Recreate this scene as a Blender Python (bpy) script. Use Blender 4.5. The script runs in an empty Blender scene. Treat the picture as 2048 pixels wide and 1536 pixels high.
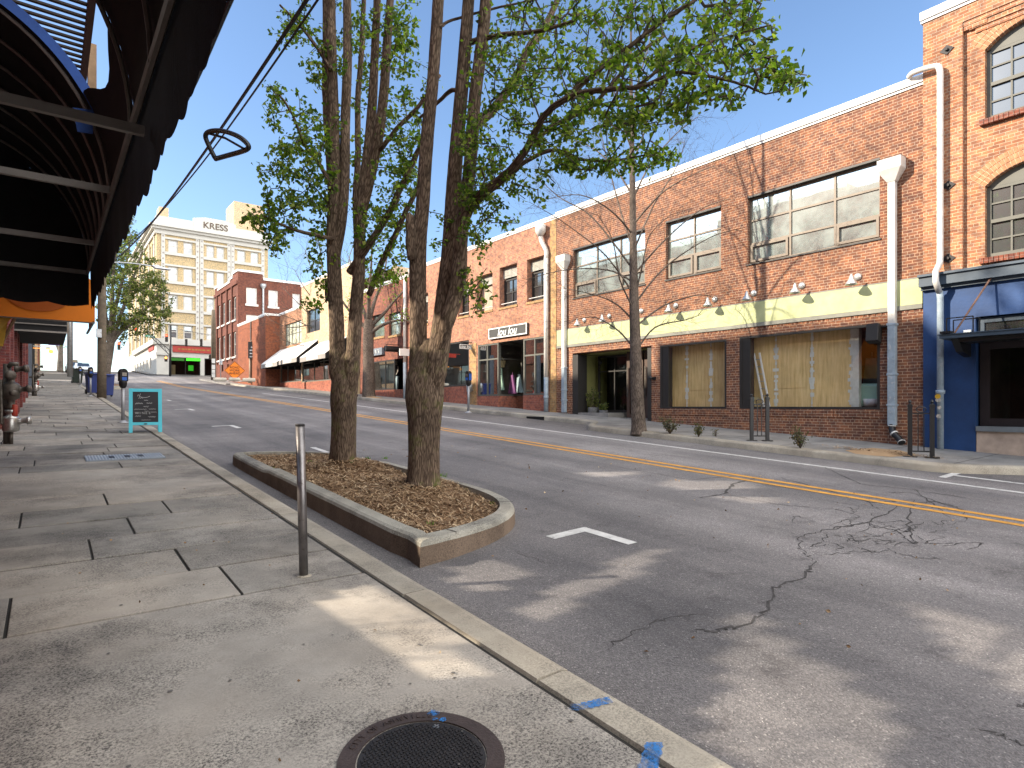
import bpy, bmesh, math, random
import numpy as np
from mathutils import Vector, Matrix
random.seed(11); np.random.seed(11)
rnd = random.random; uni = random.uniform
COL = bpy.context.scene.collection
# ---------- survey of the place: the level camera, metres, +Y up the street, +X across it, z = 0 at eye level
F, CU, HV = 1200.0, 1024.0, 810.0
TH = math.atan(929/1200); SN, CS = math.sin(TH), math.cos(TH)
def ray(u, v):
    a = (u-CU)/F
    return (SN+a*CS, CS-a*SN, (HV-v)/F)
def at(u, v, d):
    r = ray(u, v); return Vector((r[0]*d, r[1]*d, r[2]*d))
def onx(u, v, X=15.0):
    return at(u, v, X/ray(u, v)[0])
def ony(u, v, Y):
    return at(u, v, Y/ray(u, v)[1])
def fy(u, X=15.0): return onx(u, 800, X).y
def fz(u, v, X=15.0): return onx(u, v, X).z
def zb(Y):
    if Y < 55: return -1.5+.0527*Y
    z = -1.5+.0527*55
    if Y < 105: return z+.068*(Y-55)
    z += .068*50
    if Y < 125: return z
    return z-.04*(Y-125)
def rp(X): return -.10+(X-2.17)*.0285          # road surface across the street
def zr(X, Y): return zb(Y)+rp(X)
def sr(X): return .30+(X-11.6)*.0132           # far pavement
def gnd(u, v, rel=0.0):
    r = ray(u, v); d = 5.0
    for _ in range(60):
        rr = rel(r[0]*d) if callable(rel) else rel
        t = r[2]*d-(zb(r[1]*d)+rr)
        d = max(.5, min(400, d+t/max(.012, (.0527*r[1]-r[2]))))
    p = at(u, v, d); return p
# ---------- mesh builder
ORG = {}
class MB:
    def __init__(s): s.v = []; s.f = []; s.uv = {}
    def add(s, vs, fs, uvs=None):
        n = len(s.v); s.v += [tuple(p) for p in vs]
        for i, f in enumerate(fs):
            if uvs: s.uv[len(s.f)] = uvs[i]
            s.f.append(tuple(k+n for k in f))
    def quad(s, *p): s.add(p, [tuple(range(len(p)))])
    def box(s, x0, x1, y0, y1, z0, z1):
        s.add([(x0,y0,z0),(x1,y0,z0),(x1,y1,z0),(x0,y1,z0),(x0,y0,z1),(x1,y0,z1),(x1,y1,z1),(x0,y1,z1)],
              [(3,2,1,0),(4,5,6,7),(0,1,5,4),(1,2,6,5),(2,3,7,6),(3,0,4,7)])
    def boxT(s, T, s0, s1, t0, t1, d0, d1):
        c = [T(a,b,d) for d in (d0,d1) for a,b in ((s0,t0),(s1,t0),(s1,t1),(s0,t1))]
        s.add(c, [(0,1,2,3),(7,6,5,4),(0,4,5,1),(1,5,6,2),(2,6,7,3),(3,7,4,0)])
    def obox(s, c, ex, ey, ez):
        c, ex, ey, ez = map(Vector, (c, ex, ey, ez))
        vs = [c+ex*i+ey*j+ez*k for k in (-1,1) for i,j in ((-1,-1),(1,-1),(1,1),(-1,1))]
        s.add(vs, [(3,2,1,0),(4,5,6,7),(0,1,5,4),(1,2,6,5),(2,3,7,6),(3,0,4,7)])
    def beam(s, a, b, w, h, up=(0,0,1)):
        a, b = Vector(a), Vector(b); d = (b-a)
        l = d.length; d.normalize(); u = Vector(up)
        if abs(d.dot(u)) > .97: u = Vector((1,0,0))
        x = d.cross(u).normalized(); y = x.cross(d)
        s.obox((a+b)/2, d*l/2, x*w/2, y*h/2)
    def prism(s, poly, vec):
        n = len(poly); vec = Vector(vec); p = [Vector(q) for q in poly]
        vs = p+[q+vec for q in p]
        s.add(vs, [tuple(range(n))[::-1], tuple(range(n,2*n))]+[(i,(i+1)%n,(i+1)%n+n,i+n) for i in range(n)])
    def tube(s, pts, r, n=8, cap=True, u0=0.0, wob=None):
        pts = [Vector(p) for p in pts]; m = len(pts)
        if not hasattr(r, '__len__'): r = [r]*m
        t0 = (pts[1]-pts[0]).normalized()
        up = Vector((0,0,1)) if abs(t0.z) < .9 else Vector((1,0,0))
        x = t0.cross(up).normalized(); base = len(s.v); L = 0; us = []
        for i in range(m):
            t = (pts[min(i+1,m-1)]-pts[max(i-1,0)])
            if t.length < 1e-9: t = t0.copy()
            t.normalize(); x = (x-t*x.dot(t)).normalized(); y = t.cross(x)
            if i: L += (pts[i]-pts[i-1]).length
            us.append(L)
            for k in range(n):
                a = 2*math.pi*k/n
                q = r[i]*(wob(a, L) if wob else 1)
                s.v.append(tuple(pts[i]+x*(q*math.cos(a))+y*(q*math.sin(a))))
        for i in range(m-1):
            for k in range(n):
                j = (k+1)%n
                c = 2*math.pi*max(r[0], r[i])
                s.uv[len(s.f)] = [(u0+c*k/n,us[i]),(u0+c*(k+1)/n,us[i]),(u0+c*(k+1)/n,us[i+1]),(u0+c*k/n,us[i+1])]
                s.f.append((base+i*n+k, base+i*n+j, base+(i+1)*n+j, base+(i+1)*n+k))
        if cap:
            s.f.append(tuple(base+k for k in range(n))[::-1]); s.f.append(tuple(base+(m-1)*n+k for k in range(n)))
    def lathe(s, c, prof, n=16, axis=(0,0,1)):
        c = Vector(c); az = Vector(axis).normalized()
        ax = az.orthogonal().normalized(); ay = az.cross(ax); b = len(s.v); m = len(prof)
        for r, z in prof:
            for k in range(n):
                a = 2*math.pi*k/n
                s.v.append(tuple(c+az*z+ax*(r*math.cos(a))+ay*(r*math.sin(a))))
        for i in range(m-1):
            for k in range(n):
                j = (k+1)%n; s.f.append((b+i*n+k, b+i*n+j, b+(i+1)*n+j, b+(i+1)*n+k))
        s.f.append(tuple(b+k for k in range(n))[::-1]); s.f.append(tuple(b+(m-1)*n+k for k in range(n)))
    def ball(s, c, r, n=10, sc=(1,1,1)):
        c = Vector(c); m = n//2+1; b = len(s.v)
        for i in range(m+1):
            t = math.pi*i/m
            for k in range(n):
                a = 2*math.pi*k/n
                s.v.append((c.x+r*sc[0]*math.sin(t)*math.cos(a), c.y+r*sc[1]*math.sin(t)*math.sin(a), c.z-r*sc[2]*math.cos(t)))
        for i in range(m):
            for k in range(n):
                j = (k+1)%n; s.f.append((b+i*n+k, b+i*n+j, b+(i+1)*n+j, b+(i+1)*n+k))
    def build(s, name, mat, parent=None, loc=None, smooth=False, bevel=0):
        o0 = Vector(loc) if loc is not None else (ORG[parent] if parent is not None else Vector((0,0,0)))
        me = bpy.data.meshes.new(name)
        me.from_pydata([(p[0]-o0.x, p[1]-o0.y, p[2]-o0.z) for p in s.v], [], s.f)
        me.update()
        uvl = me.uv_layers.new(name='UVMap'); data = uvl.data; V = s.v
        for p in me.polygons:
            e = s.uv.get(p.index)
            if e:
                for li, c in zip(p.loop_indices, e): data[li].uv = c
                continue
            n = p.normal; ax, ay, az = abs(n.x), abs(n.y), abs(n.z)
            for li in p.loop_indices:
                q = V[me.loops[li].vertex_index]
                data[li].uv = (q[1], q[2]) if ax >= ay and ax >= az else ((q[0], q[2]) if ay >= az else (q[0], q[1]))
        if smooth:
            for p in me.polygons: p.use_smooth = True
        if mat: me.materials.append(mat)
        o = bpy.data.objects.new(name, me); COL.objects.link(o)
        if parent is not None: o.parent = parent
        elif loc is not None: o.location = loc
        ORG[o] = o0
        if bevel:
            b = o.modifiers.new('bevel', 'BEVEL'); b.width = bevel; b.segments = 2; b.limit_method = 'ANGLE'
        return o
def tag(o, label=None, cat=None, group=None, kind=None):
    if label: o['label'] = label
    if cat: o['category'] = cat
    if group: o['group'] = group
    if kind: o['kind'] = kind
    return o
def thing(name, label, cat, loc=(0,0,0), group=None):
    o = bpy.data.objects.new(name, None); COL.objects.link(o); o.location = loc; o.empty_display_size = .2
    ORG[o] = Vector(loc); return tag(o, label, cat, group)
def local(name, label, cat, group=None):
    return thing(name, label, cat, (0,0,0), group)
def kids(o): return [c for c in bpy.data.objects if c.parent == o]
def dup(o, loc, rz, label, parent=None):
    c = o.copy(); COL.objects.link(c); ORG[c] = Vector(loc) if parent is None else ORG[parent]
    if parent is None:
        c.location = loc; c.rotation_euler = (0,0,rz); c['label'] = label
    else: c.parent = parent
    for k in kids(o): dup(k, (0,0,0), 0, None, c)
    return c
def put(o, loc, rz=0.0):
    o.location = loc; o.rotation_euler = (0,0,rz); return o
def TX(X): return lambda s, t, d: (X+d, s, t)       # wall facing the street from the far side
def TL(X): return lambda s, t, d: (X-d, s, t)       # wall facing the street from the near side
def TY(Y): return lambda s, t, d: (s, Y+d, t)       # wall facing down the street
def wall(mb, T, s0, s1, t0, t1, holes, dep=.15):
    ss = sorted({s0, s1}|{min(max(h[k], s0), s1) for h in holes for k in (0,1)}); ts = sorted({t0, t1}|{min(max(h[k], t0), t1) for h in holes for k in (2,3)})
    for i in range(len(ss)-1):
        for j in range(len(ts)-1):
            a, b, c, d = ss[i], ss[i+1], ts[j], ts[j+1]
            m, n = (a+b)/2, (c+d)/2
            if any(h[0] < m < h[1] and h[2] < n < h[3] for h in holes): continue
            mb.quad(T(a,c,0), T(b,c,0), T(b,d,0), T(a,d,0))
    for h in holes:
        a, b, c, d = h[:4]; e = h[4] if len(h) > 4 else dep
        mb.quad(T(a,c,0), T(a,d,0), T(a,d,e), T(a,c,e)); mb.quad(T(b,c,0), T(b,c,e), T(b,d,e), T(b,d,0))
        mb.quad(T(a,c,0), T(a,c,e), T(b,c,e), T(b,c,0)); mb.quad(T(a,d,0), T(b,d,0), T(b,d,e), T(a,d,e))
def window(par, T, s0, s1, t0, t1, cols=(), rows=(), back=.10, fw=.06, mw=.04, mf=None, mg=None, name='window', label=None):
    mb = MB(); d0, d1 = back, back+.07
    mb.boxT(T, s0, s0+fw, t0, t1, d0, d1); mb.boxT(T, s1-fw, s1, t0, t1, d0, d1)
    mb.boxT(T, s0+fw, s1-fw, t0, t0+fw, d0+.002, d1-.002); mb.boxT(T, s0+fw, s1-fw, t1-fw, t1, d0+.002, d1-.002)
    xs = [s0+(s1-s0)*c for c in cols]; zs = [t0+(t1-t0)*c for c in rows]
    for x in xs: mb.boxT(T, x-mw/2, x+mw/2, t0+fw, t1-fw, d0+.006, d1-.006)
    for z in zs:
        e = [s0+fw]+[q for x in sorted(xs) for q in (x-mw/2, x+mw/2)]+[s1-fw]
        for k in range(0, len(e), 2): mb.boxT(T, e[k], e[k+1], z-mw/2, z+mw/2, d0+.010, d1-.010)
    o = mb.build(name, mf, par)
    if label: o['label'] = label
    if mg:
        g = MB(); q = back+.04
        g.quad(T(s0+fw*.5,t0+fw*.5,q), T(s1-fw*.5,t0+fw*.5,q), T(s1-fw*.5,t1-fw*.5,q), T(s0+fw*.5,t1-fw*.5,q))
        g.build('pane', mg, o)
    return o
def text(name, body, size, mat, par, M4, ext=.006, bold=0.0, align='CENTER', loc=None, shear=0.0):
    cu = bpy.data.curves.new(name, 'FONT'); cu.body = body; cu.size = size; cu.extrude = ext; cu.align_x = align; cu.align_y = 'CENTER'; cu.offset = bold; cu.shear = shear
    t = bpy.data.objects.new('txt', cu); COL.objects.link(t)
    dg = bpy.context.evaluated_depsgraph_get(); me = bpy.data.meshes.new_from_object(t.evaluated_get(dg))
    bpy.data.objects.remove(t)
    o0 = ORG[par] if par is not None else Vector(loc)
    me.transform(Matrix.Translation(-o0) @ M4); me.name = name
    me.materials.clear(); me.materials.append(mat)
    o = bpy.data.objects.new(name, me); COL.objects.link(o)
    if par is not None: o.parent = par
    else: o.location = loc
    ORG[o] = o0; return o
def frame_mat(p, x, y):
    x, y = Vector(x).normalized(), Vector(y).normalized(); z = x.cross(y); m = Matrix.Identity(4)
    for i in range(3): m[i][0], m[i][1], m[i][2], m[i][3] = x[i], y[i], z[i], p[i]
    return m
def FX(p): return frame_mat(p, (0,-1,0), (0,0,1))
def FY(p): return frame_mat(p, (1,0,0), (0,0,1))
def smooth_path(pts, k=4):
    P = [Vector(p) for p in pts]; out = []
    for i in range(len(P)-1):
        a, b, c, d = P[max(i-1,0)], P[i], P[i+1], P[min(i+2,len(P)-1)]
        for j in range(k):
            t = j/k; out.append(.5*((2*b)+(c-a)*t+(2*a-5*b+4*c-d)*t*t+(3*b-a-3*c+d)*t**3))
    out.append(P[-1]); return out
# ---------- materials
def nodes(name):
    m = bpy.data.materials.new(name); m.use_nodes = True; nt = m.node_tree
    return m, nt, nt.nodes, nt.links, nt.nodes['Principled BSDF']
def ramp(N, stops):
    r = N.new('ShaderNodeValToRGB'); e = r.color_ramp.elements
    while len(e) < len(stops): e.new(.5)
    for q, (p, c) in zip(e, stops): q.position = p; q.color = (*c, 1) if len(c) == 3 else c
    return r
def noise(N, L, co, scale, detail=4, rough=.6, dim=None):
    n = N.new('ShaderNodeTexNoise'); n.inputs['Scale'].default_value = scale; n.inputs['Detail'].default_value = detail; n.inputs['Roughness'].default_value = rough
    L.new(co, n.inputs['Vector']); return n
def mixc(N, L, a, b, fac, mode='MULTIPLY'):
    m = N.new('ShaderNodeMix'); m.data_type = 'RGBA'; m.blend_type = mode
    for s, val in ((6, a), (7, b)):
        if hasattr(val, 'is_output'): L.new(val, m.inputs[s])
        else: m.inputs[s].default_value = (*val, 1)
    if hasattr(fac, 'is_output'): L.new(fac, m.inputs[0])
    else: m.inputs[0].default_value = fac
    return m.outputs[2]
def sc(c, k): return tuple(min(1, x*k) for x in c)
MATS = {}
def M(name, col, rough=.7, metal=0.0, var=.18, scale=3.0, bump=.15, bscale=60, spec=.4, rust=None, dist=.01):
    if name in MATS: return MATS[name]
    m, nt, N, L, P = nodes(name)
    tc = N.new('ShaderNodeTexCoord').outputs['Object']
    n = noise(N, L, tc, scale, 6); r = ramp(N, [(.3, sc(col, 1-var)), (.7, sc(col, 1+var))]); L.new(n.outputs['Fac'], r.inputs['Fac'])
    out = r.outputs['Color']
    if rust:
        n3 = noise(N, L, tc, scale*2.3, 8, .7); r3 = ramp(N, [(.56, (0,0,0)), (.66, (1,1,1))]); L.new(n3.outputs['Fac'], r3.inputs['Fac'])
        out = mixc(N, L, out, rust, r3.outputs['Color'], 'MIX')
    L.new(out, P.inputs['Base Color'])
    P.inputs['Roughness'].default_value = rough; P.inputs['Metallic'].default_value = metal; P.inputs['Specular IOR Level'].default_value = spec
    if bump:
        n2 = noise(N, L, tc, bscale, 5); b = N.new('ShaderNodeBump'); b.inputs['Strength'].default_value = bump; b.inputs['Distance'].default_value = dist
        L.new(n2.outputs['Fac'], b.inputs['Height']); L.new(b.outputs['Normal'], P.inputs['Normal'])
    MATS[name] = m; return m
def brick(name, c1, c2, mortar, bw=.19, rh=.0677, ms=.007, header=True, var=.25, stain=(.9,.9,.9)):
    m, nt, N, L, P = nodes(name)
    uv = N.new('ShaderNodeTexCoord').outputs['UV']
    dn = noise(N, L, uv, 7, 2); ad = N.new('ShaderNodeVectorMath'); ad.operation = 'MULTIPLY_ADD'
    L.new(dn.outputs['Color'], ad.inputs[0]); ad.inputs[1].default_value = (.006,.006,0); L.new(uv, ad.inputs[2])
    b = N.new('ShaderNodeTexBrick'); L.new(ad.outputs[0], b.inputs['Vector'])
    b.inputs['Scale'].default_value = 1; b.inputs['Brick Width'].default_value = bw; b.inputs['Row Height'].default_value = rh
    b.inputs['Mortar Size'].default_value = ms; b.inputs['Mortar Smooth'].default_value = .25; b.inputs['Bias'].default_value = 0
    b.inputs['Color1'].default_value = (*c1,1); b.inputs['Color2'].default_value = (*c2,1); b.inputs['Mortar'].default_value = (*mortar,1)
    b.offset = .5
    if header: b.squash = .5; b.squash_frequency = 6
    n = noise(N, L, uv, .8, 6, .65); r = ramp(N, [(.3, (1-var,)*3), (.7, (1+var,)*3)]); L.new(n.outputs['Fac'], r.inputs['Fac'])
    col = mixc(N, L, b.outputs['Color'], r.outputs['Color'], 1.0)
    n4 = noise(N, L, uv, 45, 4, .7); r4 = ramp(N, [(.25, (.72,)*3), (.75, (1.22,)*3)]); L.new(n4.outputs['Fac'], r4.inputs['Fac'])
    col = mixc(N, L, col, r4.outputs['Color'], 1.0)
    nq = noise(N, L, uv, 6.5, 1, .5); rq = ramp(N, [(.36, (.74,.76,.82)), (.5, (1,1,1)), (.64, (1.22,1.12,1.0))]); L.new(nq.outputs['Fac'], rq.inputs['Fac']); col = mixc(N, L, col, rq.outputs['Color'], 1.0)
    ne = noise(N, L, uv, .55, 7, .75); re_ = ramp(N, [(.62, (0,0,0)), (.72, (.45,.45,.45))]); L.new(ne.outputs['Fac'], re_.inputs['Fac']); col = mixc(N, L, col, sc(mortar,1.05), re_.outputs['Color'], 'MIX')
    n3 = noise(N, L, uv, .35, 8, .7); r3 = ramp(N, [(.58, (0,0,0)), (.75, (1,1,1))]); L.new(n3.outputs['Fac'], r3.inputs['Fac'])
    col = mixc(N, L, col, stain, r3.outputs['Color'])
    L.new(col, P.inputs['Base Color']); P.inputs['Roughness'].default_value = .88; P.inputs['Specular IOR Level'].default_value = .25
    bp = N.new('ShaderNodeBump'); bp.inputs['Strength'].default_value = .6; bp.inputs['Distance'].default_value = .012; bp.invert = True
    h = N.new('ShaderNodeMath'); h.operation = 'MULTIPLY_ADD'; L.new(n4.outputs['Fac'], h.inputs[0]); h.inputs[1].default_value = -.35; L.new(b.outputs['Fac'], h.inputs[2])
    L.new(h.outputs[0], bp.inputs['Height']); L.new(bp.outputs['Normal'], P.inputs['Normal'])
    MATS[name] = m; return m
def glass(name, fac=.10, tint=(1,1,1)):
    m, nt, N, L, P = nodes(name); N.remove(P); o = N['Material Output']
    t = N.new('ShaderNodeBsdfTransparent'); t.inputs[0].default_value = (*tint,1)
    g = N.new('ShaderNodeBsdfGlossy'); g.inputs['Roughness'].default_value = .015; g.inputs[0].default_value = (.62,.64,.64,1)
    lw = N.new('ShaderNodeFresnel'); lw.inputs['IOR'].default_value = 1.32
    ad = N.new('ShaderNodeMath'); ad.operation = 'ADD'; ad.use_clamp = True; ad.inputs[1].default_value = fac; L.new(lw.outputs[0], ad.inputs[0])
    mx = N.new('ShaderNodeMixShader'); L.new(ad.outputs[0], mx.inputs[0]); L.new(t.outputs[0], mx.inputs[1]); L.new(g.outputs[0], mx.inputs[2]); L.new(mx.outputs[0], o.inputs[0])
    MATS[name] = m; return m
def mirror_glass(name, base, fac=.5):
    m, nt, N, L, P = nodes(name); o = N['Material Output']
    tc = N.new('ShaderNodeTexCoord').outputs['Object']
    n = noise(N, L, tc, 1.7, 3); r = ramp(N, [(.35, sc(base,.6)), (.65, sc(base,1.4))]); L.new(n.outputs['Fac'], r.inputs['Fac']); L.new(r.outputs['Color'], P.inputs['Base Color'])
    P.inputs['Roughness'].default_value = .3
    g = N.new('ShaderNodeBsdfGlossy'); g.inputs['Roughness'].default_value = .02; g.inputs[0].default_value = (.86,.97,.97,1)
    nb = noise(N, L, tc, .9, 2); bp = N.new('ShaderNodeBump'); bp.inputs['Strength'].default_value = .04; bp.inputs['Distance'].default_value = .05; L.new(nb.outputs['Fac'], bp.inputs['Height']); L.new(bp.outputs['Normal'], g.inputs['Normal'])
    mx = N.new('ShaderNodeMixShader'); mx.inputs[0].default_value = fac; L.new(P.outputs[0], mx.inputs[1]); L.new(g.outputs[0], mx.inputs[2]); L.new(mx.outputs[0], o.inputs[0])
    MATS[name] = m; return m
def glow(name, col, s):
    m, nt, N, L, P = nodes(name); P.inputs['Base Color'].default_value = (*sc(col,.5),1)
    P.inputs['Emission Color'].default_value = (*col,1); P.inputs['Emission Strength'].default_value = s; MATS[name] = m; return m
def island(name, stops, rough=.8, trans=0.0, spec=.3):
    m, nt, N, L, P = nodes(name)
    g = N.new('ShaderNodeNewGeometry'); r = ramp(N, stops); L.new(g.outputs['Random Per Island'], r.inputs['Fac'])
    L.new(r.outputs['Color'], P.inputs['Base Color']); P.inputs['Roughness'].default_value = rough; P.inputs['Specular IOR Level'].default_value = spec
    if trans:
        t = N.new('ShaderNodeBsdfTranslucent'); L.new(mixc(N, L, r.outputs['Color'], (1.5,1.9,.6), 1.0), t.inputs[0])
        mx = N.new('ShaderNodeMixShader'); mx.inputs[0].default_value = trans; L.new(P.outputs[0], mx.inputs[1]); L.new(t.outputs[0], mx.inputs[2]); L.new(mx.outputs[0], N['Material Output'].inputs[0])
    MATS[name] = m; return m
def asphalt():
    m, nt, N, L, P = nodes('asphalt'); tc = N.new('ShaderNodeTexCoord').outputs['Object']
    vo = N.new('ShaderNodeTexVoronoi'); vo.inputs['Scale'].default_value = 125; L.new(tc, vo.inputs['Vector'])
    r = ramp(N, [(0, (.092,.091,.092)), (.5, (.158,.155,.154)), (.86, (.222,.218,.214)), (.97, (.42,.41,.39))]); L.new(vo.outputs['Color'], r.inputs['Fac'])
    n1 = noise(N, L, tc, .35, 8, .65); r1 = ramp(N, [(.28, (.62,.62,.65)), (.72, (1.38,1.34,1.34))]); L.new(n1.outputs['Fac'], r1.inputs['Fac'])
    c = mixc(N, L, r.outputs['Color'], r1.outputs['Color'], 1.0)
    mp = N.new('ShaderNodeMapping'); mp.inputs['Scale'].default_value = (1.1,.06,1); L.new(tc, mp.inputs['Vector'])
    n2 = noise(N, L, mp.outputs[0], 1.4, 5); r2 = ramp(N, [(.3, (.70,.70,.72)), (.7, (1.25,1.23,1.21))]); L.new(n2.outputs['Fac'], r2.inputs['Fac'])
    c = mixc(N, L, c, r2.outputs['Color'], 1.0)
    n5 = noise(N, L, tc, 2.6, 8, .75); r5 = ramp(N, [(.57, (1,1,1)), (.70, (.50,.49,.50))]); L.new(n5.outputs['Fac'], r5.inputs['Fac'])
    c = mixc(N, L, c, r5.outputs['Color'], .8)
    sx = N.new('ShaderNodeSeparateXYZ'); L.new(tc, sx.inputs[0]); mr = N.new('ShaderNodeMapRange'); mr.inputs[1].default_value = 2.0; mr.inputs[2].default_value = 13.0; L.new(sx.outputs['X'], mr.inputs[0])
    rl = ramp(N, [(0,(.72,.70,.68)), (.05,(.95,.95,.95)), (.28,(.93,)*3), (.34,(1.16,)*3), (.40,(.95,)*3), (.46,(1.14,)*3), (.53,(.96,)*3), (.66,(1.13,)*3), (.72,(.95,)*3), (.78,(1.12,)*3), (.86,(.98,)*3), (.98,(.75,.73,.70))]); L.new(mr.outputs[0], rl.inputs['Fac']); c = mixc(N, L, c, rl.outputs['Color'], 1.0)
    no = noise(N, L, tc, 1.15, 5, .6); ro = ramp(N, [(.66,(1,1,1)), (.78,(.42,.41,.41))]); L.new(no.outputs['Fac'], ro.inputs['Fac']); c = mixc(N, L, c, ro.outputs['Color'], .8)
    L.new(c, P.inputs['Base Color']); P.inputs['Roughness'].default_value = .82; P.inputs['Specular IOR Level'].default_value = .35
    b = N.new('ShaderNodeBump'); b.inputs['Strength'].default_value = .7; b.inputs['Distance'].default_value = .006; L.new(vo.outputs['Distance'], b.inputs['Height']); L.new(b.outputs['Normal'], P.inputs['Normal'])
    return m
def concrete(name, col, isl=.0, speck=.5, stain=.5, warm=(1.06,1.0,.93)):
    m, nt, N, L, P = nodes(name); tc = N.new('ShaderNodeTexCoord').outputs['Object']
    n = noise(N, L, tc, 1.3, 8, .65); r = ramp(N, [(.3, sc(col,.70)), (.7, sc(col,1.28))]); L.new(n.outputs['Fac'], r.inputs['Fac']); c = r.outputs['Color']
    if isl:
        g = N.new('ShaderNodeNewGeometry'); ri = ramp(N, [(0, (1-isl,1-isl*.97,1-isl*.94)), (.5,(1,1,1)), (1, (1+isl*.9,1+isl*.75,1+isl*.58))]); L.new(g.outputs['Random Per Island'], ri.inputs['Fac']); c = mixc(N, L, c, ri.outputs['Color'], 1.0)
    n2 = noise(N, L, tc, 85, 3, .8); r2 = ramp(N, [(.38, (.22,.22,.23)), (.5, (1,1,1)), (.64, (1.5,1.5,1.46))]); L.new(n2.outputs['Fac'], r2.inputs['Fac'])
    # worn patches where the aggregate shows: speckle strength follows a broad noise
    n3 = noise(N, L, tc, 1.1, 6, .7); r3 = ramp(N, [(.42, (.12,)*3), (.58, (1,1,1))]); L.new(n3.outputs['Fac'], r3.inputs['Fac'])
    sp = N.new('ShaderNodeMath'); sp.operation = 'MULTIPLY'; L.new(r3.outputs['Color'], sp.inputs[0]); sp.inputs[1].default_value = speck
    c = mixc(N, L, c, r2.outputs['Color'], sp.outputs[0])
    n4 = noise(N, L, tc, .55, 9, .72); r4 = ramp(N, [(.47, (1,1,1)), (.62, (.42,.42,.44))]); L.new(n4.outputs['Fac'], r4.inputs['Fac'])
    c = mixc(N, L, c, r4.outputs['Color'], stain)
    n6 = noise(N, L, tc, .8, 4); r6 = ramp(N, [(.40, (1,1,1)), (.7, warm)]); L.new(n6.outputs['Fac'], r6.inputs['Fac']); c = mixc(N, L, c, r6.outputs['Color'], .7)
    L.new(c, P.inputs['Base Color']); P.inputs['Roughness'].default_value = .85; P.inputs['Specular IOR Level'].default_value = .3
    b = N.new('ShaderNodeBump'); b.inputs['Strength'].default_value = .45; b.inputs['Distance'].default_value = .004; L.new(n2.outputs['Fac'], b.inputs['Height']); L.new(b.outputs['Normal'], P.inputs['Normal'])
    MATS[name] = m; return m
def bark(name, c1, c2, moss=None):
    m, nt, N, L, P = nodes(name); uv = N.new('ShaderNodeTexCoord').outputs['UV']
    mp = N.new('ShaderNodeMapping'); mp.inputs['Scale'].default_value = (1,.22,1); L.new(uv, mp.inputs['Vector'])
    n0 = noise(N, L, mp.outputs[0], 9, 3); ad = N.new('ShaderNodeVectorMath'); ad.operation = 'MULTIPLY_ADD'; L.new(n0.outputs['Color'], ad.inputs[0]); ad.inputs[1].default_value = (.07,.07,0); L.new(mp.outputs[0], ad.inputs[2])
    vo = N.new('ShaderNodeTexVoronoi'); vo.feature = 'DISTANCE_TO_EDGE'; vo.inputs['Scale'].default_value = 34; L.new(ad.outputs[0], vo.inputs['Vector'])
    n1 = noise(N, L, mp.outputs[0], 60, 6, .7)
    h = N.new('ShaderNodeMath'); h.operation = 'MULTIPLY_ADD'; L.new(n1.outputs['Fac'], h.inputs[0]); h.inputs[1].default_value = .35; L.new(vo.outputs['Distance'], h.inputs[2])
    r = ramp(N, [(.10, sc(c1,.45)), (.22, c1), (.42, c2)]); L.new(h.outputs[0], r.inputs['Fac']); c = r.outputs['Color']
    tc = N.new('ShaderNodeTexCoord').outputs['Object']
    n5 = noise(N, L, tc, 1.6, 5); r5 = ramp(N, [(.3, (.65,)*3), (.7, (1.35,)*3)]); L.new(n5.outputs['Fac'], r5.inputs['Fac']); c = mixc(N, L, c, r5.outputs['Color'], 1.0)
    if moss:
        n3 = noise(N, L, tc, 3.2, 8, .75); r3 = ramp(N, [(.52, (0,0,0)), (.66, (1,1,1))]); L.new(n3.outputs['Fac'], r3.inputs['Fac'])
        sp = N.new('ShaderNodeSeparateXYZ'); L.new(tc, sp.inputs[0]); mr = N.new('ShaderNodeMapRange'); mr.inputs[1].default_value = 2.3; mr.inputs[2].default_value = .9; L.new(sp.outputs['Z'], mr.inputs[0])
        mu = N.new('ShaderNodeMath'); mu.operation = 'MULTIPLY'; L.new(mr.outputs[0], mu.inputs[0]); L.new(r3.outputs['Color'], mu.inputs[1])
        c = mixc(N, L, c, moss, mu.outputs[0], 'MIX')
    L.new(c, P.inputs['Base Color']); P.inputs['Roughness'].default_value = .9; P.inputs['Specular IOR Level'].default_value = .2
    b = N.new('ShaderNodeBump'); b.inputs['Strength'].default_value = .9; b.inputs['Distance'].default_value = .02; L.new(h.outputs[0], b.inputs['Height']); L.new(b.outputs['Normal'], P.inputs['Normal'])
    MATS[name] = m; return m
def spray(name, col, thr=.5):
    m, nt, N, L, P = nodes(name); tc = N.new('ShaderNodeTexCoord').outputs['Object']
    n = noise(N, L, tc, 55, 6, .8); n2 = noise(N, L, tc, 9, 3); a = N.new('ShaderNodeMath'); a.operation = 'MULTIPLY_ADD'; L.new(n2.outputs['Fac'], a.inputs[0]); a.inputs[1].default_value = 1.0; L.new(n.outputs['Fac'], a.inputs[2])
    r = ramp(N, [(thr*.9+.30, (0,0,0)), (thr*.9+.62, (1,1,1))]); h = N.new('ShaderNodeMath'); h.operation = 'MULTIPLY'; h.inputs[1].default_value = .78; L.new(a.outputs[0], h.inputs[0]); L.new(h.outputs[0], r.inputs['Fac'])
    P.inputs['Base Color'].default_value = (*col,1); P.inputs['Roughness'].default_value = .8
    t = N.new('ShaderNodeBsdfTransparent'); mx = N.new('ShaderNodeMixShader'); L.new(r.outputs['Color'], mx.inputs[0]); L.new(t.outputs[0], mx.inputs[1]); L.new(P.outputs[0], mx.inputs[2]); L.new(mx.outputs[0], N['Material Output'].inputs[0])
    MATS[name] = m; return m
m_asphalt = asphalt()
m_conc = concrete('pavement_concrete', (.30,.28,.25), 0, 1.0, .95)
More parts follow.
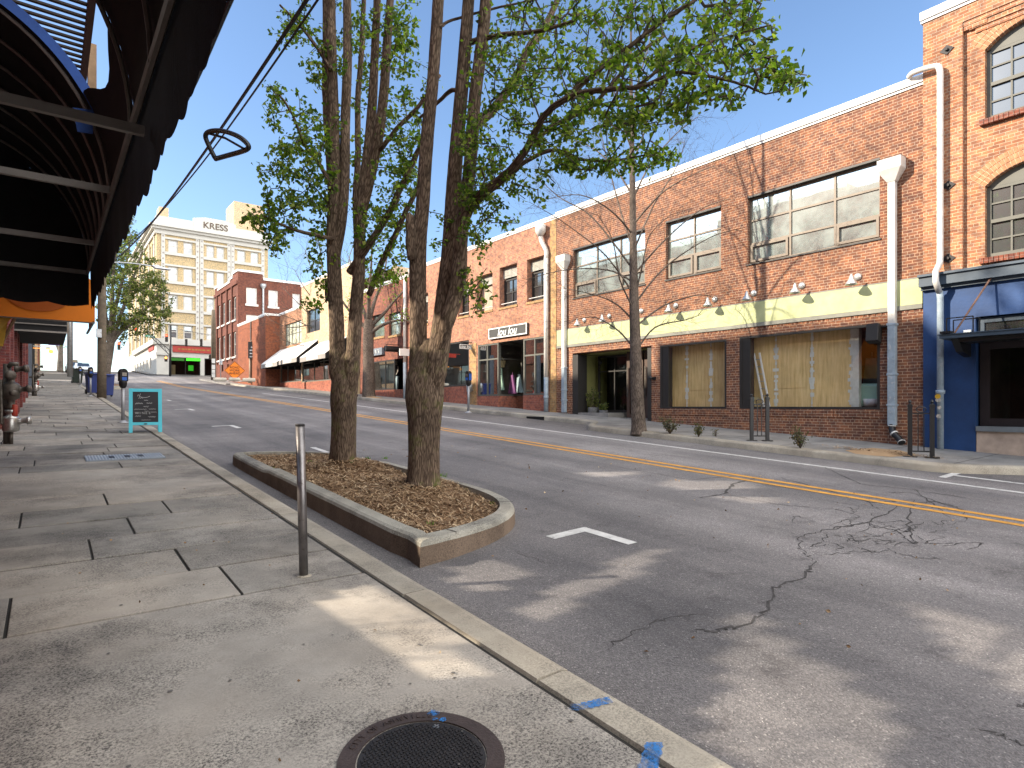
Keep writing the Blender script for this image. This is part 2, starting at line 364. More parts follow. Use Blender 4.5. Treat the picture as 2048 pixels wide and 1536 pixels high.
m_slab = concrete('paver_concrete', (.265,.25,.225), .22, .8, .8)
m_kerb = concrete('kerb_concrete', (.32,.295,.245), .08, .5, .5)
m_granite = concrete('planter_kerb_concrete', (.30,.29,.25), .05, .8, .9)
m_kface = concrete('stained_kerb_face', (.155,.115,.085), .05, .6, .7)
m_fwalk = concrete('far_pavement_concrete', (.24,.235,.225), .06, .3, .35)
m_grout = M('joint_dirt', (.022,.020,.017), .95, bump=.4)
m_yellow = M('yellow_paint', (.55,.27,.045), .7, var=.25, scale=6, rust=(.16,.12,.08))
m_white = M('white_road_paint', (.55,.55,.53), .7, var=.2, scale=6, rust=(.17,.165,.165))
m_tar = M('tar_crack', (.040,.038,.038), .8, var=.5, scale=7)
m_blue_spray = spray('blue_spray_paint', (.015,.17,.48), .36)
m_blue_faint = spray('faint_blue_spray_paint', (.04,.12,.24), .62)
b_red = brick('red_brick', (.25,.110,.062), (.155,.068,.047), (.43,.31,.22))
b_orange = brick('orange_brick', (.38,.185,.105), (.27,.115,.062), (.46,.345,.24))
b_pink = brick('pink_brick', (.40,.20,.13), (.31,.145,.095), (.42,.27,.19), header=False)
b_tan = brick('tan_brick', (.42,.27,.13), (.33,.2,.09), (.36,.26,.16), header=False)
b_shop = brick('salmon_brick', (.38,.13,.085), (.30,.10,.07), (.36,.2,.15), header=False)
b_dark = brick('dark_red_brick', (.24,.085,.055), (.17,.06,.042), (.25,.16,.13))
b_brown = brick('brown_brick', (.17,.060,.040), (.13,.046,.033), (.16,.09,.07), header=False)
b_terra = brick('terracotta_brick', (.27,.095,.05), (.23,.08,.044), (.25,.10,.06), header=False, var=.2)
b_cream = brick('cream_brick', (.52,.41,.24), (.47,.37,.21), (.48,.39,.25), header=False, var=.12)
b_buff = brick('buff_brick', (.60,.46,.30), (.52,.38,.24), (.55,.42,.28), header=False, var=.12)
b_left = brick('maroon_brick', (.19,.05,.045), (.14,.04,.037), (.22,.12,.11), header=False)
m_coping = M('white_metal_coping', (.72,.71,.68), .5, var=.08)
m_band = M('pale_green_stucco', (.47,.50,.27), .85, var=.16, scale=2.2, rust=None, bump=.3)
m_band_edge = M('grey_band_edge', (.22,.22,.19), .85)
m_letter = M('faded_letter_ghost', (.40,.42,.25), .85, var=.2, bump=.2)
m_steel = M('galvanised_steel', (.42,.44,.46), .38, .75, var=.2, scale=5, rust=(.24,.20,.17))
m_pipe_w = M('white_painted_pipe', (.60,.59,.56), .55, var=.16, scale=2.5, rust=(.44,.40,.35))
m_pipe_g = M('grey_pipe', (.30,.37,.43), .5, var=.2, scale=6, rust=(.5,.5,.5))  # blue-grey tone for the lower lengths of the downspouts
m_bronze = M('bronze_window_frame', (.16,.13,.10), .5, .1, var=.1)
m_dkframe = M('dark_window_frame', (.028,.026,.024), .5, var=.15)
m_olive = M('olive_grey_frame', (.115,.115,.098), .55, var=.1)
m_black = M('black_painted_metal', (.010,.010,.011), .42, var=.2, spec=.5)
m_black2 = M('black_matt_interior', (.012,.011,.010), .9)
m_blue_wall = M('navy_painted_brick', (.015,.050,.150), .62, var=.30, scale=1.4, bump=.35, bscale=18)
m_blue_trim = M('slate_blue_trim', (.05,.075,.105), .5, var=.12)
m_white_terra = M('white_terracotta', (.50,.49,.45), .6, var=.08, scale=1)
m_plywood = M('plywood_board', (.66,.50,.24), .8, var=.22, scale=1.1, bump=.1)
def plywood():
    m, nt, N, L, P = nodes('plywood_board'); tc = N.new('ShaderNodeTexCoord').outputs['Object']
    mp = N.new('ShaderNodeMapping'); mp.inputs['Scale'].default_value = (1,9,.7); L.new(tc, mp.inputs['Vector'])
    n = noise(N, L, mp.outputs[0], 2.2, 7, .65); r = ramp(N, [(.3,(.50,.35,.14)), (.5,(.66,.49,.23)), (.72,(.76,.60,.33))]); L.new(n.outputs['Fac'], r.inputs['Fac'])
    n2 = noise(N, L, tc, .8, 4); r2 = ramp(N, [(.35,(.78,.76,.72)), (.65,(1.12,1.1,1.05))]); L.new(n2.outputs['Fac'], r2.inputs['Fac'])
    L.new(mixc(N, L, r.outputs['Color'], r2.outputs['Color'], 1.0), P.inputs['Base Color']); P.inputs['Roughness'].default_value = .8; return m
m_plywood = plywood()
m_tape = M('white_joint_compound', (.62,.64,.58), .8, var=.12, scale=8)
m_lamp = M('galvanised_lamp_shade', (.55,.56,.55), .35, .6, var=.15)
m_greenwall = M('olive_green_plaster', (.26,.26,.09), .85, var=.1)
m_doorwood = M('dark_brown_door', (.075,.045,.032), .5, var=.2)
m_wood = M('weathered_wood', (.30,.20,.12), .8, var=.3, scale=5)
m_pole = M('weathered_utility_pole', (.12,.095,.068), .9, var=.35, scale=5, bump=.5, bscale=25, rust=(.085,.10,.055))
m_fabric = M('black_awning_fabric', (.010,.010,.011), .9, var=.25, scale=6, bump=.2, bscale=90)
m_awn_frame = M('awning_frame_tube', (.19,.175,.16), .5, .5, var=.2)
m_blue_fab = M('blue_awning_fabric', (.016,.06,.24), .8, var=.2)
m_white_fab = M('white_awning_fabric', (.72,.70,.66), .85, var=.06)
m_iron = M('cast_iron', (.026,.024,.025), .55, .4, var=.3, scale=12, bump=.3)
m_ironring = M('rusty_iron_ring', (.058,.043,.040), .6, .35, var=.3, scale=8, bump=.4)
m_turq = M('turquoise_painted_wood', (.06,.42,.52), .55, var=.10)
m_chalkb = M('chalkboard', (.018,.018,.022), .8, var=.3)
m_chalk = M('chalk', (.42,.42,.42), .9, var=.3)
m_orange_sign = M('orange_sign_sheet', (1.0,.26,.02), .5, var=.05)
m_whitep = M('white_plastic', (.68,.70,.68), .5, var=.06)
m_bluep = M('blue_plastic', (.018,.035,.16), .45, var=.15)
m_greenp = M('dark_green_plastic', (.012,.022,.016), .5, var=.15)
m_meterhead = M('dark_meter_casing', (.016,.016,.017), .35, .3, var=.2)
m_meterblue = M('blue_meter_decal', (.02,.09,.36), .5, var=.1)
m_chrome = M('worn_chrome', (.42,.41,.39), .28, .85, var=.2, scale=20, rust=(.16,.13,.10))
m_brass = M('tarnished_pipe', (.11,.095,.08), .5, .5, var=.35, scale=14)
m_redcap = M('red_painted_cap', (.30,.028,.012), .5, var=.15)
m_yhyd = M('yellow_hydrant_paint', (.60,.36,.03), .5, var=.15)
m_pot = M('grey_stone_pot', (.12,.12,.12), .85, var=.15)
m_soil = M('soil', (.05,.035,.022), .95, bump=.6)
g_clear = glass('shop_glass', .07)
g_dim = glass('tinted_shop_glass', .01, (.6,.62,.6))
g_mirror = mirror_glass('reflective_glass', (.24,.31,.29), .5)  # pale teal base colour stands in for sky reflected in the panes
g_dark = mirror_glass('dark_glass', (.015,.018,.02), .16)
g_kress = mirror_glass('curtained_glass', (.42,.41,.43), .12)
g_kress2 = mirror_glass('white_blind_glass', (.66,.66,.66), .08)
g_kress3 = mirror_glass('dim_glass', (.10,.13,.15), .3)
m_leaf = island('pear_leaf', [(0,(.040,.074,.014)), (.35,(.088,.142,.024)), (.7,(.165,.222,.038)), (1,(.31,.345,.08))], .55, .5)
m_leaf2 = island('olive_pear_leaf', [(0,(.045,.070,.018)), (.5,(.095,.120,.028)), (1,(.20,.20,.06))], .6, .3)
m_leaf3 = island('young_green_leaf', [(0,(.10,.19,.02)), (1,(.24,.34,.06))], .55, .45)
m_shrub = island('shrub_leaf', [(0,(.04,.055,.02)), (.5,(.085,.095,.035)), (1,(.16,.10,.05))], .7, .2)
m_grassm = island('weed_blade', [(0,(.06,.14,.015)), (1,(.17,.30,.04))], .7, .3)
m_chip = island('bark_chip', [(0,(.12,.068,.036)), (.4,(.28,.175,.095)), (.8,(.44,.31,.18)), (1,(.60,.48,.32))], .85)
m_bark = bark('pear_bark', (.080,.056,.040), (.205,.15,.108), (.10,.115,.028))
m_bark2 = bark('locust_bark', (.085,.066,.054), (.20,.16,.13))
m_barkL = bark('pale_bark', (.10,.085,.07), (.24,.20,.165))
m_twig = M('twig_bark', (.075,.058,.046), .9, var=.2, bump=0)
m_twigw = M('pale_twig_bark', (.12,.095,.075), .9, var=.2, bump=0)  # paler twig colour for the trees up the street
def leaf(mb, c, L_, d=None):
    d = Vector((uni(-1,1),uni(-1,1),uni(-.8,.4))).normalized() if d is None else d
    s = d.cross(Vector((uni(-1,1),uni(-1,1),uni(-1,1)))).normalized(); nn = d.cross(s); w = L_*.36
    mb.add([c, c+d*(L_*.42)+s*w+nn*(w*.35), c+d*L_, c+d*(L_*.42)-s*w+nn*(w*.35)], [(0,1,2),(0,2,3)])
# ---------- the ground, road and pavements
def sheet(name, mat, xs, ys, zf, kind='structure', parent=None):
    mb = MB(); n = len(xs)
    mb.add([(x,y,zf(x,y)) for y in ys for x in xs], [(j*n+i, j*n+i+1, (j+1)*n+i+1, (j+1)*n+i) for j in range(len(ys)-1) for i in range(n-1)])
    o = mb.build(name, mat, parent)
    if parent is None: o['kind'] = kind
    return o
def frange(a, b, s): return [a+s*i for i in range(int(round((b-a)/s))+1)]
m_ground = M('bare_ground', (.13,.12,.10), .95, var=.2, scale=.3)
sheet('ground', m_ground, [-400,-60,-20,0,20,60,400], [-60]+frange(-30,130,5)+[160,220,400], lambda x, y: zb(y)-.45)
road = sheet('road', m_asphalt, [2.15,4.5,7,10,13.2], frange(-30,70,1), zr)
sheet('cross_street', m_asphalt, [-40,-10,2.15,7,13.2,30,60], frange(70,87,1), lambda x, y: zr(min(max(x,-1),15), y))
sheet('upper_road', m_asphalt, [2.15,4.5,7,10.0], frange(87,160,1), zr)
def strip(mb, pts, w, lift=.004, zf=zr):
    """a flat ribbon lying on the road along ground points (x, y); w one width or one per point"""
    n = len(pts); ws = w if hasattr(w, '__len__') else [w]*n; L = []; 
    for i in range(n):
        a, b = Vector(pts[max(i-1,0)]), Vector(pts[min(i+1,n-1)]); t = (b-a).normalized() if (b-a).length > 1e-6 else Vector((0,1)); q = Vector((-t.y,t.x))*ws[i]/2; p = Vector(pts[i])
        L.append(((p+q), (p-q)))
    for i in range(n-1):
        a, b, c, d = L[i][0], L[i][1], L[i+1][1], L[i+1][0]
        mb.quad(*[(p.x, p.y, zf(p.x,p.y)+lift) for p in (a,b,c,d)])
def line(name, x, y0, y1, w, mat, dx=0):
    mb = MB(); strip(mb, [(x+dx*(y-y0), y) for y in frange(y0,y1,1)], w); return mb.build(name, mat, road)
for off in (-.14, .14): line('centre_line', 8.62+off, -12, 68, .12, m_yellow)
line('edge_line', 10.82, -10, 40, .11, m_white)
def gp(u, v, rel=rp): p = gnd(u, v, rel); return (p.x, p.y)
def tmark(c, la, lb):
    mb = MB(); strip(mb, [(c[0]-la, c[1]-.02), (c[0]-.055, c[1]), (c[0]+.06, c[1])], .13); strip(mb, [(c[0], c[1]-.062), (c[0]+.01, c[1]-lb)], .13)
    mb.build('parking_mark', m_white, road)
tc_ = gp(1170, 1059); tmark(tc_, .50, .64)
for u, v in ((462,851),(378,818),(335,800)): tmark(gp(u, v), .5, .9)
mb = MB(); q = gp(655, 905); strip(mb, [q, (q[0]+.02, q[1]+.9)], .11); mb.build('parking_mark', m_white, road)
for u, v in ((1905,949),):
    q = gp(u, v); mb = MB(); strip(mb, [(q[0]-.5,q[1]), (q[0]+.3,q[1])], .11); strip(mb, [(q[0]-.1,q[1]-.06), (q[0]-.1,q[1]-1.3)], .11); mb.build('parking_mark', m_white, road)
def jag(pts, amp=.035, k=9):
    out = []
    for i in range(len(pts)-1):
        for j in range(k):
            t = j/k; out.append((pts[i][0]*(1-t)+pts[i+1][0]*t+uni(-amp,amp), pts[i][1]*(1-t)+pts[i+1][1]*t+uni(-amp,amp)))
    out.append(pts[-1]); return out
cr = MB()
def crack(px, w, amp=.03, k=9):
    w *= .46
    p = jag([gp(*q) for q in px], amp, k); n = len(p)
    strip(cr, p, [w*uni(.35,1.25)*(1 if 2 < i < n-3 else .4) for i in range(n)], .003)
crack([(1632,1122),(1612,1150),(1548,1178),(1532,1222),(1482,1254),(1440,1261),(1385,1262)], .050)
crack([(1405,1230),(1330,1238),(1270,1262),(1200,1305)], .020)
crack([(1020,1098),(1075,1120),(1112,1131)], .014)
crack([(1632,1122),(1600,1100),(1598,1075),(1640,1062),(1720,1050)], .03)
crack([(1640,1110),(1700,1105),(1800,1100)], .025)
crack([(1640,1060),(1730,1048),(1800,1012),(1870,1002),(1930,1020)], .05)
crack([(1720,1050),(1790,1060),(1830,1090),(1815,1050),(1830,1000)], .04)
crack([(1510,957),(1465,968),(1450,988),(1400,996)], .10, .02)
crack([(1450,988),(1560,1010),(1640,1016)], .035)
crack([(1500,950),(1380,960),(1300,945),(1210,930)], .03)
crack([(1560,955),(1650,980),(1740,1005),(1830,1000)], .06)
crack([(1740,1005),(1760,1020)], .03)
crack([(1640,930),(1720,968),(1830,980),(1960,1000)], .05)
crack([(1830,980),(1900,1035)], .05)
crack([(1760,985),(1820,985),(1925,1020),(1930,1045)], .04)
crack([(1245,925),(1330,908),(1440,900)], .02)
crack([(320,842),(420,836),(560,846)], .05, .04)
crack([(300,822),(380,826),(470,822)], .04)
crack([(2040,1412),(2075,1418)], .06)
crack([(1940,1455),(2010,1475),(2048,1490)], .02)
for i in range(34):   # the broken-up patch beside the centre line
    u, v = random.gauss(1760, 75), random.gauss(1055, 26)
    if v < 1005: continue
    p = [(u,v)]
    for k in range(random.randint(2,4)): p.append((p[-1][0]+uni(-45,45), p[-1][1]+uni(-13,13)))
    crack(p, uni(.012,.04), .03, 5)
for i in range(14):
    u, v = uni(1150,2000), uni(900,960)
    crack([(u,v),(u+uni(30,90),v+uni(-4,10)),(u+uni(100,190),v+uni(-2,16))], .02, .03, 5)
cr.build('crack', m_tar, road)
sp = MB()
for px, w in (([(1425,1440),(1440,1425),(1470,1400)], .10),):
    strip(sp, jag([gp(*q) for q in px], .02, 5), w, .003)
sp.build('spray_mark', m_blue_faint, road)
# road drains / utility lids on the road
# left pavement: dirt bed, slabs in running bond, foreground concrete
sheet('sidewalk', m_grout, [-1.4, 1.93], frange(-12,104,2), lambda x, y: zb(y)-.0105)
sl = MB()
def slab(mb, x0, x1, y0, y1, jz=.0, rel=lambda x: 0.0, th=.05, c=.008):
    za = [zb(y)+rel(x)+jz for x, y in ((x0,y0),(x1,y0),(x1,y1),(x0,y1))]
    ya, yb = y0+c, y1-c; xa, xb = x0+c, x1-c
    vs = [(x0,y0,za[0]-c*.6),(x1,y0,za[1]-c*.6),(x1,y1,za[2]-c*.6),(x0,y1,za[3]-c*.6),(xa,ya,za[0]),(xb,ya,za[1]),(xb,yb,za[2]),(xa,yb,za[3]),(x0,y0,za[0]-th),(x1,y0,za[1]-th),(x1,y1,za[2]-th),(x0,y1,za[3]-th)]
    mb.add(vs, [(4,5,6,7),(0,1,5,4),(1,2,6,5),(2,3,7,6),(3,0,4,7),(8,9,1,0),(9,10,2,1),(10,11,3,2),(11,8,0,3)])
rows = [4.30,5.02,5.70,6.38,7.12,7.85,8.60]
y = 10.65
while y < 69: rows.append(y); y += uni(.66,.76) if y < 40 else 1.4
for i in range(len(rows)-1):
    y0, y1 = rows[i], rows[i+1]
    if y1-y0 > 1.9: slab(sl, -1.3, 1.90, y0+.006, y1-.006); continue
    x = -1.3-uni(0,1.5)+.75*(i%2)
    while x < 1.88:
        x2 = x+uni(1.15,1.5)
        if 1.9-x2 < .32: x2 = 1.90
        x0c, x1c = max(x,-1.3), min(x2,1.90)
        if x1c-x0c > .05: slab(sl, x0c+.009, x1c-.009, y0+.014, y1-.015, uni(-.005,.005), c=.004)
        x = x2
sl.build('sidewalk', m_slab)['kind'] = 'structure'
gm = MB()
for _ in range(150):
    x, y = uni(-1.1,1.85), 1.2+12*rnd()**1.6; r = uni(.004,.012); n_ = 7; a0 = uni(0,6)
    gm.add([(x+r*uni(.7,1.2)*math.cos(a0+6.283*k/n_), y+r*uni(.7,1.2)*math.sin(a0+6.283*k/n_), zb(y)+.0062) for k in range(n_)], [tuple(range(n_))])
fo = MB(); slab(fo, -1.3, 1.905, .10, 4.29); slab(fo, -1.3, 1.905, -3.2, .085); slab(fo, -1.3, 1.905, -8, -3.215)
fo_ = fo.build('sidewalk', m_conc); fo_['kind'] = 'structure'; gm.build('gum_spots', M('old_gum', (.11,.104,.098), .85), fo_)
up = MB()
for k in range(6): slab(up, -1.3, 1.9, 87.5+k*3, 90.48+k*3)
up.build('sidewalk', m_slab)['kind'] = 'structure'
# near kerb: stones about 1.6 m long with rounded arris
kb = MB(); y = -8.0; brk = [1.02, 2.30, 3.72]
while y < 69.5:
    nx = [b for b in brk if b > y+.3]; y2 = nx[0] if nx and nx[0] < y+3.2 else y+uni(2.6,3.2)
    y0, y1 = y+.007, y2-.007; jz = uni(-.004,.004); jx = uni(-.008,.008)
    prof = [(1.935,-.02),(1.945,.0),(2.10,.004),(2.150,-.010),(2.178,-.045),(2.19,-.20)]
    n = len(prof); vs = []
    for yy in (y0, y1): vs += [(px_+jx, yy, zb(yy)+pz+jz) for px_, pz in prof]
    kb.add(vs, [(i, i+1, n+i+1, n+i) for i in range(n-1)]+[tuple(range(n)), tuple(range(n,2*n))])
    y = y2
kerb = kb.build('kerb', m_kerb); kerb['kind'] = 'structure'
sp = MB()
def kz(x, y): return zb(y)
def kerb_spray(px, w):
    p = [gnd(u, v, 0) for u, v in px]; strip(sp, jag([(q.x,q.y) for q in p], .008, 5), w, .007, kz)
kerb_spray([(1168,1413),(1195,1408),(1222,1402)], .055); kerb_spray([(1310,1488),(1304,1515),(1292,1545)], .07); kerb_spray([(1140,1418),(1165,1414)], .05)
sp.build('spray_mark', m_blue_spray, kerb)
# far kerb, bulb-out and pavement
def fkx(Y):
    """road edge of the far kerb: the kerb comes out round the tree pit"""
    def ss(t): t = min(1,max(0,t)); return t*t*(3-2*t)
    return 12.95-1.15*ss((Y-2.2)/1.6)*ss((13.0-Y)/1.3)
ys = frange(-8,2,1)+frange(2.2,4.2,.2)+frange(4.8,11.4,.6)+frange(11.6,13.2,.2)+frange(14,58,1)
fk = MB(); prof = [(0,-.16),(.012,.10),(.05,.135),(.30,.14),(.34,.13)]
n = len(prof); vs = [(fkx(y)+a, y, zr(fkx(y),y)+b) for y in ys for a, b in prof]
fk.add(vs, [(j*n+i, j*n+i+1, (j+1)*n+i+1, (j+1)*n+i) for j in range(len(ys)-1) for i in range(n-1)])
fk.build('kerb', m_kerb, smooth=True)['kind'] = 'structure'
fw = MB()
for j in range(len(ys)-1):
    a, b = ys[j], ys[j+1]
    xs0 = [fkx(a)+.33, 13.6, 15.2]; xs1 = [fkx(b)+.33, 13.6, 15.2]
    for i in range(2):
        P = [(xs0[i],a),(xs0[i+1],a),(xs1[i+1],b),(xs1[i],b)]
        fw.quad(*[(x,y,zb(y)+sr(x)) for x,y in P])
far_walk = fw.build('sidewalk', m_fwalk); far_walk['kind'] = 'structure'
jt = MB()
for k in range(44):
    y = -7+k*1.5
    strip(jt, [(fkx(y)+.34,y),(15.0,y)], .014, .003, lambda x, y: zb(y)+sr(x))
jt.build('pavement_joint', m_grout, far_walk)
cw = MB()
for k in range(8): 
    a, b = 58+k*1.5, 59.5+k*1.5
    slab(cw, 12.6, 14.2, a+.008, b-.008, 0, lambda x: sr(x), .3)
cw.build('sidewalk', m_fwalk)['kind'] = 'structure'
sheet('pavement', m_fwalk, [10.0,12,16,40], frange(87,110,1), lambda x, y: zr(10.5,y)+.13)
# far side drain slot under the kerb
dr = MB(); dr.box(12.935, 12.96, 15.0, 15.9, zr(12.95,15.4)-.04, zr(12.95,15.4)+.095); dr.build('drain_slot', m_black2, road)
# ---------- planter island with bark mulch
oc = [(2.45,4.42),(2.95,4.50),(3.55,4.72),(3.98,5.05),(4.26,5.50),(4.40,6.1),(4.40,7.4),(4.36,8.8),(4.28,9.9),(4.05,10.6),(3.5,11.0),(2.95,11.2),(2.55,11.2),(2.46,10.9),(2.45,9),(2.45,7.4),(2.45,5.9)]
cen = Vector((3.4,7.8))
def dense(poly, seg=.22):
    o = []
    for i in range(len(poly)):
        a, b = Vector(poly[i]), Vector(poly[(i+1)%len(poly)]); k = max(1, int((b-a).length/seg))
        o += [a.lerp(b, j/k) for j in range(k)]
    return o
def round_poly(poly, it=2):
    for _ in range(it):
        q = []
        for i in range(len(poly)):
            a, b = Vector(poly[i]), Vector(poly[(i+1)%len(poly)])
            q += [a.lerp(b,.25), a.lerp(b,.75)]
        poly = q
    return poly
op = [Vector(oc[0])]+[p for p in dense(round_poly(oc,2),.2) if (p-Vector(oc[0])).length > .16]
def inset(poly, d):
    n = len(poly); o = []
    for i in range(n):
        a, b = poly[i-1], poly[(i+1)%n]; t = (b-a).normalized(); o.append(poly[i]+Vector((-t.y,t.x))*d)
    return o
pl = thing('planter_island', 'concrete kerbed planter bed filled with bark mulch holding two tall trees', 'planter', (3.4,7.8,zb(7.8)-.1))
def ptop(x, y): return zb(y)+.095+(.03 if y < 9 else 0)
kr = MB(); rings = [(0,None,-.02),(.004,.0,.0)]
L0, L1, LM, L2, L3, L4 = op, inset(op,.008), inset(op,.020), inset(op,.05), inset(op,.17), inset(op,.185)
n = len(op); vs = []
for Lr, f in ((L0, lambda p: zr(p.x,p.y)-.06), (L1, lambda p: ptop(p.x,p.y)-.045), (LM, lambda p: ptop(p.x,p.y)-.016), (L2, lambda p: ptop(p.x,p.y)), (L3, lambda p: ptop(p.x,p.y)+.004), (L4, lambda p: ptop(p.x,p.y)-.10)):
    vs += [(p.x,p.y,f(p)+uni(-.002,.002)) for p in Lr]
kr.add(vs, [(r*n+i, r*n+(i+1)%n, (r+1)*n+(i+1)%n, (r+1)*n+i) for r in range(1,5) for i in range(n)])
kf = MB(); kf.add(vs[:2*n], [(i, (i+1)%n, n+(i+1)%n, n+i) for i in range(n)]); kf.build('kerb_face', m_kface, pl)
ring = kr.build('kerb_ring', m_granite, pl)
for i in (3, 14, len(op)-9, len(op)-18, len(op)-27):
    ks = MB(); a, b = L1[i%n], L3[i%n]; t = (b-a).normalized(); q = Vector((-t.y,t.x))*.006
    ks.quad(*[(p.x,p.y,ptop(p.x,p.y)+.007) for p in (a+q,b+q,b-q,a-q)]); ks.build('joint', m_grout, ring)

T1, T2 = gnd(687,934,.06), gnd(847,978,.08)
def mz(x, y):
    z = ptop(x,y)-.055
    for T in (T1,T2): z += .10*math.exp(-((x-T.x)**2+(y-T.y)**2)/.35)
    return z+.03*math.sin(3.1*x+1.7*y)*math.sin(2.3*y)
mu = MB(); inn = inset(op,.15); rr = [0,.2,.4,.6,.75,.88,.96,1]
c0 = sum((p for p in inn), Vector((0,0)))/n
vs = [(c0.x+(p.x-c0.x)*t, c0.y+(p.y-c0.y)*t, mz(c0.x+(p.x-c0.x)*t, c0.y+(p.y-c0.y)*t)-.012+uni(-.012,.012)-(.03 if t == 1 else 0)) for t in rr for p in inn]
mu.add(vs, [(r*n+i, r*n+(i+1)%n, (r+1)*n+(i+1)%n, (r+1)*n+i) for r in range(len(rr)-1) for i in range(n)])
mulch = mu.build('mulch', M('mulch_bed', (.17,.095,.045), .95, var=.6, scale=28, bump=1.0, bscale=70, dist=.03), pl)
def inside(p, poly):
    r = False
    for i in range(len(poly)):
        a, b = poly[i], poly[i-1]
        if (a.y > p[1]) != (b.y > p[1]) and p[0] < (b.x-a.x)*(p[1]-a.y)/(b.y-a.y)+a.x: r = not r
    return r
def chips(mb, N, pick, zf, l0=.02, l1=.075):
    for _ in range(N):
        x, y = pick(); a = uni(0,6.28); l = uni(l0,l1); w = l*uni(.06,.15)+.002; ti = uni(-.5,.5); z = zf(x,y)+uni(-.004,.02)
        d = Vector((math.cos(a)*math.cos(ti), math.sin(a)*math.cos(ti), math.sin(ti)))*l/2; s = Vector((-math.sin(a), math.cos(a), uni(-.4,.4)))*w/2; c = Vector((x,y,z))
        mb.quad(c-d-s, c-d+s, c+d+s*.6, c+d-s*.6)
def pick_in(poly):
    x0, x1, y0, y1 = min(p.x for p in poly), max(p.x for p in poly), min(p.y for p in poly), max(p.y for p in poly)
    def f():
        while True:
            q = (uni(x0,x1), uni(y0,y1))
            if inside(q, poly): return q
    return f
ch = MB(); chips(ch, 20000, pick_in(inn), mz, .025, .10); o = ch.build('bark_chips', m_chip, pl); o['kind'] = 'stuff'
gr = MB()
def tuft(mb, x, y, z, n, h, sp=.05):
    for _ in range(n):
        a = uni(0,6.28); b = Vector((x+uni(-sp,sp), y+uni(-sp,sp), z)); d = Vector((math.cos(a)*uni(.1,.6), math.sin(a)*uni(.1,.6), 1))*h*uni(.5,1); s = Vector((-math.sin(a),math.cos(a),0))*.005
        mb.add([b-s, b+s, b+d*.6+s*.7, b+d], [(0,1,2),(0,2,3)])
for u, v, k, h in ((885,962,55,.13),(878,955,30,.12),(620,926,25,.07),(735,917,25,.06),(770,915,20,.06),(540,935,20,.06),(940,985,18,.05),(985,1010,16,.05),(850,985,22,.06),(640,985,18,.05),(990,1008,14,.05),(860,1055,12,.05),(700,910,18,.06)):
    p = gnd(u, v, .06); tuft(gr, p.x, p.y, mz(p.x,p.y)-.01, k, h)
tag(gr.build('weeds', m_grassm), kind='stuff')
# ---------- far side of the street: the row of shops, facade plane X = 15
XF = 15.0; T = TX(XF)
def base_z(y): return zb(y)+sr(XF)
def downspout(par, y, ztop, zbot, head=True, w=.13, name='downspout', zs=None, proj=.10):
    """square pipe on the facade, upper length white, lower length grey"""
    zs = zs if zs is not None else (ztop+zbot)/2
    mb = MB()
    if head:
        a, b = .24, .085
        top = [T(y-a,ztop,-.002), T(y+a,ztop,-.002), T(y+a,ztop,-.30), T(y-a,ztop,-.30)]
        mid = [T(y-a,ztop-.24,-.002), T(y+a,ztop-.24,-.002), T(y+a,ztop-.24,-.30), T(y-a,ztop-.24,-.30)]
        bot = [T(y-b,ztop-.50,-.02), T(y+b,ztop-.50,-.02), T(y+b,ztop-.50,-.17), T(y-b,ztop-.50,-.17)]
        mb.add(top+mid+bot, [(0,1,2,3)]+[(r+i, r+(i+1)%4, r+4+(i+1)%4, r+4+i) for r in (0,4) for i in range(4)]); zt = ztop-.48
    else: zt = ztop
    mb.boxT(T, y-w/2, y+w/2, zs, zt, -proj-.06, -.03)
    o = mb.build(name, m_pipe_w, par, bevel=.01)
    lo = MB(); lo.boxT(T, y-w/2-.004, y+w/2+.004, zbot, zs-.002, -proj-.064, -.028)
    for z in (zs-.02, (zs+zbot)/2, zbot+.45): lo.boxT(T, y-w/2-.02, y+w/2+.02, z-.025, z+.025, -proj-.074, -.003)
    lo.build('lower_pipe', m_pipe_g, o, bevel=.01)
    return o
def coping(par, y0, y1, z, h=.16, mat=m_coping, over=.06, T_=T, dep=.35):
    mb = MB(); mb.boxT(T_, y0, y1, z-h, z, -over, dep); mb.boxT(T_, y0+.01, y1-.01, z-h-.06, z-h-.002, -over*.45, dep*.8)
    return mb.build('coping', mat, par)
def body(par, y0, y1, z0, z1, x0, x1, mat, name='rear_wall'):
    mb = MB(); mb.quad((x1,y0,z0),(x1,y1,z0),(x1,y1,z1),(x1,y0,z1))
    mb.quad((x0,y0,z0),(x1,y0,z0),(x1,y0,z1),(x0,y0,z1)); mb.quad((x0,y1,z0),(x1,y1,z0),(x1,y1,z1),(x0,y1,z1)); mb.quad((x0,y0,z1-.15),(x1,y0,z1-.15),(x1,y1,z1-.15),(x0,y1,z1-.15))
    return mb.build(name, mat, par)
# ===== the long two-storey red brick shop =====
yR, yL = fy(1848), fy(1113); zT = 7.16
B1 = thing('brick_shop', 'long two storey red brick shop with pale green band and boarded display windows', 'shop building', (XF,(yR+yL)/2,base_z(10)))
def rect(ul, ur, vt, vb, ut=None): 
    return (fy(ur), fy(ul), fz(ut or ul, vb), fz(ut or ul, vt))
W1 = rect(1495, 1759.5, 397, 529); W2 = rect(1331.5, 1442, 446.5, 560); W3 = rect(1146.5, 1290, 501, 597)
S1 = rect(1479, 1760, 674, 817.6); S2 = rect(1320, 1453, 691, 817)
EN = rect(1145, 1303, 707, 845)
EN = (EN[0], EN[1], base_z(EN[0])-.3, EN[3])
mb = MB(); wall(mb, T, yR, yL, -1.6, zT-.1, [W1+(.22,),W2+(.22,),W3+(.22,),S1+(.20,),S2+(.20,),EN+(.45,)])
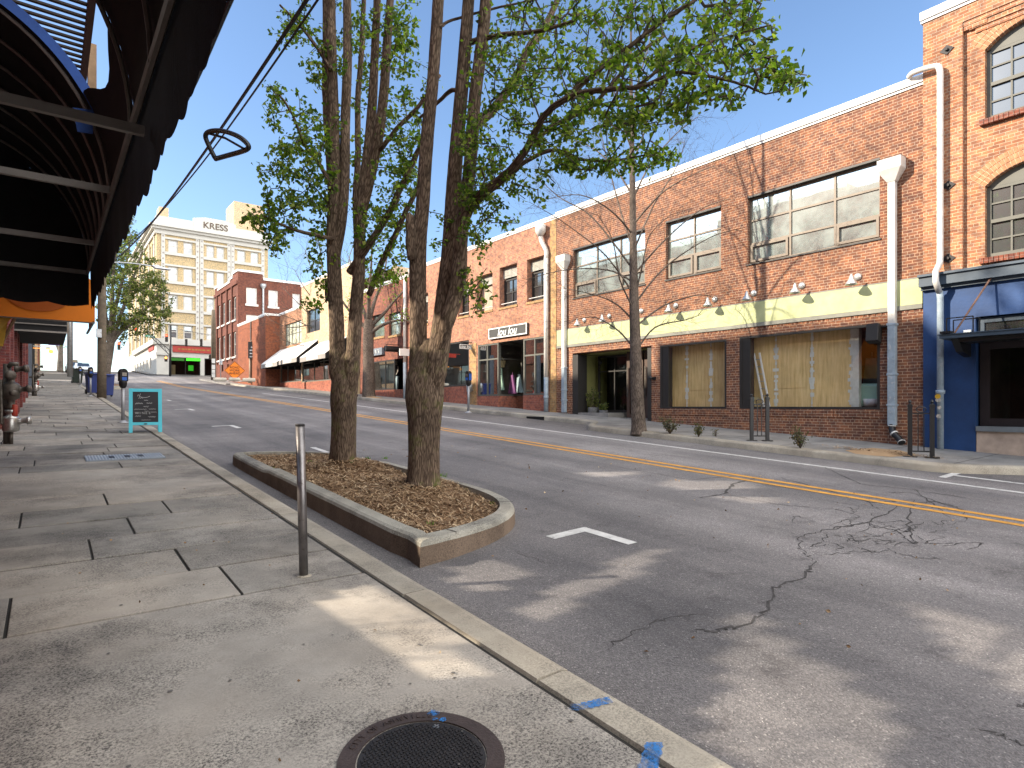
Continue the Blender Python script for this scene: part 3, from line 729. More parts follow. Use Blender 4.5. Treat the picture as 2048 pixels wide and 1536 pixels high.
# brick dog-tooth course below the band and soldier sills
y = yR+.05
while y < yL-.1: mb.boxT(T, y, y+.085, 2.20-.175, 2.20-.115, -.012, .0); y += .13
for S in (S1,S2):
    y = S[0]
    while y < S[1]-.05: mb.boxT(T, y, y+.072, S[2]-.19, S[2]-.012, -.018, .0); y += .085
wl = mb.build('wall', b_red, B1)
body(B1, yR+.01, yL-.01, -1.6, zT-.12, XF+.5, XF+11, m_black2)
coping(B1, yR-.02, yL, zT)
zbt, zbb = 2.75, 2.20
mb = MB(); mb.boxT(T, yR+.02, yL-.05, zbb, zbt, -.035, .0); band = mb.build('sign_band', m_band, B1)
mb = MB(); mb.boxT(T, yR+.02, yL-.05, zbb-.10, zbb-.003, -.045, 0); mb.boxT(T, yR+.02, yL-.05, zbt+.003, zbt+.035, -.03, 0); mb.build('band_edge', m_band_edge, band)
word = 'ANTHROPOLOGIE'; ya, yb_ = fy(1162), fy(1388)
for i, chh in enumerate(word):
    y = ya+(yb_-ya)*i/(len(word)-1); text('faded_letter', chh, .40, m_letter, band, FX((XF-.037, y, (zbt+zbb)/2-.01)), .002)
def win_b1(R, cols, rows, hop):
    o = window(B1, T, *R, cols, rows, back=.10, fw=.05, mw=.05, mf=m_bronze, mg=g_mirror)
    s0, s1, t0, t1 = R; e = [0]+list(cols)+[1]; mb = MB()
    for k in hop:
        mb = MB(); a, b = s0+(s1-s0)*e[k]+.045, s0+(s1-s0)*e[k+1]-.045; c, d = t0+.055, t0+(t1-t0)*rows[0]-.03
        for q in ((a,a+.06,c,d),(b-.06,b,c,d),(a+.06,b-.06,c,c+.06),(a+.06,b-.06,d-.06,d)): mb.boxT(T, *q, .075, .135)
        mb.build('hopper_sash', m_bronze, o)
    si = MB(); si.boxT(T, s0-.03, s1+.03, t0-.04, t0-.003, -.03, .09); si.build('sill', m_dkframe, o); si = MB(); si.boxT(T, s0, s1, t1-.002, t1+.05, -.008, .09); si.build('lintel', m_dkframe, o)
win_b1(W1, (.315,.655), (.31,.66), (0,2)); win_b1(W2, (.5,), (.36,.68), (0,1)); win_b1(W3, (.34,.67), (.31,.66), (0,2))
# display windows: deep dark steel frames, glass, plywood boarding behind
def display(R, boards, lab):
    s0, s1, t0, t1 = R
    o = window(B1, T, s0, s1, t0, t1, (), (), back=.0, fw=.06, mf=m_dkframe, mg=None, name='display_window', label=lab)
    mb = MB(); mb.boxT(T, s1-.30, s1-.062, t0+.06, t1-.06, .02, .22); mb.build('steel_jamb', m_dkframe, o)
    g = MB(); g.quad(T(s0+.05,t0+.05,.05), T(s1-.05,t0+.05,.05), T(s1-.05,t1-.05,.05), T(s0+.05,t1-.05,.05)); g.build('pane', g_clear, o)
    a, b = boards; mb = MB(); n = max(2, round((b-a)/.98)); w = (b-a)/n
    for k in range(n): mb.boxT(T, a+k*w+.004, a+(k+1)*w-.004, t0-.2, t1+.1, .36+.004*(k%2), .38+.004*(k%2))
    mb.boxT(T, a, b, t0+.55, t0+.556, .354, .36)
    p = mb.build('plywood_boarding', m_plywood, o)
    tp = MB()
    for k in range(n+1):
        y = a+k*w+(.05 if k == n else 0); zz = t0-.1
        while zz < t1:
            hh = uni(.04,.11); q = .024*uni(.2,2.6)**1.2 if k < n else .05
            tp.boxT(T, y-q, y+q*uni(.6,1.3), zz, zz+hh, .350, .355); zz += hh
    tp.build('taped_joint', m_tape, p)
    fl = MB(); fl.boxT(T, s0-.3, s1+.3, t0-.1, t0-.02, .2, 3.2); fl.boxT(T, s0-.3, s1+.3, t1+.02, t1+.1, .2, 3.2); fl.boxT(T, s0-.3,s1+.3,t0-.02,t1+.02,3.2,3.25); fl.boxT(T, s0-.36,s0-.3,t0-.02,t1+.02,.2,3.2); fl.boxT(T, s1+.3,s1+.36,t0-.02,t1+.02,.2,3.2)
    fl.build('interior', M('dark_brown_interior', (.06,.04,.025), .9, var=.4, scale=1), o)
    return o
yb1 = fy(1690)
d1 = display(S1, (yb1, S1[1]+.1), 'wide display window boarded with plywood, stock room seen at one end')
d2 = display(S2, (S2[0]-.1, S2[1]+.1), 'smaller display window fully boarded with plywood')
mb = MB(); mb.boxT(T, yb1-.16, yb1-.01, S1[2]-.1, S1[3]+.05, .36, .52); mb.build('stud_edge', m_tape, d1)
# speaker box and wall spot by the window
mb = MB(); y = fy(1753); mb.obox((XF-.14,y,fz(1755,668)), (.11,0,-.03), (0,.13,0), (.03,0,.20)); mb.boxT(T, y-.3, y-.12, fz(1755,655)-.02, fz(1755,655)+.02, -.1, 0); mb.build('loudspeaker_box', m_dkframe, B1, bevel=.015)
mb = MB(); p = onx(1309,757); mb.boxT(T, p.y-.05, p.y+.05, p.z-.05, p.z+.05, -.05, 0); mb.ball((XF-.12,p.y+.05,p.z+.02), .06); mb.build('spot_lamp', m_black, B1)
# gooseneck lamps
def wall_lamp(y, z):
    m = MB(); m.lathe((XF,y,z), [(.085,0),(.085,-.03),(.04,-.06)], 14, (1,0,0)); pts = [(XF-.05,y,z)]
    for k in range(9):
        a = math.pi*.5*k/8*1.25; pts.append((XF-.05-.20*math.sin(a)*1.0-.06*k/8, y+.012*k/8, z+.12*(1-math.cos(a*1.2))*.55))
    e = pts[-1]; pts += [(e[0]-.05, y, e[2]-.05), (e[0]-.06, y, e[2]-.14)]
    m.tube(pts, .013, 8); o = m.build('wall_lamp', m_lamp, B1, smooth=True)
    c = pts[-1]; s = MB(); s.lathe((c[0],y,c[2]), [(.02,.05),(.035,.0),(.05,-.06),(.11,-.15),(.135,-.20),(.128,-.20),(.10,-.15),(.02,-.06)], 18); s.build('lamp_shade', m_lamp, o, smooth=True)
for u, v in ((1716,550),(1604,569),(1508,584),(1430,598),(1352,611),(1283,621),(1219,631),(1169,638)):
    p = onx(u, v); wall_lamp(p.y, 3.0)
# downspouts
y = fy(1788); z0 = base_z(y)
d = downspout(B1, y, fz(1788,322), z0+.42, True, .15, zs=fz(1788,648))
mb = MB(); P = [(XF-.10,y,z0+.45),(XF-.11,y,z0+.36),(XF-.16,y-.05,z0+.25),(XF-.22,y-.20,z0+.10),(XF-.26,y-.25,z0+.04)]
mb.tube(smooth_path(P), [.075 if k%2 else .062 for k in range(17)], 12); mb.build('flexible_elbow', m_black, d, smooth=True)
for k in (2,8,14):
    q = smooth_path(P)[k]; mb = MB(); mb.tube([q, q+(smooth_path(P)[k+1]-q)*.6], .081, 14); mb.build('metal_band', m_coping, d, smooth=True)
y = fy(1132); downspout(B1, y, fz(1132,512), base_z(y)+.03, True, .15, zs=fz(1132,735))
# entrance recess: ramped step, olive side wall, glazed doors
s0, s1, t0, t1 = EN; m = MB(); dp = 1.75
en = MB(); en.boxT(T, s0+.002, s0+.05, t0, t1-.002, .452, dp); en.boxT(T, s1-.05, s1-.002, t0, t1-.002, .452, dp); en.boxT(T, s0+.05, s1-.05, t1-.05, t1-.003, .452, dp)
rec = en.build('entrance_recess', m_greenwall, B1)
jb = MB(); jb.boxT(T, s1-.28, s1-.004, t0, t1-.06, -.004, .45); jb.build('door_case', m_dkframe, rec); jb = MB(); jb.boxT(T, s0+.004, s0+.16, t0, t1-.06, -.004, .45); jb.build('door_case', m_dkframe, rec)
bk = MB(); bk.boxT(T, s0+.05, s1-.05, t0, t1-.05, dp, dp+.03); bk.build('lobby_back', m_black2, rec)
zf_ = base_z(s0)+.02; fl = MB(); fl.boxT(T, s0+.16, s1-.28, zf_-.4, zf_+.05, -.002, dp-.002); fl.boxT(T, s1-1.75, s1-.285, zf_+.05, zf_+.22, .0, dp-.01); fl.build('entry_step', m_fwalk, rec)
zd = zf_+.06; dt = fz(1303, 733)+.0; yd0, yd1 = fy(1300), fy(1224); zt_ = t1-.08
for a, b in ((yd0, yd0+(yd1-yd0)*.46), (yd0+(yd1-yd0)*.5, yd1-.10)):
    o = window(rec, T, a, b, zd, zd+2.35, (), (), back=.62, fw=.13, mf=m_doorwood, mg=g_dim, name='glazed_door')
    h = MB(); h.boxT(T, b-.10, b-.06, zd+.7, zd+1.7, .55, .58); h.build('pull_handle', m_brass, o)
window(rec, T, yd1, s1-.29, zd+.18, zt_, (.5,), (.72,), back=1.0, fw=.07, mf=m_dkframe, mg=g_dim, name='side_light')
window(rec, T, yd0, yd1-.1, zd+2.36, zt_, (.5,), (), back=.62, fw=.05, mf=m_dkframe, mg=g_dim, name='transom_light')
mb = MB(); mb.boxT(T, fy(1299)+.05, fy(1238), zd+2.02, zd+2.30, .70, .72); nb = mb.build('notice_board', m_plywood, rec)
for q_, tx_ in ((fy(1299)+.28,'NG'),(fy(1238)-.12,'I')): text('notice_letters', tx_, .26, m_dkframe, nb, FX((XF+.698,q_,zd+2.16)), .002)
mb = MB(); p = onx(1170,707,XF+.9); mb.ball((XF+.8,s1-.6,t1-.32), .08); mb.build('spot_lamp', m_black, rec)
mb = MB(); mb.tube([(XF+.5+.12*math.cos(a), yd0+.75, zd+.95+.12*math.sin(a)) for a in [k*.5236 for k in range(13)]], .02, 6); mb.build('wreath_handle', m_brass, rec)
# ===== the pale brick shop to its left =====
yM = fy(818)
B2 = thing('pale_brick_shop', 'pale pink brick two storey shop with black lou lou sign over dark framed storefront', 'shop building', (XF,(yL+yM)/2,base_z(22)))
zT2 = 7.10
wins = [rect(1054,1094,520,604.7), rect(999,1034,536,615.6), rect(953.8,985,554,625), rect(916,938,572,634)]
wins += [rect(872,893,580,643), rect(838,856,590,650)]
SF = rect(955,1096,690.6,793); 
zsf = fz(955,690.6); y_a, y_b, y_c, y_d = fy(955.5), fy(996), fy(1046), fy(1097)
zsill = fz(1046,790.6)
BW = rect(872,938,690,775)
hol = [w+(.35,) for w in wins]+[(y_d,y_a,-1.5,zsf,.0)]+[BW+(.08,)]
mb = MB(); wall(mb, T, yL+.002, yM, -1.5, zT2-.1, hol, .2); mb.build('wall', b_pink, B2)
body(B2, yL+.02, yM-.02, -1.5, zT2-.12, XF+3.6, XF+11, m_black2); coping(B2, yL, yM, zT2, .10)
mb = MB(); mb.boxT(T, yL+.003, fy(1100)-.02, -1.2, zT2-.12, -.02, 0); mb.build('pilaster', b_tan, B2)
mb = MB(); mb.boxT(T, fy(953), fy(940), -1.2, zsf+.1, -.02, 0); mb.build('pilaster', b_tan, B2)
for k, w in enumerate(wins):
    s0, s1, t0, t1 = w
    if k == 2:
        mb = MB(); mb.boxT(T, s0+.01, s1-.01, t0+.01, t1-.01, .30, .34); o = mb.build('blank_niche', M('beige_plaster', (.42,.33,.25), .9), B2)
    else:
        o = window(B2, T, s0+.05, s1-.02, t0+.04, t0+(t1-t0)*.70, (.5,), (.5,), back=.24, fw=.06, mw=.035, mf=m_dkframe, mg=g_dark)
    mb = MB(); mb.boxT(T, s0+.01, s1-.01, t0+(t1-t0)*.73, t1-.01, .20, .23); mb.build('fabric_transom', M('grey_sun_screen', (.34,.33,.29), .9, var=.25, scale=6), o)
    mb = MB(); mb.boxT(T, s0-.04, s1+.04, t0-.10, t0-.01, -.03, .0); mb.build('brick_sill', b_tan, o)
    mb = MB(); mb.tube([T(s0+.02,t0+.14,.08), T(s1-.02,t0+.14,.08)], .02, 6); mb.build('guard_rail', m_white, o)
# storefront with recessed door
sfm = MB(); zs = zsill
def glazed(par, T_, a, b, cols, mat=m_olive): return window(par, T_, a, b, zs+.0, zsf, cols, (.70,), back=.02, fw=.07, mw=.06, mf=mat, mg=g_clear, name='display_window')
g1 = glazed(B2, T, y_b, y_a, (.55,)); g2 = glazed(B2, T, y_d+.15, y_c, (.5,))
bb = MB(); bb.boxT(T, y_b, y_a, -1.4, zs-.004, .0, .25)
bb.boxT(lambda s,t,d: (XF+.25+s, y_b-d, t), .002, 1.15, -1.4, zs-.004, -.25, .0); bb.build('brick_stallriser', b_shop, B2); bb = MB(); bb.boxT(T, y_d, y_c, -1.4, zs-.004, .0, .25); bb.boxT(lambda s,t,d: (XF+.25+s, y_c+d, t), .002, 1.15, -1.4, zs-.004, -.25, 0)
bb.build('brick_stallriser', b_shop, B2)
for yy, sg in ((y_b,1),(y_c,-1)):
    Ts = lambda s,t,d, yy=yy, sg=sg: (XF+.09+s, yy+sg*d, t)
    window(B2, Ts, .005, 1.25, zs, zsf, (), (.70,), back=.0, fw=.06, mf=m_olive, mg=g_clear, name='return_window')
window(B2, T, y_c+.06, y_b-.06, base_z(y_b)+.03, base_z(y_b)+2.25, (), (), back=1.38, fw=.11, mf=m_dkframe, mg=g_dim, name='glazed_door')
window(B2, T, y_c+.06, y_b-.06, base_z(y_b)+2.27, zsf-.02, (), (), back=1.38, fw=.06, mf=m_dkframe, mg=g_dim, name='transom_light')
it = MB(); 
it.boxT(T, y_d-.1, y_a+.1, -1.6, zs-.05, .3, 3.4) if False else None
it.boxT(T, y_b+.01, y_a, zs-.10, zs-.02, .27, 1.4); it.boxT(T, y_d, y_c-.01, zs-.10, zs-.02, .27, 1.4)
it.boxT(T, y_d-.12, y_d-.02, -1.4, zsf+.2, .05, 3.4); it.boxT(T, y_a+.02, y_a+.12, -1.4, zsf+.2, .05, 3.4); it.boxT(T, y_d-.02, y_a+.02, -1.4, zsf+.2, 3.4, 3.45); it.boxT(T, y_d-.02, y_a+.02, zsf+.06, zsf+.12, .01, 3.4); it.boxT(T, y_d-.02,y_a+.02, base_z(y_d)-.1, base_z(y_d)+.02, 1.42, 3.4)
it.build('shop_interior', M('dim_shop_interior', (.13,.12,.11), .9, var=.5, scale=.9), B2)
# mountain cut-outs in the upper lights
def cutout(par, pts, back, mat, name='paper_cutout'):
    mb = MB(); mb.prism([T(y,z,back) for y,z in pts], (.01,0,0)); return mb.build(name, mat, par)
zr0 = zs+(zsf-zs)*.70+.03
def peaks(a, b, hs): n = len(hs); return [(a,zr0)]+[(a+(b-a)*i/(n-1), zr0+h) for i,h in enumerate(hs)]+[(b,zr0)]
m_paper = M('white_paper', (.62,.66,.60), .9, var=.05); m_teal = M('teal_paper', (.09,.30,.30), .9)
ym1 = y_a-(y_a-y_b)*.45
cutout(g1, peaks(ym1-.05, y_b+.08, [.28,.45,.26,.5,.3,.55,.36,.62]), .12, m_paper); cutout(g1, peaks(y_a-.1, ym1+.05, [.02,.14,.24,.18,.27]), .12, m_teal)
ym2 = (y_d+.15+y_c)/2
cutout(g2, peaks(y_c-.08, ym2+.05, [.3,.62,.34,.5,.4,.8,.5]), .12, m_paper); cutout(g2, peaks(ym2-.05, y_d+.22, [.22,.36,.24,.5,.34,.2]), .12, m_paper)
# signboard
ys0, ys1 = fy(1057.5), fy(981); zs0, zs1 = fz(1057.5,668), fz(1057.5,645.5)
mb = MB(); mb.boxT(T, ys0, ys1, zs0, zs1, -.09, -.002); sg = mb.build('shop_sign', M('charcoal_sign_board', (.05,.052,.05), .6, var=.12), B2)
mb = MB(); 
for q in ((ys0,ys1,zs0,zs0+.05),(ys0,ys1,zs1-.05,zs1),(ys0,ys0+.05,zs0+.05,zs1-.05),(ys1-.05,ys1,zs0+.05,zs1-.05)): mb.boxT(T, *q, -.112, -.092)
mb.build('sign_border', m_whitep, sg)
def script_word(h, mat, par, P, dirx, r, name='script_letters'):
    """handwritten 'lou lou' as bent tubes; P start point, dirx reading direction"""
    S = []
    for k in (0, 1):
        o = k*2.05
        S.append([(o+0,.12),(o+.12,.42),(o+.25,.95),(o+.22,1.18),(o+.10,1.05),(o+.09,.5),(o+.12,.08),(o+.24,.0),(o+.40,.18)])
        S.append([(o+.40+.22+.2*math.cos(a), .25+.25*math.sin(a)) for a in [1.6+j*.7 for j in range(10)]]+[(o+.92,.42)])
        S.append([(o+.95,.52),(o+.93,.2),(o+1.05,.0),(o+1.22,.12),(o+1.30,.5),(o+1.28,.15),(o+1.38,.0),(o+1.50,.14),(o+1.62,.4)])
    mb = MB(); P = Vector(P); dx = Vector(dirx)
    for s in S: mb.tube(smooth_path([P+dx*(x*h)+Vector((0,0,1))*(z*h) for x,z in s], 4), r, 6)
    return mb.build(name, mat, par)
text('script_letters', 'lou lou', .46, m_whitep, sg, FX((XF-.10, (ys0+ys1)/2, (zs0+zs1)/2)), .012, bold=.004, shear=.25)
ys_ = fy(1096); 
# offset downspout with conductor head
zt_h = fz(1090,452); mb = MB()
mb.lathe((XF-.20,fy(1089),zt_h-.2), [(.20,.2),(.20,-.05),(.10,-.22)], 16); mb.tube(smooth_path([(XF-.20,fy(1089),zt_h-.35),(XF-.16,fy(1089)-.02,zt_h-.62),(XF-.12,fy(1097),zt_h-1.0),(XF-.12,fy(1097),zt_h-1.3)],5), .085, 12)
mb.tube([(XF-.12,fy(1097),zt_h-1.28),(XF-.12,fy(1097),fz(1097,755))], .085, 14); ds = mb.build('downspout', m_pipe_w, B2, smooth=True)
mb = MB(); mb.tube([(XF-.12,fy(1097),fz(1097,755)-.003),(XF-.12,fy(1097),base_z(fy(1097))+.01)], .088, 14); mb.lathe((XF-.12,fy(1097),fz(1097,798)), [(.10,0),(.10,.12)], 14); mb.build('lower_pipe', m_pipe_g, ds, smooth=True)
# the smaller window behind the near tree
o = window(B2, T, *BW, (), (), back=.02, fw=.07, mf=m_dkframe, mg=g_clear, name='display_window')
it = MB(); it.boxT(T, BW[0]-.05, BW[1]+.05, BW[2]-.1, BW[3]+.1, 1.3, 1.35); it.boxT(T, BW[0]-.05, BW[1]+.05, BW[2]-.1, BW[2]-.01, .1, 1.3); it.boxT(T, BW[0]-.1, BW[0]-.05, BW[2]-.1, BW[3]+.1, .1, 1.3); it.boxT(T, BW[1]+.05, BW[1]+.1, BW[2]-.1, BW[3]+.1, .1, 1.3); it.boxT(T, BW[0]-.05, BW[1]+.05, BW[3]+.02, BW[3]+.1, .1, 1.3); it.build('shop_interior', M('dim_shop_interior', (.05,.05,.05)), B2)
mb = MB(); mb.boxT(T, BW[0]-.02, BW[1]+.4, -1.0, BW[2]-.01, -.025, .0); mb.build('brick_stallriser', b_shop, B2)
yy = fy(920); mb = MB(); mb.box(XF+.6, XF+1.0, yy-.5, yy+.5, BW[2], BW[2]+.9); mb.prism([(XF+.6,yy-.6,BW[2]+.9),(XF+.6,yy+.6,BW[2]+.9),(XF+.6,yy,BW[2]+1.35)], (.4,0,0)); tag(mb.build('toy_house', M('mint_paint', (.35,.55,.48), .7), loc=(XF+.8,yy,BW[2])), 'mint green toy house on display in the shop window behind the near tree', 'toy house')
mb = MB(); 
for k in range(7):
    a = BW[0]+.3+k*(BW[1]-BW[0]-.6)/6; zz = BW[3]-.55-.14*math.sin(math.pi*k/6)
    mb.prism([(XF+.3,a-.10,zz),(XF+.3,a+.10,zz),(XF+.3,a+.16,zz-.32),(XF+.3,a-.16,zz-.32)], (.03,0,0))
mb.tube([(XF+.315,BW[0]+.1,BW[3]-.45)]+[(XF+.315,BW[0]+.3+k*(BW[1]-BW[0]-.6)/6,BW[3]-.55-.14*math.sin(math.pi*k/6)) for k in range(7)]+[(XF+.315,BW[1]-.1,BW[3]-.45)], .008, 4)
tag(mb.build('clothes_bunting', M('pale_cloth', (.6,.5,.5), .9), loc=(XF+.3,fy(905),BW[3]-.5)), 'string of small pale garments hung across the shop window by the meter', 'bunting')
# ===== the dark red brick boutique =====
yN = fy(719)
B3 = thing('boutique', 'dark red brick boutique with clothed mannequins in its window behind a street tree', 'shop building', (XF,(yM+yN)/2,base_z(32)))
zT3 = 6.9
bw = [rect(778,801,628,672), rect(745,769,632,676)]
SV = rect(744,806,722,781); SV = (SV[0], SV[1], fz(790,779), fz(806,716))
mb = MB(); wall(mb, T, yM+.002, yN, -.8, zT3-.1, [w+(.2,) for w in bw]+[SV+(.05,)], .2); mb.build('wall', b_dark, B3)
body(B3, yM+.02, yN-.02, -.8, zT3-.12, XF+2.6, XF+10, m_black2); coping(B3, yM, yN, zT3, .12)
for w in bw:
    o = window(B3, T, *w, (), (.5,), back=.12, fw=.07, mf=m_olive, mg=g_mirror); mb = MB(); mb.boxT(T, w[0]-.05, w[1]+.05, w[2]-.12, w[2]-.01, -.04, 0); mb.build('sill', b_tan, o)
o = window(B3, T, SV[0]+1.0, SV[1], SV[2], SV[3], (.4,), (), back=.0, fw=.07, mf=m_dkframe, mg=g_clear, name='display_window')
window(B3, T, SV[0]+.03, SV[0]+.97, base_z(SV[0])+.05, SV[3], (), (.78,), back=.9, fw=.09, mf=m_dkframe, mg=g_dim, name='glazed_door') 
it = MB(); it.boxT(T, SV[0]-.05, SV[1]+.05, -.4, SV[3]+.1, 2.5, 2.55); it.boxT(T, SV[0]+1.0, SV[1]+.05, SV[2]-.1, SV[2]-.01, .05, 2.5); it.boxT(T, SV[0]-.12, SV[0]-.05, -.4, SV[3]+.1, .05, 2.5); it.boxT(T, SV[1]+.05, SV[1]+.1, -.4, SV[3]+.1, .05, 2.5); it.boxT(T, SV[0]-.05, SV[1]+.05, SV[3]+.02, SV[3]+.1, .05, 2.5); it.build('shop_interior', m_black2, B3)
mb = MB(); mb.boxT(T, SV[0]+1.0, SV[1]+.05, -.6, SV[2]-.01, -.03, 0); mb.build('brick_stallriser', b_shop, B3)
ysb = (fy(769),fy(746)); mb = MB(); mb.boxT(T, ysb[0], ysb[1], fz(757,711), fz(757,697), -.16, -.002); sb = mb.build('shop_sign', M('slate_sign', (.16,.19,.23), .6, var=.2, scale=9), B3)
mb = MB(); mb.tube(smooth_path([(XF-.17, ysb[1]-.2-k*.12, fz(757,704)+.12*math.sin(k*2.1)) for k in range(9)],3), .02, 5); mb.build('script_letters', m_whitep, sb)
mb = MB(); yq = fy(813); mb.tube([(XF-.1,yq,zT3-.3),(XF-.1,yq,fz(813,725))], .08, 12); ds = mb.build('downspout', m_pipe_w, B3, smooth=True); mb = MB(); mb.tube([(XF-.1,yq,fz(813,725)-.003),(XF-.1,yq,base_z(yq))], .085, 12); mb.build('lower_pipe', m_pipe_g, ds, smooth=True)
mb = MB(); yq = fy(718.5); mb.boxT(T, yq-.1, yq+.1, base_z(yq)-.2, zT3, -.12, -.002); mb.build('cream_pilaster', M('cream_paint', (.5,.42,.26), .7), B3)
# ===== cream fronted shop and the awning shop =====
yP, yQ = fy(603), fy(559.5)
B4 = thing('cream_shop', 'tall cream plastered shop front with one dark square upper window', 'shop building', (XF,(yN+yP)/2,base_z(40)))
zT4 = fz(603,571); 
qw = rect(614,640,622,667); qs = rect(592,690,712,768)
qs = (qs[0]+2, fy(604), fz(604,765), fz(604,716))
mb = MB(); wall(mb, T, yN+.002, yP, -.4, zT4-.1, [qw+(.2,), qs+(.1,)], .2); mb.build('wall', b_buff, B4); body(B4, yN+.02, yP, -.4, zT4-.12, XF+2.2, XF+12, b_buff)
coping(B4, yN, yP, zT4, .1); window(B4, T, *qw, (.5,), (.5,), back=.1, fw=.06, mf=m_dkframe, mg=g_dark)
window(B4, T, *qs, (.3,.6), (.75,), back=.03, fw=.08, mf=m_olive, mg=g_clear, name='display_window')
def shop_box(par, R, dep=2.0):
    it = MB(); a, b, c, d = R
    for q in ((a-.05,b+.05,c-.1,d+.1,dep,dep+.05),(a-.05,b+.05,c-.1,c-.01,.12,dep),(a-.1,a-.05,c-.1,d+.1,.12,dep),(b+.05,b+.1,c-.1,d+.1,.12,dep),(a-.05,b+.05,d+.02,d+.1,.12,dep)): it.boxT(T, *q)
    it.build('shop_interior', M('dim_shop_interior', (.05,.05,.05)), par)
shop_box(B4, qs)
mb = MB(); mb.boxT(T, qs[0], yP, -.3, qs[2]-.01, -.03, 0); mb.build('brick_stallriser', b_shop, B4)
B5 = thing('awning_shop', 'orange brick shop with tall pale window above white street awnings', 'shop building', (XF,(yP+yQ)/2,base_z(47)))
zT5 = fz(559,627.5)
tw = rect(570,603.5,650,693); tw = (tw[0]+.05,tw[1],tw[2],tw[3]); ss_ = rect(561,602.5,720,766); ss_ = (yP+.05, ss_[1], ss_[2], ss_[3])
mb = MB(); wall(mb, T, yP+.002, yQ, -.2, zT5-.1, [tw+(.2,), ss_+(.1,)], .2); mb.build('wall', b_orange, B5); body(B5, yP+.02, yQ, -.2, zT5-.12, XF+2.2, XF+10, b_terra)
coping(B5, yP, yQ, zT5, .12)
window(B5, T, *tw, (.2,.4,.6,.8), (.5,), back=.08, fw=.06, mf=m_olive, mg=mirror_glass('bright_curtained_glass', (.55,.58,.45), .12)); window(B5, T, *ss_, (.33,.66), (.75,), back=.03, fw=.08, mf=m_olive, mg=g_clear, name='display_window'); shop_box(B5, ss_)
mb = MB(); mb.boxT(T, yP, yQ-.05, -.1, ss_[2]-.01, -.03, 0); mb.build('brick_stallriser', b_shop, B5)
def street_awning(y0, y1, zt, ze, proj, lab, dark=True):
    a = thing('shop_awning', lab, 'awning', (XF,(y0+y1)/2,zt), 'sloping awnings over the far shop windows')
    mb = MB(); mb.prism([T(y0,zt,-.01),T(y0,ze,-proj),T(y0,ze-.02,-proj),T(y0,zt-.03,-.01)], (0,y1-y0,0)); mb.build('canopy', m_white_fab, a)
    mb = MB(); mb.boxT(T, y0+.002, y1-.002, ze-.32, ze-.02, -proj+.005, -proj+.02); v = mb.build('valance', M('grey_awning_valance', (.30,.28,.26), .9), a)
    mb = MB(); mb.boxT(T, y0+(y1-y0)*.28, y0+(y1-y0)*.72, ze-.27, ze-.07, -proj-.006, -proj+.004); mb.build('lettering_panel', m_whitep, v)
    for yy in (y0+.004, y1-.014):
        mb = MB(); mb.prism([T(yy,zt-.04,-.01),T(yy,ze-.04,-proj+.02),T(yy,ze-.32,-proj+.02),T(yy,ze-.32,-.01)], (0,.01,0)); mb.build('side_panel', m_fabric, a)
zt_ = fz(603,690); ze_ = zt_-1.25
street_awning(46.0, yQ-.1, zt_, ze_, 1.5, 'white sloping awning nearest the terracotta brick wall')
street_awning(41.6, 45.6, zt_+.1, ze_+.05, 1.5, 'white sloping awning in the middle of the three')
street_awning(36.5, 41.2, zt_-.15, ze_, 1.4, 'white sloping awning furthest down the street, on the cream shop front')
# ===== low terracotta building and the brown corner building: plane X = 13.9 =====
XB = 13.9; TB = TX(XB)
yC, yD, yE = 50.42, 59.3, 68.9
B6 = thing('terracotta_building', 'low terracotta brick building projecting beside the shop awnings', 'building', (XB,(yC+yD)/2,base_z(55)))
zT6 = 7.42
mb = MB(); wall(mb, TB, yC, yD, .8, zT6-.1, [], .2); wall(mb, TY(yC), XB, 25, .8, zT6-.1, []); mb.build('wall', b_terra, B6)
mb = MB(); mb.quad((XB,yC,zT6-.12),(25,yC,zT6-.12),(25,yD,zT6-.12),(XB,yD,zT6-.12)); mb.build('roof', m_coping, B6)
coping(B6, yC-.06, yD, zT6, .16, T_=TB); mb = MB(); mb.boxT(TY(yC), XB+.36, XF+.2, zT6-.16, zT6, -.06, .3); mb.build('coping', m_coping, B6)
mb = MB(); mb.boxT(TY(yC), XB+.25, XB+.55, 3.2, 3.38, -.03, 0); mb.build('wall_plate', m_whitep, B6)
mb = MB(); mb.boxT(TB, 54.6, 54.75, 2.0, 7.2, -.08, -.01); mb.build('downspout', m_brass, B6)
B7 = thing('brown_building', 'three storey dark brown brick corner building with stepped white parapet', 'building', (XB,(yD+yE)/2,base_z(64)))
zT7 = 11.9
def onb(u, v): return onx(u, v, XB)
hol = []; y_s = [onb(u,700).y for u in (469,458.5,447.5,438.5)]
for yy in y_s:
    hol += [(yy-.55,yy+.55,8.0,10.2,.25),(yy-.55,yy+.55,4.55,6.9,.25)]
lows = [(onb(u,680).y-.35, onb(u,680).y+.35, 3.1+.09*k, 3.8+.09*k, .2) for k,u in enumerate((482,467,456,445))]
mb = MB(); wall(mb, TB, yD, yE, 1.2, zT7-.1, hol+[l for l in lows if yD < l[0] and l[1] < yE], .25)
Tb = TY(yD)
sw = []
for u0, u1, v0, v1 in ((492.5,514,574.5,607),(537,556,580,612),(585,600,587,616),(492.5,514,629,660)):
    p0, p1 = ony(u0,v0,yD), ony(u1,v0,yD); sw.append((p0.x,p1.x,ony(u0,v1,yD).z,p0.z))
wall(mb, Tb, XB, 34, 1.2, zT7-.1, [q+(.2,) for q in sw], .2)
mb.quad((34,yD,1.2),(34,yE,1.2),(34,yE,zT7-.1),(34,yD,zT7-.1)); mb.quad((XB,yE,1.2),(34,yE,1.2),(34,yE,zT7-.1),(XB,yE,zT7-.1))
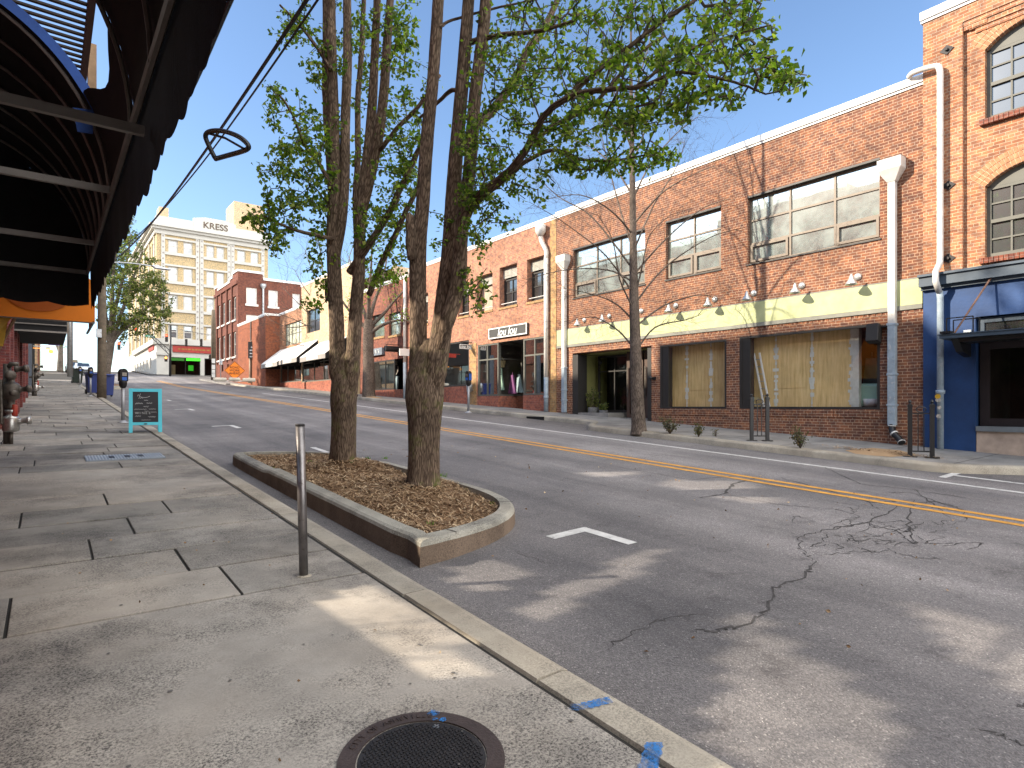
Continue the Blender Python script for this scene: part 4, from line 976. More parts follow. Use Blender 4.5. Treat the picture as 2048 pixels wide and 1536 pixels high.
mb.build('wall', b_brown, B7); mb = MB(); mb.quad((XB,yD,zT7-.12),(34,yD,zT7-.12),(34,yE,zT7-.12),(XB,yE,zT7-.12)); mb.build('roof', m_coping, B7)
m_wframe = M('white_window_frame', (.62,.60,.56), .6)
for h in hol: 
    o = window(B7, TB, *h[:4], (), (.5,), back=.12, fw=.12, mf=m_wframe, mg=g_dark); mb = MB(); mb.boxT(TB, h[0]-.08, h[1]+.08, h[2]-.16, h[2]-.01, -.12, .0); mb.build('sill', m_wframe, o)
for q in sw: o = window(B7, Tb, *q, (), (.5,), back=.08, fw=.13, mf=m_wframe, mg=g_kress); mb = MB(); mb.boxT(Tb, q[0]-.1, q[1]+.1, q[2]-.2, q[2]-.01, -.1, 0); mb.build('sill', m_wframe, o)
for l in lows:
    if yD < l[0] and l[1] < yE: window(B7, TB, *l[:4], (), (), back=.1, fw=.05, mf=m_dkframe, mg=g_dark)
mb = MB()
for a, b, z in ((yD-.02,yD+1.9,12.55),(yD+1.9,yD+3.0,12.2),(yD+3.0,yE-1.5,zT7+.05),(yE-1.5,yE,12.3)): mb.boxT(TB, a, b, zT7-.1, z-.2, 0, .4)
mb.boxT(Tb, XB+.4, XB+2.2, zT7-.1, 12.35, 0, .4)
mb.build('parapet', b_brown, B7)
mb = MB()
for a, b, z in ((yD-.08,yD+1.95,12.55),(yD+1.95,yD+3.0,12.2),(yD+3.0,yE-1.5,zT7+.05),(yE-1.5,yE,12.3)): mb.boxT(TB, a, b, z-.2, z, -.08, .42)
mb.boxT(Tb, XB+.42, XB+2.25, 12.35, 12.55, -.08, .42); mb.boxT(Tb, XB+2.25, 34, zT7-.1, zT7+.12, -.08, .42); mb.build('coping', m_coping, B7)
mb = MB()
for yy in y_s: mb.boxT(TB, yy+.62, yy+.95, 4.2, 11.2, -.12, 0)
mb.boxT(TB, yD+.01, yE-.01, 11.2, 11.5, -.14, 0); mb.build('pilaster', b_brown, B7)
p = ony(525.5,560,yD); mb = MB(); mb.lathe((p.x,yD-.15,11.3), [(.28,.1),(.28,-.1),(.1,-.35)], 10); mb.tube([(p.x,yD-.15,11),(p.x,yD-.15,zT6)], .09, 8); mb.build('downspout', m_steel, B7)
# ===== the tall cream building at the end of the street =====
YK = 88.0; K0, K1 = ony(313,700,YK).x, ony(536,700,YK).x; TK = TY(YK); TKL = lambda s,t,d: (K0+d, s, t)
KB = thing('department_store', 'tall cream brick and white terracotta building lettered KRESS at the street end', 'building', (K0+6,YK,4))
zK = 22.9
def kz_(v, u=345): return ony(u,v,YK).z
def kx_(u): return ony(u,500,YK).x
fl = [(kz_(505),kz_(480)),(kz_(562),kz_(533)),(kz_(618),kz_(589)),(kz_(677),kz_(649))]
bays = [[(336,355.7),(366.7,385.3)],[(412.6,428.5),(433,448.7)],[(474,490.8),(501,517)]]
ho = []; groups = []
for fi, (a, b) in enumerate(fl):
    for bi, bay in enumerate(bays):
        for u0, u1 in bay: ho.append((kx_(u0),kx_(u1),a,b,.3)); groups.append((fi,bi))
zg0, zg1 = kz_(752)-.3, kz_(714)
gd = [(kx_(341),kx_(401),zg0,zg1,.4),(kx_(409),kx_(470),zg0,zg1,.4),(kx_(478),kx_(530),zg0,zg1,.4)]
zs_ = kz_(683)
mb = MB(); wall(mb, TK, K0, K1, zs_, zK, ho, .3)
YE2 = 122.0
sh = []
for k in range(6):
    y = YK+3+k*5.4
    for a, b in fl: sh.append((y,y+1.3,a,b,.3)); sh.append((y+1.9,y+3.2,a,b,.3))
wall(mb, TKL, YK, YE2, zs_, zK, sh, .3)
mb.quad((K1,YK,zs_),(K1,YE2,zs_),(K1,YE2,zK),(K1,YK,zK)); mb.build('wall', b_cream, KB)
mb = MB(); wall(mb, TK, K0, K1, 2.5, zs_-.001, gd, .4); 
lowside = [(YK+5+k*3.6, YK+6.3+k*3.6, 5.0, 6.3, .3) for k in range(6)]
wall(mb, TKL, YK, YE2, 2.5, zs_-.001, lowside, .3); mb.quad((K0,YK,zK-.1),(K1,YK,zK-.1),(K1,YE2,zK-.1),(K0,YE2,zK-.1)); gf = mb.build('ground_floor', m_white_terra, KB)
for h in ho+sh:
    pass
rowm = [g_kress, g_kress2, g_kress, g_kress3]
for h, (fi, bi) in zip(ho, groups):
    mt = g_kress3 if (fi == 0 and bi == 2) or (fi == 3 and bi == 0) else rowm[fi]
    if fi == 3 and bi: mt = g_kress2
    o = window(KB, TK, *h[:4], (), (.5,), back=.12, fw=.16, mw=.10, mf=m_white_terra, mg=mt)
for h in sh: window(KB, TKL, *h[:4], (), (.5,), back=.12, fw=.15, mf=m_white_terra, mg=g_kress2)
# terracotta trim round the bays: jamb strips with studs, sills, cornice, parapet
mb = MB(); st = MB()
for bay in bays:
    a, b = kx_(bay[0][0])-.35, kx_(bay[1][1])+.35
    for x in (a-.42, b): 
        mb.boxT(TK, x, x+.42, zs_, fl[0][1]+1.2, -.14, 0)
        z = zs_+.4
        while z < fl[0][1]+1: st.boxT(TK, x+.13, x+.29, z, z+.17, -.17, -.13); z += .72
    for lo, hi in fl: mb.boxT(TK, a, b, lo-.38, lo-.01, -.2, 0); mb.boxT(TK, a, b, hi+.01, hi+.25, -.16, 0)
    mb.boxT(TK, a, b, fl[0][1]+.55, fl[0][1]+1.2, -.15, 0)
    for k in range(5): x = a+.2+(b-a-.5)*k/4; st.boxT(TK, x, x+.16, fl[0][1]+.8, fl[0][1]+.96, -.18, -.14)
for q in range(0, 33, 5): mb.boxT(TKL, YK+1.5+q, YK+1.9+q, zs_, zK-.6, -.14, 0)
mb.build('terracotta_trim', m_white_terra, KB); st.build('terracotta_studs', M('grey_stud', (.28,.25,.24), .7), KB)
co = MB()
for z0, z1, o_ in ((zK-1.05,zK-.5,.22),(zK-.497,zK-.2,.55),(zK-.197,zK+.05,.85),(zK+.053,zK+1.25,.05)):
    co.boxT(TK, K0-o_, K1+o_*.4, z0, z1, -o_, .0 if z0 < zK else .4); co.boxT(TKL, YK+.41, YE2, z0+.004, z1-.004, -o_, .0 if z0 < zK else .4)
co.build('cornice', m_white_terra, KB)
xk = kx_(430); mb = MB(); mb.prism([(xk-2.6,YK-.09,zK+1.25),(xk-2.6,YK-.09,zK+1.7),(xk-1.2,YK-.09,zK+2.0),(xk+1.2,YK-.09,zK+2.0),(xk+2.6,YK-.09,zK+1.7),(xk+2.6,YK-.09,zK+.1),(xk-2.6,YK-.09,zK+.1)], (0,.45,0)); pn = mb.build('sign_panel', m_white_terra, KB)
text('sign_letters', 'KRESS', 1.15, M('weathered_brown_letter', (.10,.07,.05), .7), pn, FY((kx_(431), YK-.12, zK+.95)), .03, bold=.012)
# penthouses on the roof
mb = MB(); x0 = kx_(493); mb.box(x0, x0+4.2, YK+7, YK+12, zK, zK+7.2); mb.box(x0-1.3, K1-.4, YK+5.5, YK+14, zK, zK+3.3); mb.build('roof_penthouse', b_buff, KB)
mb = MB(); x0 = ony(318,440,YK+2).x; mb.box(x0, x0+1.1, YK+2, YK+4, zK, zK+3.0); mb.build('chimney', b_buff, KB)
# shop at street level: red fascia, green lit shopfront
mb = MB(); mb.boxT(TK, kx_(345), K1-.1, kz_(704), kz_(691), -.16, -.002); fa = mb.build('red_fascia', M('red_fascia_paint', (.36,.045,.035), .6, var=.2), KB)
mb = MB(); x = kx_(356)
while x < kx_(425): w = uni(.15,.5); mb.boxT(TK, x, x+w, kz_(699), kz_(696), -.18, -.162); x += w+uni(.08,.2)
mb.build('fascia_lettering', M('ochre_letter', (.32,.17,.04), .7), fa)
mb = MB(); mb.boxT(TK, K0-.1, K1, kz_(690)+.05, kz_(683)+.3, -.35, -.003); mb.boxT(TKL, YK+.01, YK+24, kz_(690)+.05, kz_(683)+.3, -.35, -.003); mb.boxT(TK, K0-.12, kx_(342), kz_(711), kz_(706), -.25, -.003); mb.build('string_course', m_white_terra, KB)
mb = MB(); mb.boxT(TKL, YK+2, YK+7, 7.2, 8.0, -.1, -.003); mb.build('side_fascia', M('red_fascia_paint', (.36,.045,.035)), KB)
for h in gd:
    o = window(KB, TK, h[0], h[1], h[2], h[3], (.5,), (), back=.2, fw=.12, mf=m_dkframe, mg=g_dim, name='shopfront')
    mb = MB(); mb.boxT(TK, h[0]-.2, h[1]+.2, h[2], h[3]+.2, 3, 3.1); mb.boxT(TK, h[0]-.1, h[0], h[2], h[3], .41, 3); mb.boxT(TK, h[1], h[1]+.1, h[2], h[3], .41, 3); mb.boxT(TK, h[0], h[1], h[3]+.01, h[3]+.1, .41, 3); mb.build('interior', m_black2, o)
gs = glow('green_lit_sign', (.05,.9,.02), .9)
mb = MB(); mb.boxT(TK, kx_(373), kx_(400.5), kz_(720), kz_(715), .10, .14); mb.build('lit_green_panel', gs, KB)
mb = MB(); mb.boxT(TK, kx_(342), kx_(369), kz_(721), kz_(715), .10, .14); mb.build('green_panel', M('green_panel', (.02,.16,.01), .5), KB)
mb = MB(); x = kx_(378); mb.boxT(TK, x, x+.6, kz_(740), kz_(729), .45, .5); mb.build('green_poster', glow('green_poster', (.05,.8,.03), .35), KB)
mb = MB(); mb.boxT(TK, kx_(342.5), kx_(352), kz_(750), kz_(729), .5, .55); mb.build('tan_door_panel', M('tan_panel', (.4,.3,.17), .7), KB)
# ===== arched-window building on the right with its navy shopfront =====
XA = 14.93; TA = TX(XA); y0 = -9.0
B8 = thing('arched_window_building', 'orange brick building with arched windows above a navy blue shopfront', 'building', (XA,0,base_z(2)))
zTA = 8.45
yw = 2.95; hw = .80
def arch_rise(w): return .34
aw = [(yw-hw,yw+hw,5.78,7.55),(yw-hw,yw+hw,2.98,4.78)]
aw += [(w[0]-3.2,w[1]-3.2,w[2],w[3]) for w in aw]+[(w[0]-6.4,w[1]-6.4,w[2],w[3]) for w in aw]
yp = fy(1925, XA)
zc = 2.72
mb = MB(); wall(mb, lambda s,t,d: (XA+.10+d,s,t), y0, yp, zc, 7.9, [w+(.25,) for w in aw], .25)
RS = .34; RA = (hw*hw+RS*RS)/(2*RS); TA0 = math.asin(hw/RA)
def arcpt(w, t, r=0.0): return ((w[0]+w[1])/2+(RA+r)*math.sin(t), w[3]-.02-RA+(RA+r)*math.cos(t))
for w in aw:   # spandrels closing the arch heads
    k = 12; pt = [arcpt(w, TA0-2*TA0*i/k) for i in range(k+1)]
    for i in range(k):
        y1_, z1_ = pt[i]; y2_, z2_ = pt[i+1]
        mb.quad((XA+.10,y1_,z1_),(XA+.10,y1_,w[3]),(XA+.10,y2_,w[3]),(XA+.10,y2_,z2_)); mb.quad((XA+.10,y1_,z1_),(XA+.10,y2_,z2_),(XA+.34,y2_,z2_),(XA+.34,y1_,z1_))
mb.build('wall', b_orange, B8)
mb = MB(); mb.boxT(TA, yp, yR-.004, zc, zTA-.12, 0, .4); mb.boxT(TA, y0, yp, 7.9, zTA-.12, 0, .4); mb.boxT(TA, yp-.4, yp, 7.72, 7.9, .03, .1); 
for k in range(3): mb.boxT(TA, y0, yp-.1*k, 7.80-.10*k, 7.899-.10*k, .02+.025*k, .1)
mb.boxT(TA, yR-.45, yR-.008, -1.6, 8.3, .41, 11); mb.build('pilaster', b_orange, B8)
body(B8, y0, yR-.01, -2, zTA-.15, XA+.6, XA+11, m_black2); coping(B8, y0, yR+.04, zTA, .17, T_=TA)
m_vous = M('orange_brick_voussoir', (.44,.20,.105), .88, var=.30, scale=9, bump=.3)
m_mort = M('arch_mortar', (.54,.40,.27), .9)
for w in aw:
    bd = MB()
    for ring_ in range(3):
        vb = MB(); r0 = ring_*.112; n_ = int(2*TA0*(RA+r0)/.072)
        for i in range(n_):
            t = -TA0+2*TA0*(i+.5)/n_; y_, z_ = arcpt(w, t, r0+.056); nx_ = Vector((0, math.sin(t), math.cos(t))); tx = Vector((0, math.cos(t), -math.sin(t))); q = TA0*(RA+r0+.056)/n_
            vb.obox((XA+.094,y_,z_), (.007,0,0), nx_*.050, tx*(q-.006))
        vb.build('brick_arch', m_vous, B8)
    for i in range(16):
        t0_, t1_ = -TA0+2*TA0*i/16, -TA0+2*TA0*(i+1)/16
        bd.quad(*[(XA+.0965,*arcpt(w,t,r)) for t,r in ((t0_,0),(t1_,0),(t1_,.335),(t0_,.335))])
    bd.build('arch_mortar', m_mort, B8)
for w in aw:
    o = window(B8, lambda s,t,d: (XA+.2+d,s,t), w[0], w[1], w[2]+.02, w[3]-.34, (.25,.5,.75), (.25,.75), back=.02, fw=.075, mw=.032, mf=m_olive, mg=g_dark)
    mb = MB(); mb.boxT(TA, w[0]+.075, w[1]-.075, w[2]+.02+(w[3]-.36-w[2])*.5-.035, w[2]+.02+(w[3]-.36-w[2])*.5+.035, .205, .30); mb.build('meeting_rail', m_olive, o)
    mb = MB(); mb.prism([(XA+.22, *arcpt(w, TA0-2*TA0*i/12)) for i in range(13)], (.05,0,0)); mb.build('arched_head', m_olive, o)
    mb = MB(); y = w[0]-.08
    while y < w[1]+.05: mb.boxT(TA, y, y+.07, w[2]-.12, w[2]-.01, .0, .30); y += .08
    mb.build('brick_sill', b_dark, o)
for u, v in ((1894,100),(1897,371),(1897,517)):
    mb = MB(); p = onx(u,v,XA); mb.prism([(XA-.002,p.y+a,p.z+b) for a,b in ((.13,0),(0,.1),(-.13,0),(0,-.1))], (-.02,0,0)); mb.lathe((XA-.02,p.y,p.z), [(.035,0),(.03,.05)], 8, (-1,0,0)); mb.build('tie_plate', m_iron, B8)
# navy shopfront
dy = fy(1951, XA); zdo = fz(1951,634,XA)
zpl = base_z(dy)+.42
mb = MB(); wall(mb, TA, y0, yR-.006, -2, zc-.002, [(y0+2,dy,-2,zdo,.30)], .3); mb.build('navy_shopfront_wall', m_blue_wall, B8)
mb = MB(); mb.boxT(TA, y0, yR+.03, zc+.002, zc+.05, -.24, .0); mb.boxT(TA, y0, yR+.02, zc-.20, zc, -.19, -.002); mb.boxT(TA, y0, yR+.01, zc-.27, zc-.203, -.09, -.002); mb.build('shopfront_cornice', m_blue_trim, B8)
window(B8, TA, y0+2.05, dy-.02, zdo-.48, zdo-.02, (.45,), (), back=.10, fw=.10, mf=m_blue_trim, mg=g_dark, name='transom_light')
o = window(B8, TA, y0+2.05, dy-.03, zpl+.10, zdo-.5, (.30,.62,), (), back=.16, fw=.16, mw=.1, mf=M('black_brown_wood', (.018,.013,.014), .45), mg=g_dim, name='shop_window')
mb = MB(); mb.boxT(TA, y0+1, dy+.3, zpl-.6, zdo+.2, 2.6, 2.65); mb.boxT(TA, dy+.02, dy+.1, zpl-.6, zdo, .32, 2.6); mb.boxT(TA, y0+1, dy+.02, zdo-.48, zdo-.40, .32, 2.6); mb.boxT(TA, y0+1, dy+.02, zpl-.1, zpl, .32, 2.6); mb.build('interior', M('dim_interior', (.03,.022,.018), .9, var=.6, scale=2), o)
mb = MB(); mb.boxT(TA, y0+2, dy-.01, zpl, zpl+.10, -.03, .28); mb.build('stone_sill', M('grey_sill', (.16,.18,.19), .6), B8)
mb = MB(); mb.boxT(TA, y0+2, dy-.01, -2, zpl-.003, .02, .1); mb.build('tiled_stallriser', M('pale_wood_tile', (.42,.33,.26), .6, var=.3, scale=3), B8)
zca = 1.28; yc = 4.22
cp = thing('entrance_canopy', 'flat dark metal canopy tied back above the navy shopfront', 'canopy', (XA,yc-1,zca))
mb = MB(); mb.boxT(TA, y0+3, yc, zca+.03, zca+.10, -.95, -.01); mb.boxT(TA, y0+3, yc+.03, zca+.10, zca+.118, -.97, -.01); mb.build('roof_slab', m_blue_trim, cp)
mb = MB(); mb.prism([TA(yc-.15,zca+.028,-.80),TA(yc-.15,zca+.028,-.012),TA(yc-.15,zca-.30,-.012),TA(yc-.15,zca-.22,-.5)], (0,-.12,0)); mb.boxT(TA, y0+3, yc-.3, zca-.05, zca+.028, -.85, -.3); mb.build('bracket', m_black, cp)
mb = MB(); mb.tube([(XA-.95,yc-.25,zca+.12),(XA-.02,yc-.65,zca+1.35)], .018, 6); mb.lathe((XA,yc-.65,zca+1.37), [(.10,0),(.05,.05)], 8, (-1,0,0)); mb.build('tie_rod', M('rusty_rod', (.16,.09,.065), .8), cp)
mb = MB(); 
for x in (XA-.95, XA-.55): mb.tube([(x,yc-.12,zca+.12),(x,yc-.12,zca+.42)], .012, 5); mb.tube([(x,yc-.55,zca+.12),(x,yc-.55,zca+.42)], .012, 5)
mb.tube([(XA-.95,yc-.12,zca+.42),(XA-.95,yc-.55,zca+.42)], .012, 5); mb.tube([(XA-.55,yc-.12,zca+.42),(XA-.55,yc-.55,zca+.42)], .012, 5); mb.box(XA-1.0,XA-.7,yc-.2,yc-.02,zca+.127,zca+.17); mb.build('lamp_cradle', m_black, cp)
mb = MB(); p = onx(1936,668,XA); mb.boxT(TA, p.y-.06, p.y+.06, p.z-.08, p.z+.08, -.06, 0); mb.build('wall_box', m_whitep, B8)
# its round downspout
yq = fy(1885,XA); zt1 = fz(1885,135,XA); mb = MB()
P = [(XA-.02,yR+.25,zt1+.06),(XA-.14,yR+.12,zt1+.06),(XA-.14,yq+.14,zt1+.03),(XA-.14,yq+.03,zt1-.02),(XA-.14,yq,zt1-.16)]
mb.tube(smooth_path(P,5)+[Vector((XA-.14,yq,zc+.4)),Vector((XA-.16,yq,zc+.25)),Vector((XA-.34,yq+.02,zc+.05)),Vector((XA-.34,yq+.02,zc-.15)),Vector((XA-.20,yq,zc-.36))], .058, 14); ds = mb.build('downspout', m_pipe_w, B8, smooth=True)
zq = base_z(yq)
mb = MB(); mb.tube([(XA-.18,yq,zc-.34),(XA-.13,yq,zc-.5),(XA-.13,yq,zq)], .061, 14); mb.lathe((XA-.13,yq,fz(1885,788,XA)), [(.085,0),(.085,.08)], 14); mb.build('lower_pipe', m_pipe_g, ds, smooth=True)
mb = MB()
for v, c in ((800,.05),(815,.04),(832,.045)): mb.lathe((XA-.205,yq+uni(-.02,.02),fz(1883,v,XA)), [(c,0),(c,.008)], 10, (-1,0,0))
mb.build('sticker', M('worn_sticker', (.45,.42,.36), .7, var=.6, scale=30), ds)
mb = MB(); mb.lathe((XA-.206,yq+.02,fz(1883,793,XA)), [(.05,0),(.05,.012)], 12, (-1,0,0)); mb.build('sticker', m_yhyd, ds)
# ---------- near side of the street (left): building row, plane X = -.85
XL = -.85; TLf = TL(XL)
def left_building(name, y0, y1, ztop, mat, lab, pil=None, door=True, pm=None):
    b = thing(name, lab, 'building', (XL,(y0+y1)/2,zb((y0+y1)/2)))
    z0 = zb(y0)-.3; n = max(1, int((y1-y0)/5)); w = (y1-y0)/n; ho = []
    for k in range(n):
        a = y0+k*w
        ho.append((a+.7, a+w-.7, zb(a)+.7, zb(a)+3.0, .25))
        if ztop > zb(a)+7: ho += [(a+.9, a+2.1, zb(a)+4.6, zb(a)+6.6, .2), (a+w-2.1, a+w-.9, zb(a)+4.6, zb(a)+6.6, .2)]
    mb = MB(); wall(mb, TLf, y0, y1, z0, ztop, ho, .25)
    for yy in (y0, y1): mb.quad((XL,yy,z0),(XL-3.2,yy,z0),(XL-3.2,yy,ztop),(XL,yy,ztop))
    mb.quad((XL-3.2,y0,z0),(XL-3.2,y1,z0),(XL-3.2,y1,ztop),(XL-3.2,y0,ztop)); mb.quad((XL,y0,ztop),(XL,y1,ztop),(XL-3.2,y1,ztop),(XL-3.2,y0,ztop))
    mb.build('wall', mat, b)
    for h in ho: window(b, TLf, *h[:4], (.5,), (.7,), back=.12, fw=.08, mf=m_dkframe, mg=g_dark)
    if pil:
        for yy in pil:
            mb = MB(); mb.box(XL+.003, XL+.16, yy-.22, yy+.22, z0, zb(yy)+3.6); mb.build('pilaster', pm or mat, b)
    mb = MB(); mb.boxT(TLf, y0+.01, y1-.01, ztop-.2, ztop+.06, -.05, .35); mb.build('coping', m_coping, b)
    return b
# unseen shrub added behind the wall openings to dapple the sun patches
def add_dapple_shrub():
    o = thing('dapple_shrub', 'leafy shrub growing in the courtyard behind the brick wall openings', 'shrub', (-2.9,5,zb(5))); q = MB(); lf = MB()
    for k in range(26):
        e = Vector((-2.2+uni(-.5,.5), 5.4+uni(-2.6,2.2), uni(-.2,3.2))); b0_ = Vector((-2.9,5+uni(-1.5,1.5),zb(5))); q.tube([b0_, b0_.lerp(e,.6)+Vector((uni(-.2,.2),uni(-.2,.2),0)), e], [.012,.009,.004], 4)
        for j in range(15): leaf(lf, b0_.lerp(e,uni(.5,1.05))+Vector((uni(-.25,.25),uni(-.25,.25),uni(-.2,.2))), uni(.06,.12))
    q.build('stems', m_twig, o); lf.build('foliage', m_leaf, o)
# unseen wall added behind the awning, its openings shaped to throw sun patches
cwl = thing('sun_patch_wall', 'broken brick courtyard wall with ragged openings behind the black awning', 'wall', (XL,5,zb(5)))
def pxp(*q): return [Vector(gp(u, v, lambda x: 0.0 if x < 2.17 else rp(x))) for u, v in q]
SUN_PATCH = [pxp((650,1185),(770,1160),(900,1225),(985,1300),(1000,1360),(900,1350),(800,1330),(715,1290)),  # outlines of the sun patches, in place of light thrown back by windows
         pxp((1290,1098),(1345,1096),(1300,1140),(1210,1190),(1090,1250),(1020,1225),(1120,1165)),
         pxp((900,1120),(1010,1110),(1090,1135),(1000,1190),(900,1165)),
         pxp((1468,1205),(1545,1232),(1640,1300),(1770,1375),(1850,1450),(1800,1600),(1380,1600),(1420,1400)),
         pxp((1790,1195),(1900,1215),(2100,1262),(2100,1420),(1990,1370),(1880,1280)),
         [Vector(q) for q in ((6.9,4.2),(7.5,3.9),(8.3,4.5),(8.35,5.2),(7.9,5.4),(7.7,5.9),(7.2,5.7),(6.9,5.0))],
         [Vector(q) for q in ((6.8,6.6),(7.5,6.3),(8.3,6.8),(8.45,7.5),(8.0,7.7),(7.9,8.3),(7.3,8.1),(6.8,7.4))],
         [Vector(q) for q in ((7.5,8.7),(8.1,8.8),(8.2,9.3),(7.6,9.2))]]
def sun_foot(y, z):
    t = 3.0
    for _ in range(8):
        x = XL+t; yy = y-.536*t; t = max(.1,(z-(zb(yy)+(0 if x < 2.17 else rp(x))))/.578)
    return XL+t, y-.536*t
mb = MB(); cs = .11; edge_cells = []
ny, nz = int(round(22.2/cs)), int(round(7.0/cs)); opn = {}
for i in range(ny):
    for j in range(nz):
        y, z = -9+(i+.5)*cs, -2.2+(j+.5)*cs; f = sun_foot(y, z); opn[i,j] = any(inside(f, P) for P in SUN_PATCH)
for i in range(ny):
    j = 0
    while j < nz:
        if opn[i,j]: j += 1; continue
        k = j
        while k < nz and not opn[i,k]: k += 1
        y0_, y1_, z0_, z1_ = -9+i*cs, -9+(i+1)*cs, -2.2+j*cs, -2.2+k*cs
        mb.box(XL-.12, XL, y0_, y1_, z0_, z1_); j = k
        if j < nz: edge_cells.append((y0_,z1_))
mb.box(XL-.12, XL, -9, -9+ny*cs, -2.2+nz*cs, 10.6)
mb.build('wall', b_left, cwl)
add_dapple_shrub()
left_building('maroon_brick_building', 13.3, 20.5, 11.0, b_left, 'maroon brick building behind the orange awning on the near pavement', [18.2,20.2])
left_building('maroon_brick_building', 20.6, 35.0, 10.1, b_left, 'maroon brick shop row with brick piers along the near pavement', [22.6,24.2,27.0,30.5,34.7])
left_building('brick_shop_row', 35.1, 43, 9.9, b_dark, 'dark brick shopfront with pale blue painted piers past the maroon brick piers', [36.5,42.8], pm=M('pale_blue_paint', (.10,.12,.15), .7))
left_building('painted_shop', 43.1, 53, 9.0, M('black_paint', (.016,.017,.019), .6), 'black painted shopfront further up the near pavement', [46,52.6], pm=M('black_paint', (.016,.017,.019)))
left_building('cream_corner_building', 53.1, 67, 9.4, b_buff, 'buff brick corner building at the far end of the near pavement', [56,60,66.6])
for k, (y0, y1, h, mt, nm, lb) in enumerate(((89,101,9,b_dark,'dark_brick_building','dark brick building beyond the crossing on the left'),(102,118,8,b_buff,'distant_building','pale distant building closing the near pavement beyond the crossing'))):
    left_building(nm, y0, y1, zb(y0)+h, mt, lb)
# ===== the big black barrel awning overhead =====
XE, ZE, AX, AH = .425, 1.70, 1.275, 1.45
def arc(x):  # height of the barrel above a point across the pavement
    q = (x-XL)/AX; return ZE+AH*math.sqrt(max(0, 1-q*q))
def pt(t): return (XL+AX*math.cos(t), ZE+AH*math.sin(t))   # t = 0 outer eave, pi/2 wall
aw = thing('barrel_awning', 'black barrel vaulted fabric awning on metal ribs hanging over the near pavement', 'awning', (-.2,4,ZE))
mb = MB()
def barrel(y0, y1, t0, t1, sag=.0):
    N_, K = max(2, int((y1-y0)/.3)), 14
    for i in range(N_):
        ya_, yb2 = y0+(y1-y0)*i/N_, y0+(y1-y0)*(i+1)/N_
        for k in range(K):
            a, b = t0+(t1-t0)*k/K, t0+(t1-t0)*(k+1)/K
            P = [(*pt(a),ya_),(*pt(b),ya_),(*pt(b),yb2),(*pt(a),yb2)]
            mb.quad(*[(x,y,z) for x,z,y in P])
h2 = math.pi/2
barrel(-4.0, 4.36, 0, h2); barrel(5.87, 9.5, 0, h2)
tk = .42
N_ = 10   # the torn-open strip between the two vaults keeps only its outer skirt
for i in range(N_):
    y0_, y1_ = 4.36+1.60*i/N_, 4.36+1.60*(i+1)/N_
    def top(y): f = min(1,(y-4.36)/1.51); return .385+.16*abs(f-.35)**1.3*2+.02*math.sin(9*f)
    for k in range(6):
        P = [(*pt(top(y0_)*k/6),y0_),(*pt(top(y0_)*(k+1)/6),y0_),(*pt(top(y1_)*(k+1)/6),y1_),(*pt(top(y1_)*k/6),y1_)]
        mb.quad(*[(x,y,z) for x,z,y in P])
can = mb.build('canopy', m_fabric, aw, smooth=True)
mb = MB(); k = 24
fan = [(*pt(h2*i/k),9.5) for i in range(k+1)]
mb.add([(x,9.5,z) for x,z,y in fan]+[(XL,9.5,ZE)], [(i,i+1,k+1) for i in range(k)]); mb.build('end_panel', m_fabric, aw)
def scallop(mb, y0, y1, x, zt, drop, step=.30, axis='y'):
    n_ = max(1,int((y1-y0)/step)); s = (y1-y0)/n_
    for i in range(n_):
        for j in range(6):
            a, b = y0+s*(i+j/6), y0+s*(i+(j+1)/6)
            f = lambda q: zt-drop-.055*math.sin(math.pi*((q-y0)/s%1.0) if (q-y0)/s%1.0 > 1e-6 else 0)
            za, zb_ = zt-drop-.036*math.sin(math.pi*j/6), zt-drop-.036*math.sin(math.pi*(j+1)/6)
            wv = lambda q: .007*math.sin(q*5.1)+.005*math.sin(q*11.3)
            if axis == 'y': mb.quad((x,a,zt),(x,b,zt),(x+wv(b)+.015,b,zb_),(x+wv(a)+.015,a,za))
            else: mb.quad((a,x,zt),(b,x,zt),(b,x+wv(b),zb_),(a,x+wv(a),za))
mb = MB(); scallop(mb, -4, 9.5, XE+.012, ZE+.06, .50, .24); scallop(mb, XL, XE, 9.51, ZE+.02, .42, .32, 'x'); mb.build('valance', m_fabric, aw)
fr = MB(); 
for y, z in ((-2.2,ZE),(.5,ZE),(2.2,ZE),(3.8,ZE-.215),(5.7,ZE),(7.67,ZE),(9.4,ZE-.005)):
    m_ = MB(); m_.beam((XL,y,z),(XE-.01,y,z),.035,.05); m_.build('cross_bar', m_awn_frame, aw)
for y in [-3.3,-2.2,-1.1,0,.9,1.8,2.6,3.4,4.3]+[5.9+.52*k for k in range(7)]:
    m_ = MB(); m_.tube([(pt(h2*i/16)[0]-.025, y, pt(h2*i/16)[1]-.025) for i in range(17)], .015, 6); m_.build('rib', m_awn_frame, aw)
m_ = MB(); m_.tube([(XE-.02,-4,ZE-.01),(XE-.02,9.48,ZE-.01)], .02, 6); m_.build('eave_rail', m_awn_frame, aw)
m_ = MB()
for i in range(60):
    a, b = h2*i/60, h2*(i+1)/60
    if a < .38: continue
    P = [(*pt(a),5.83),(*pt(b),5.83)]; e = .06
    m_.quad((P[0][0],5.835,P[0][1]-.02),(P[1][0],5.835,P[1][1]-.02),(P[1][0]+e*math.cos(b),5.835,P[1][1]+e*math.sin(b)),(P[0][0]+e*math.cos(a),5.835,P[0][1]+e*math.sin(a)))
m_.prism([(pt(.47)[0]-.13,5.84,pt(.47)[1]-.02),(pt(.47)[0],5.84,pt(.47)[1]),(pt(.47)[0]+.0,5.84,pt(.47)[1]-.19),(pt(.47)[0]-.10,5.84,pt(.47)[1]-.20)], (0,.01,0))
m_.build('blue_trim', m_blue_fab, aw)
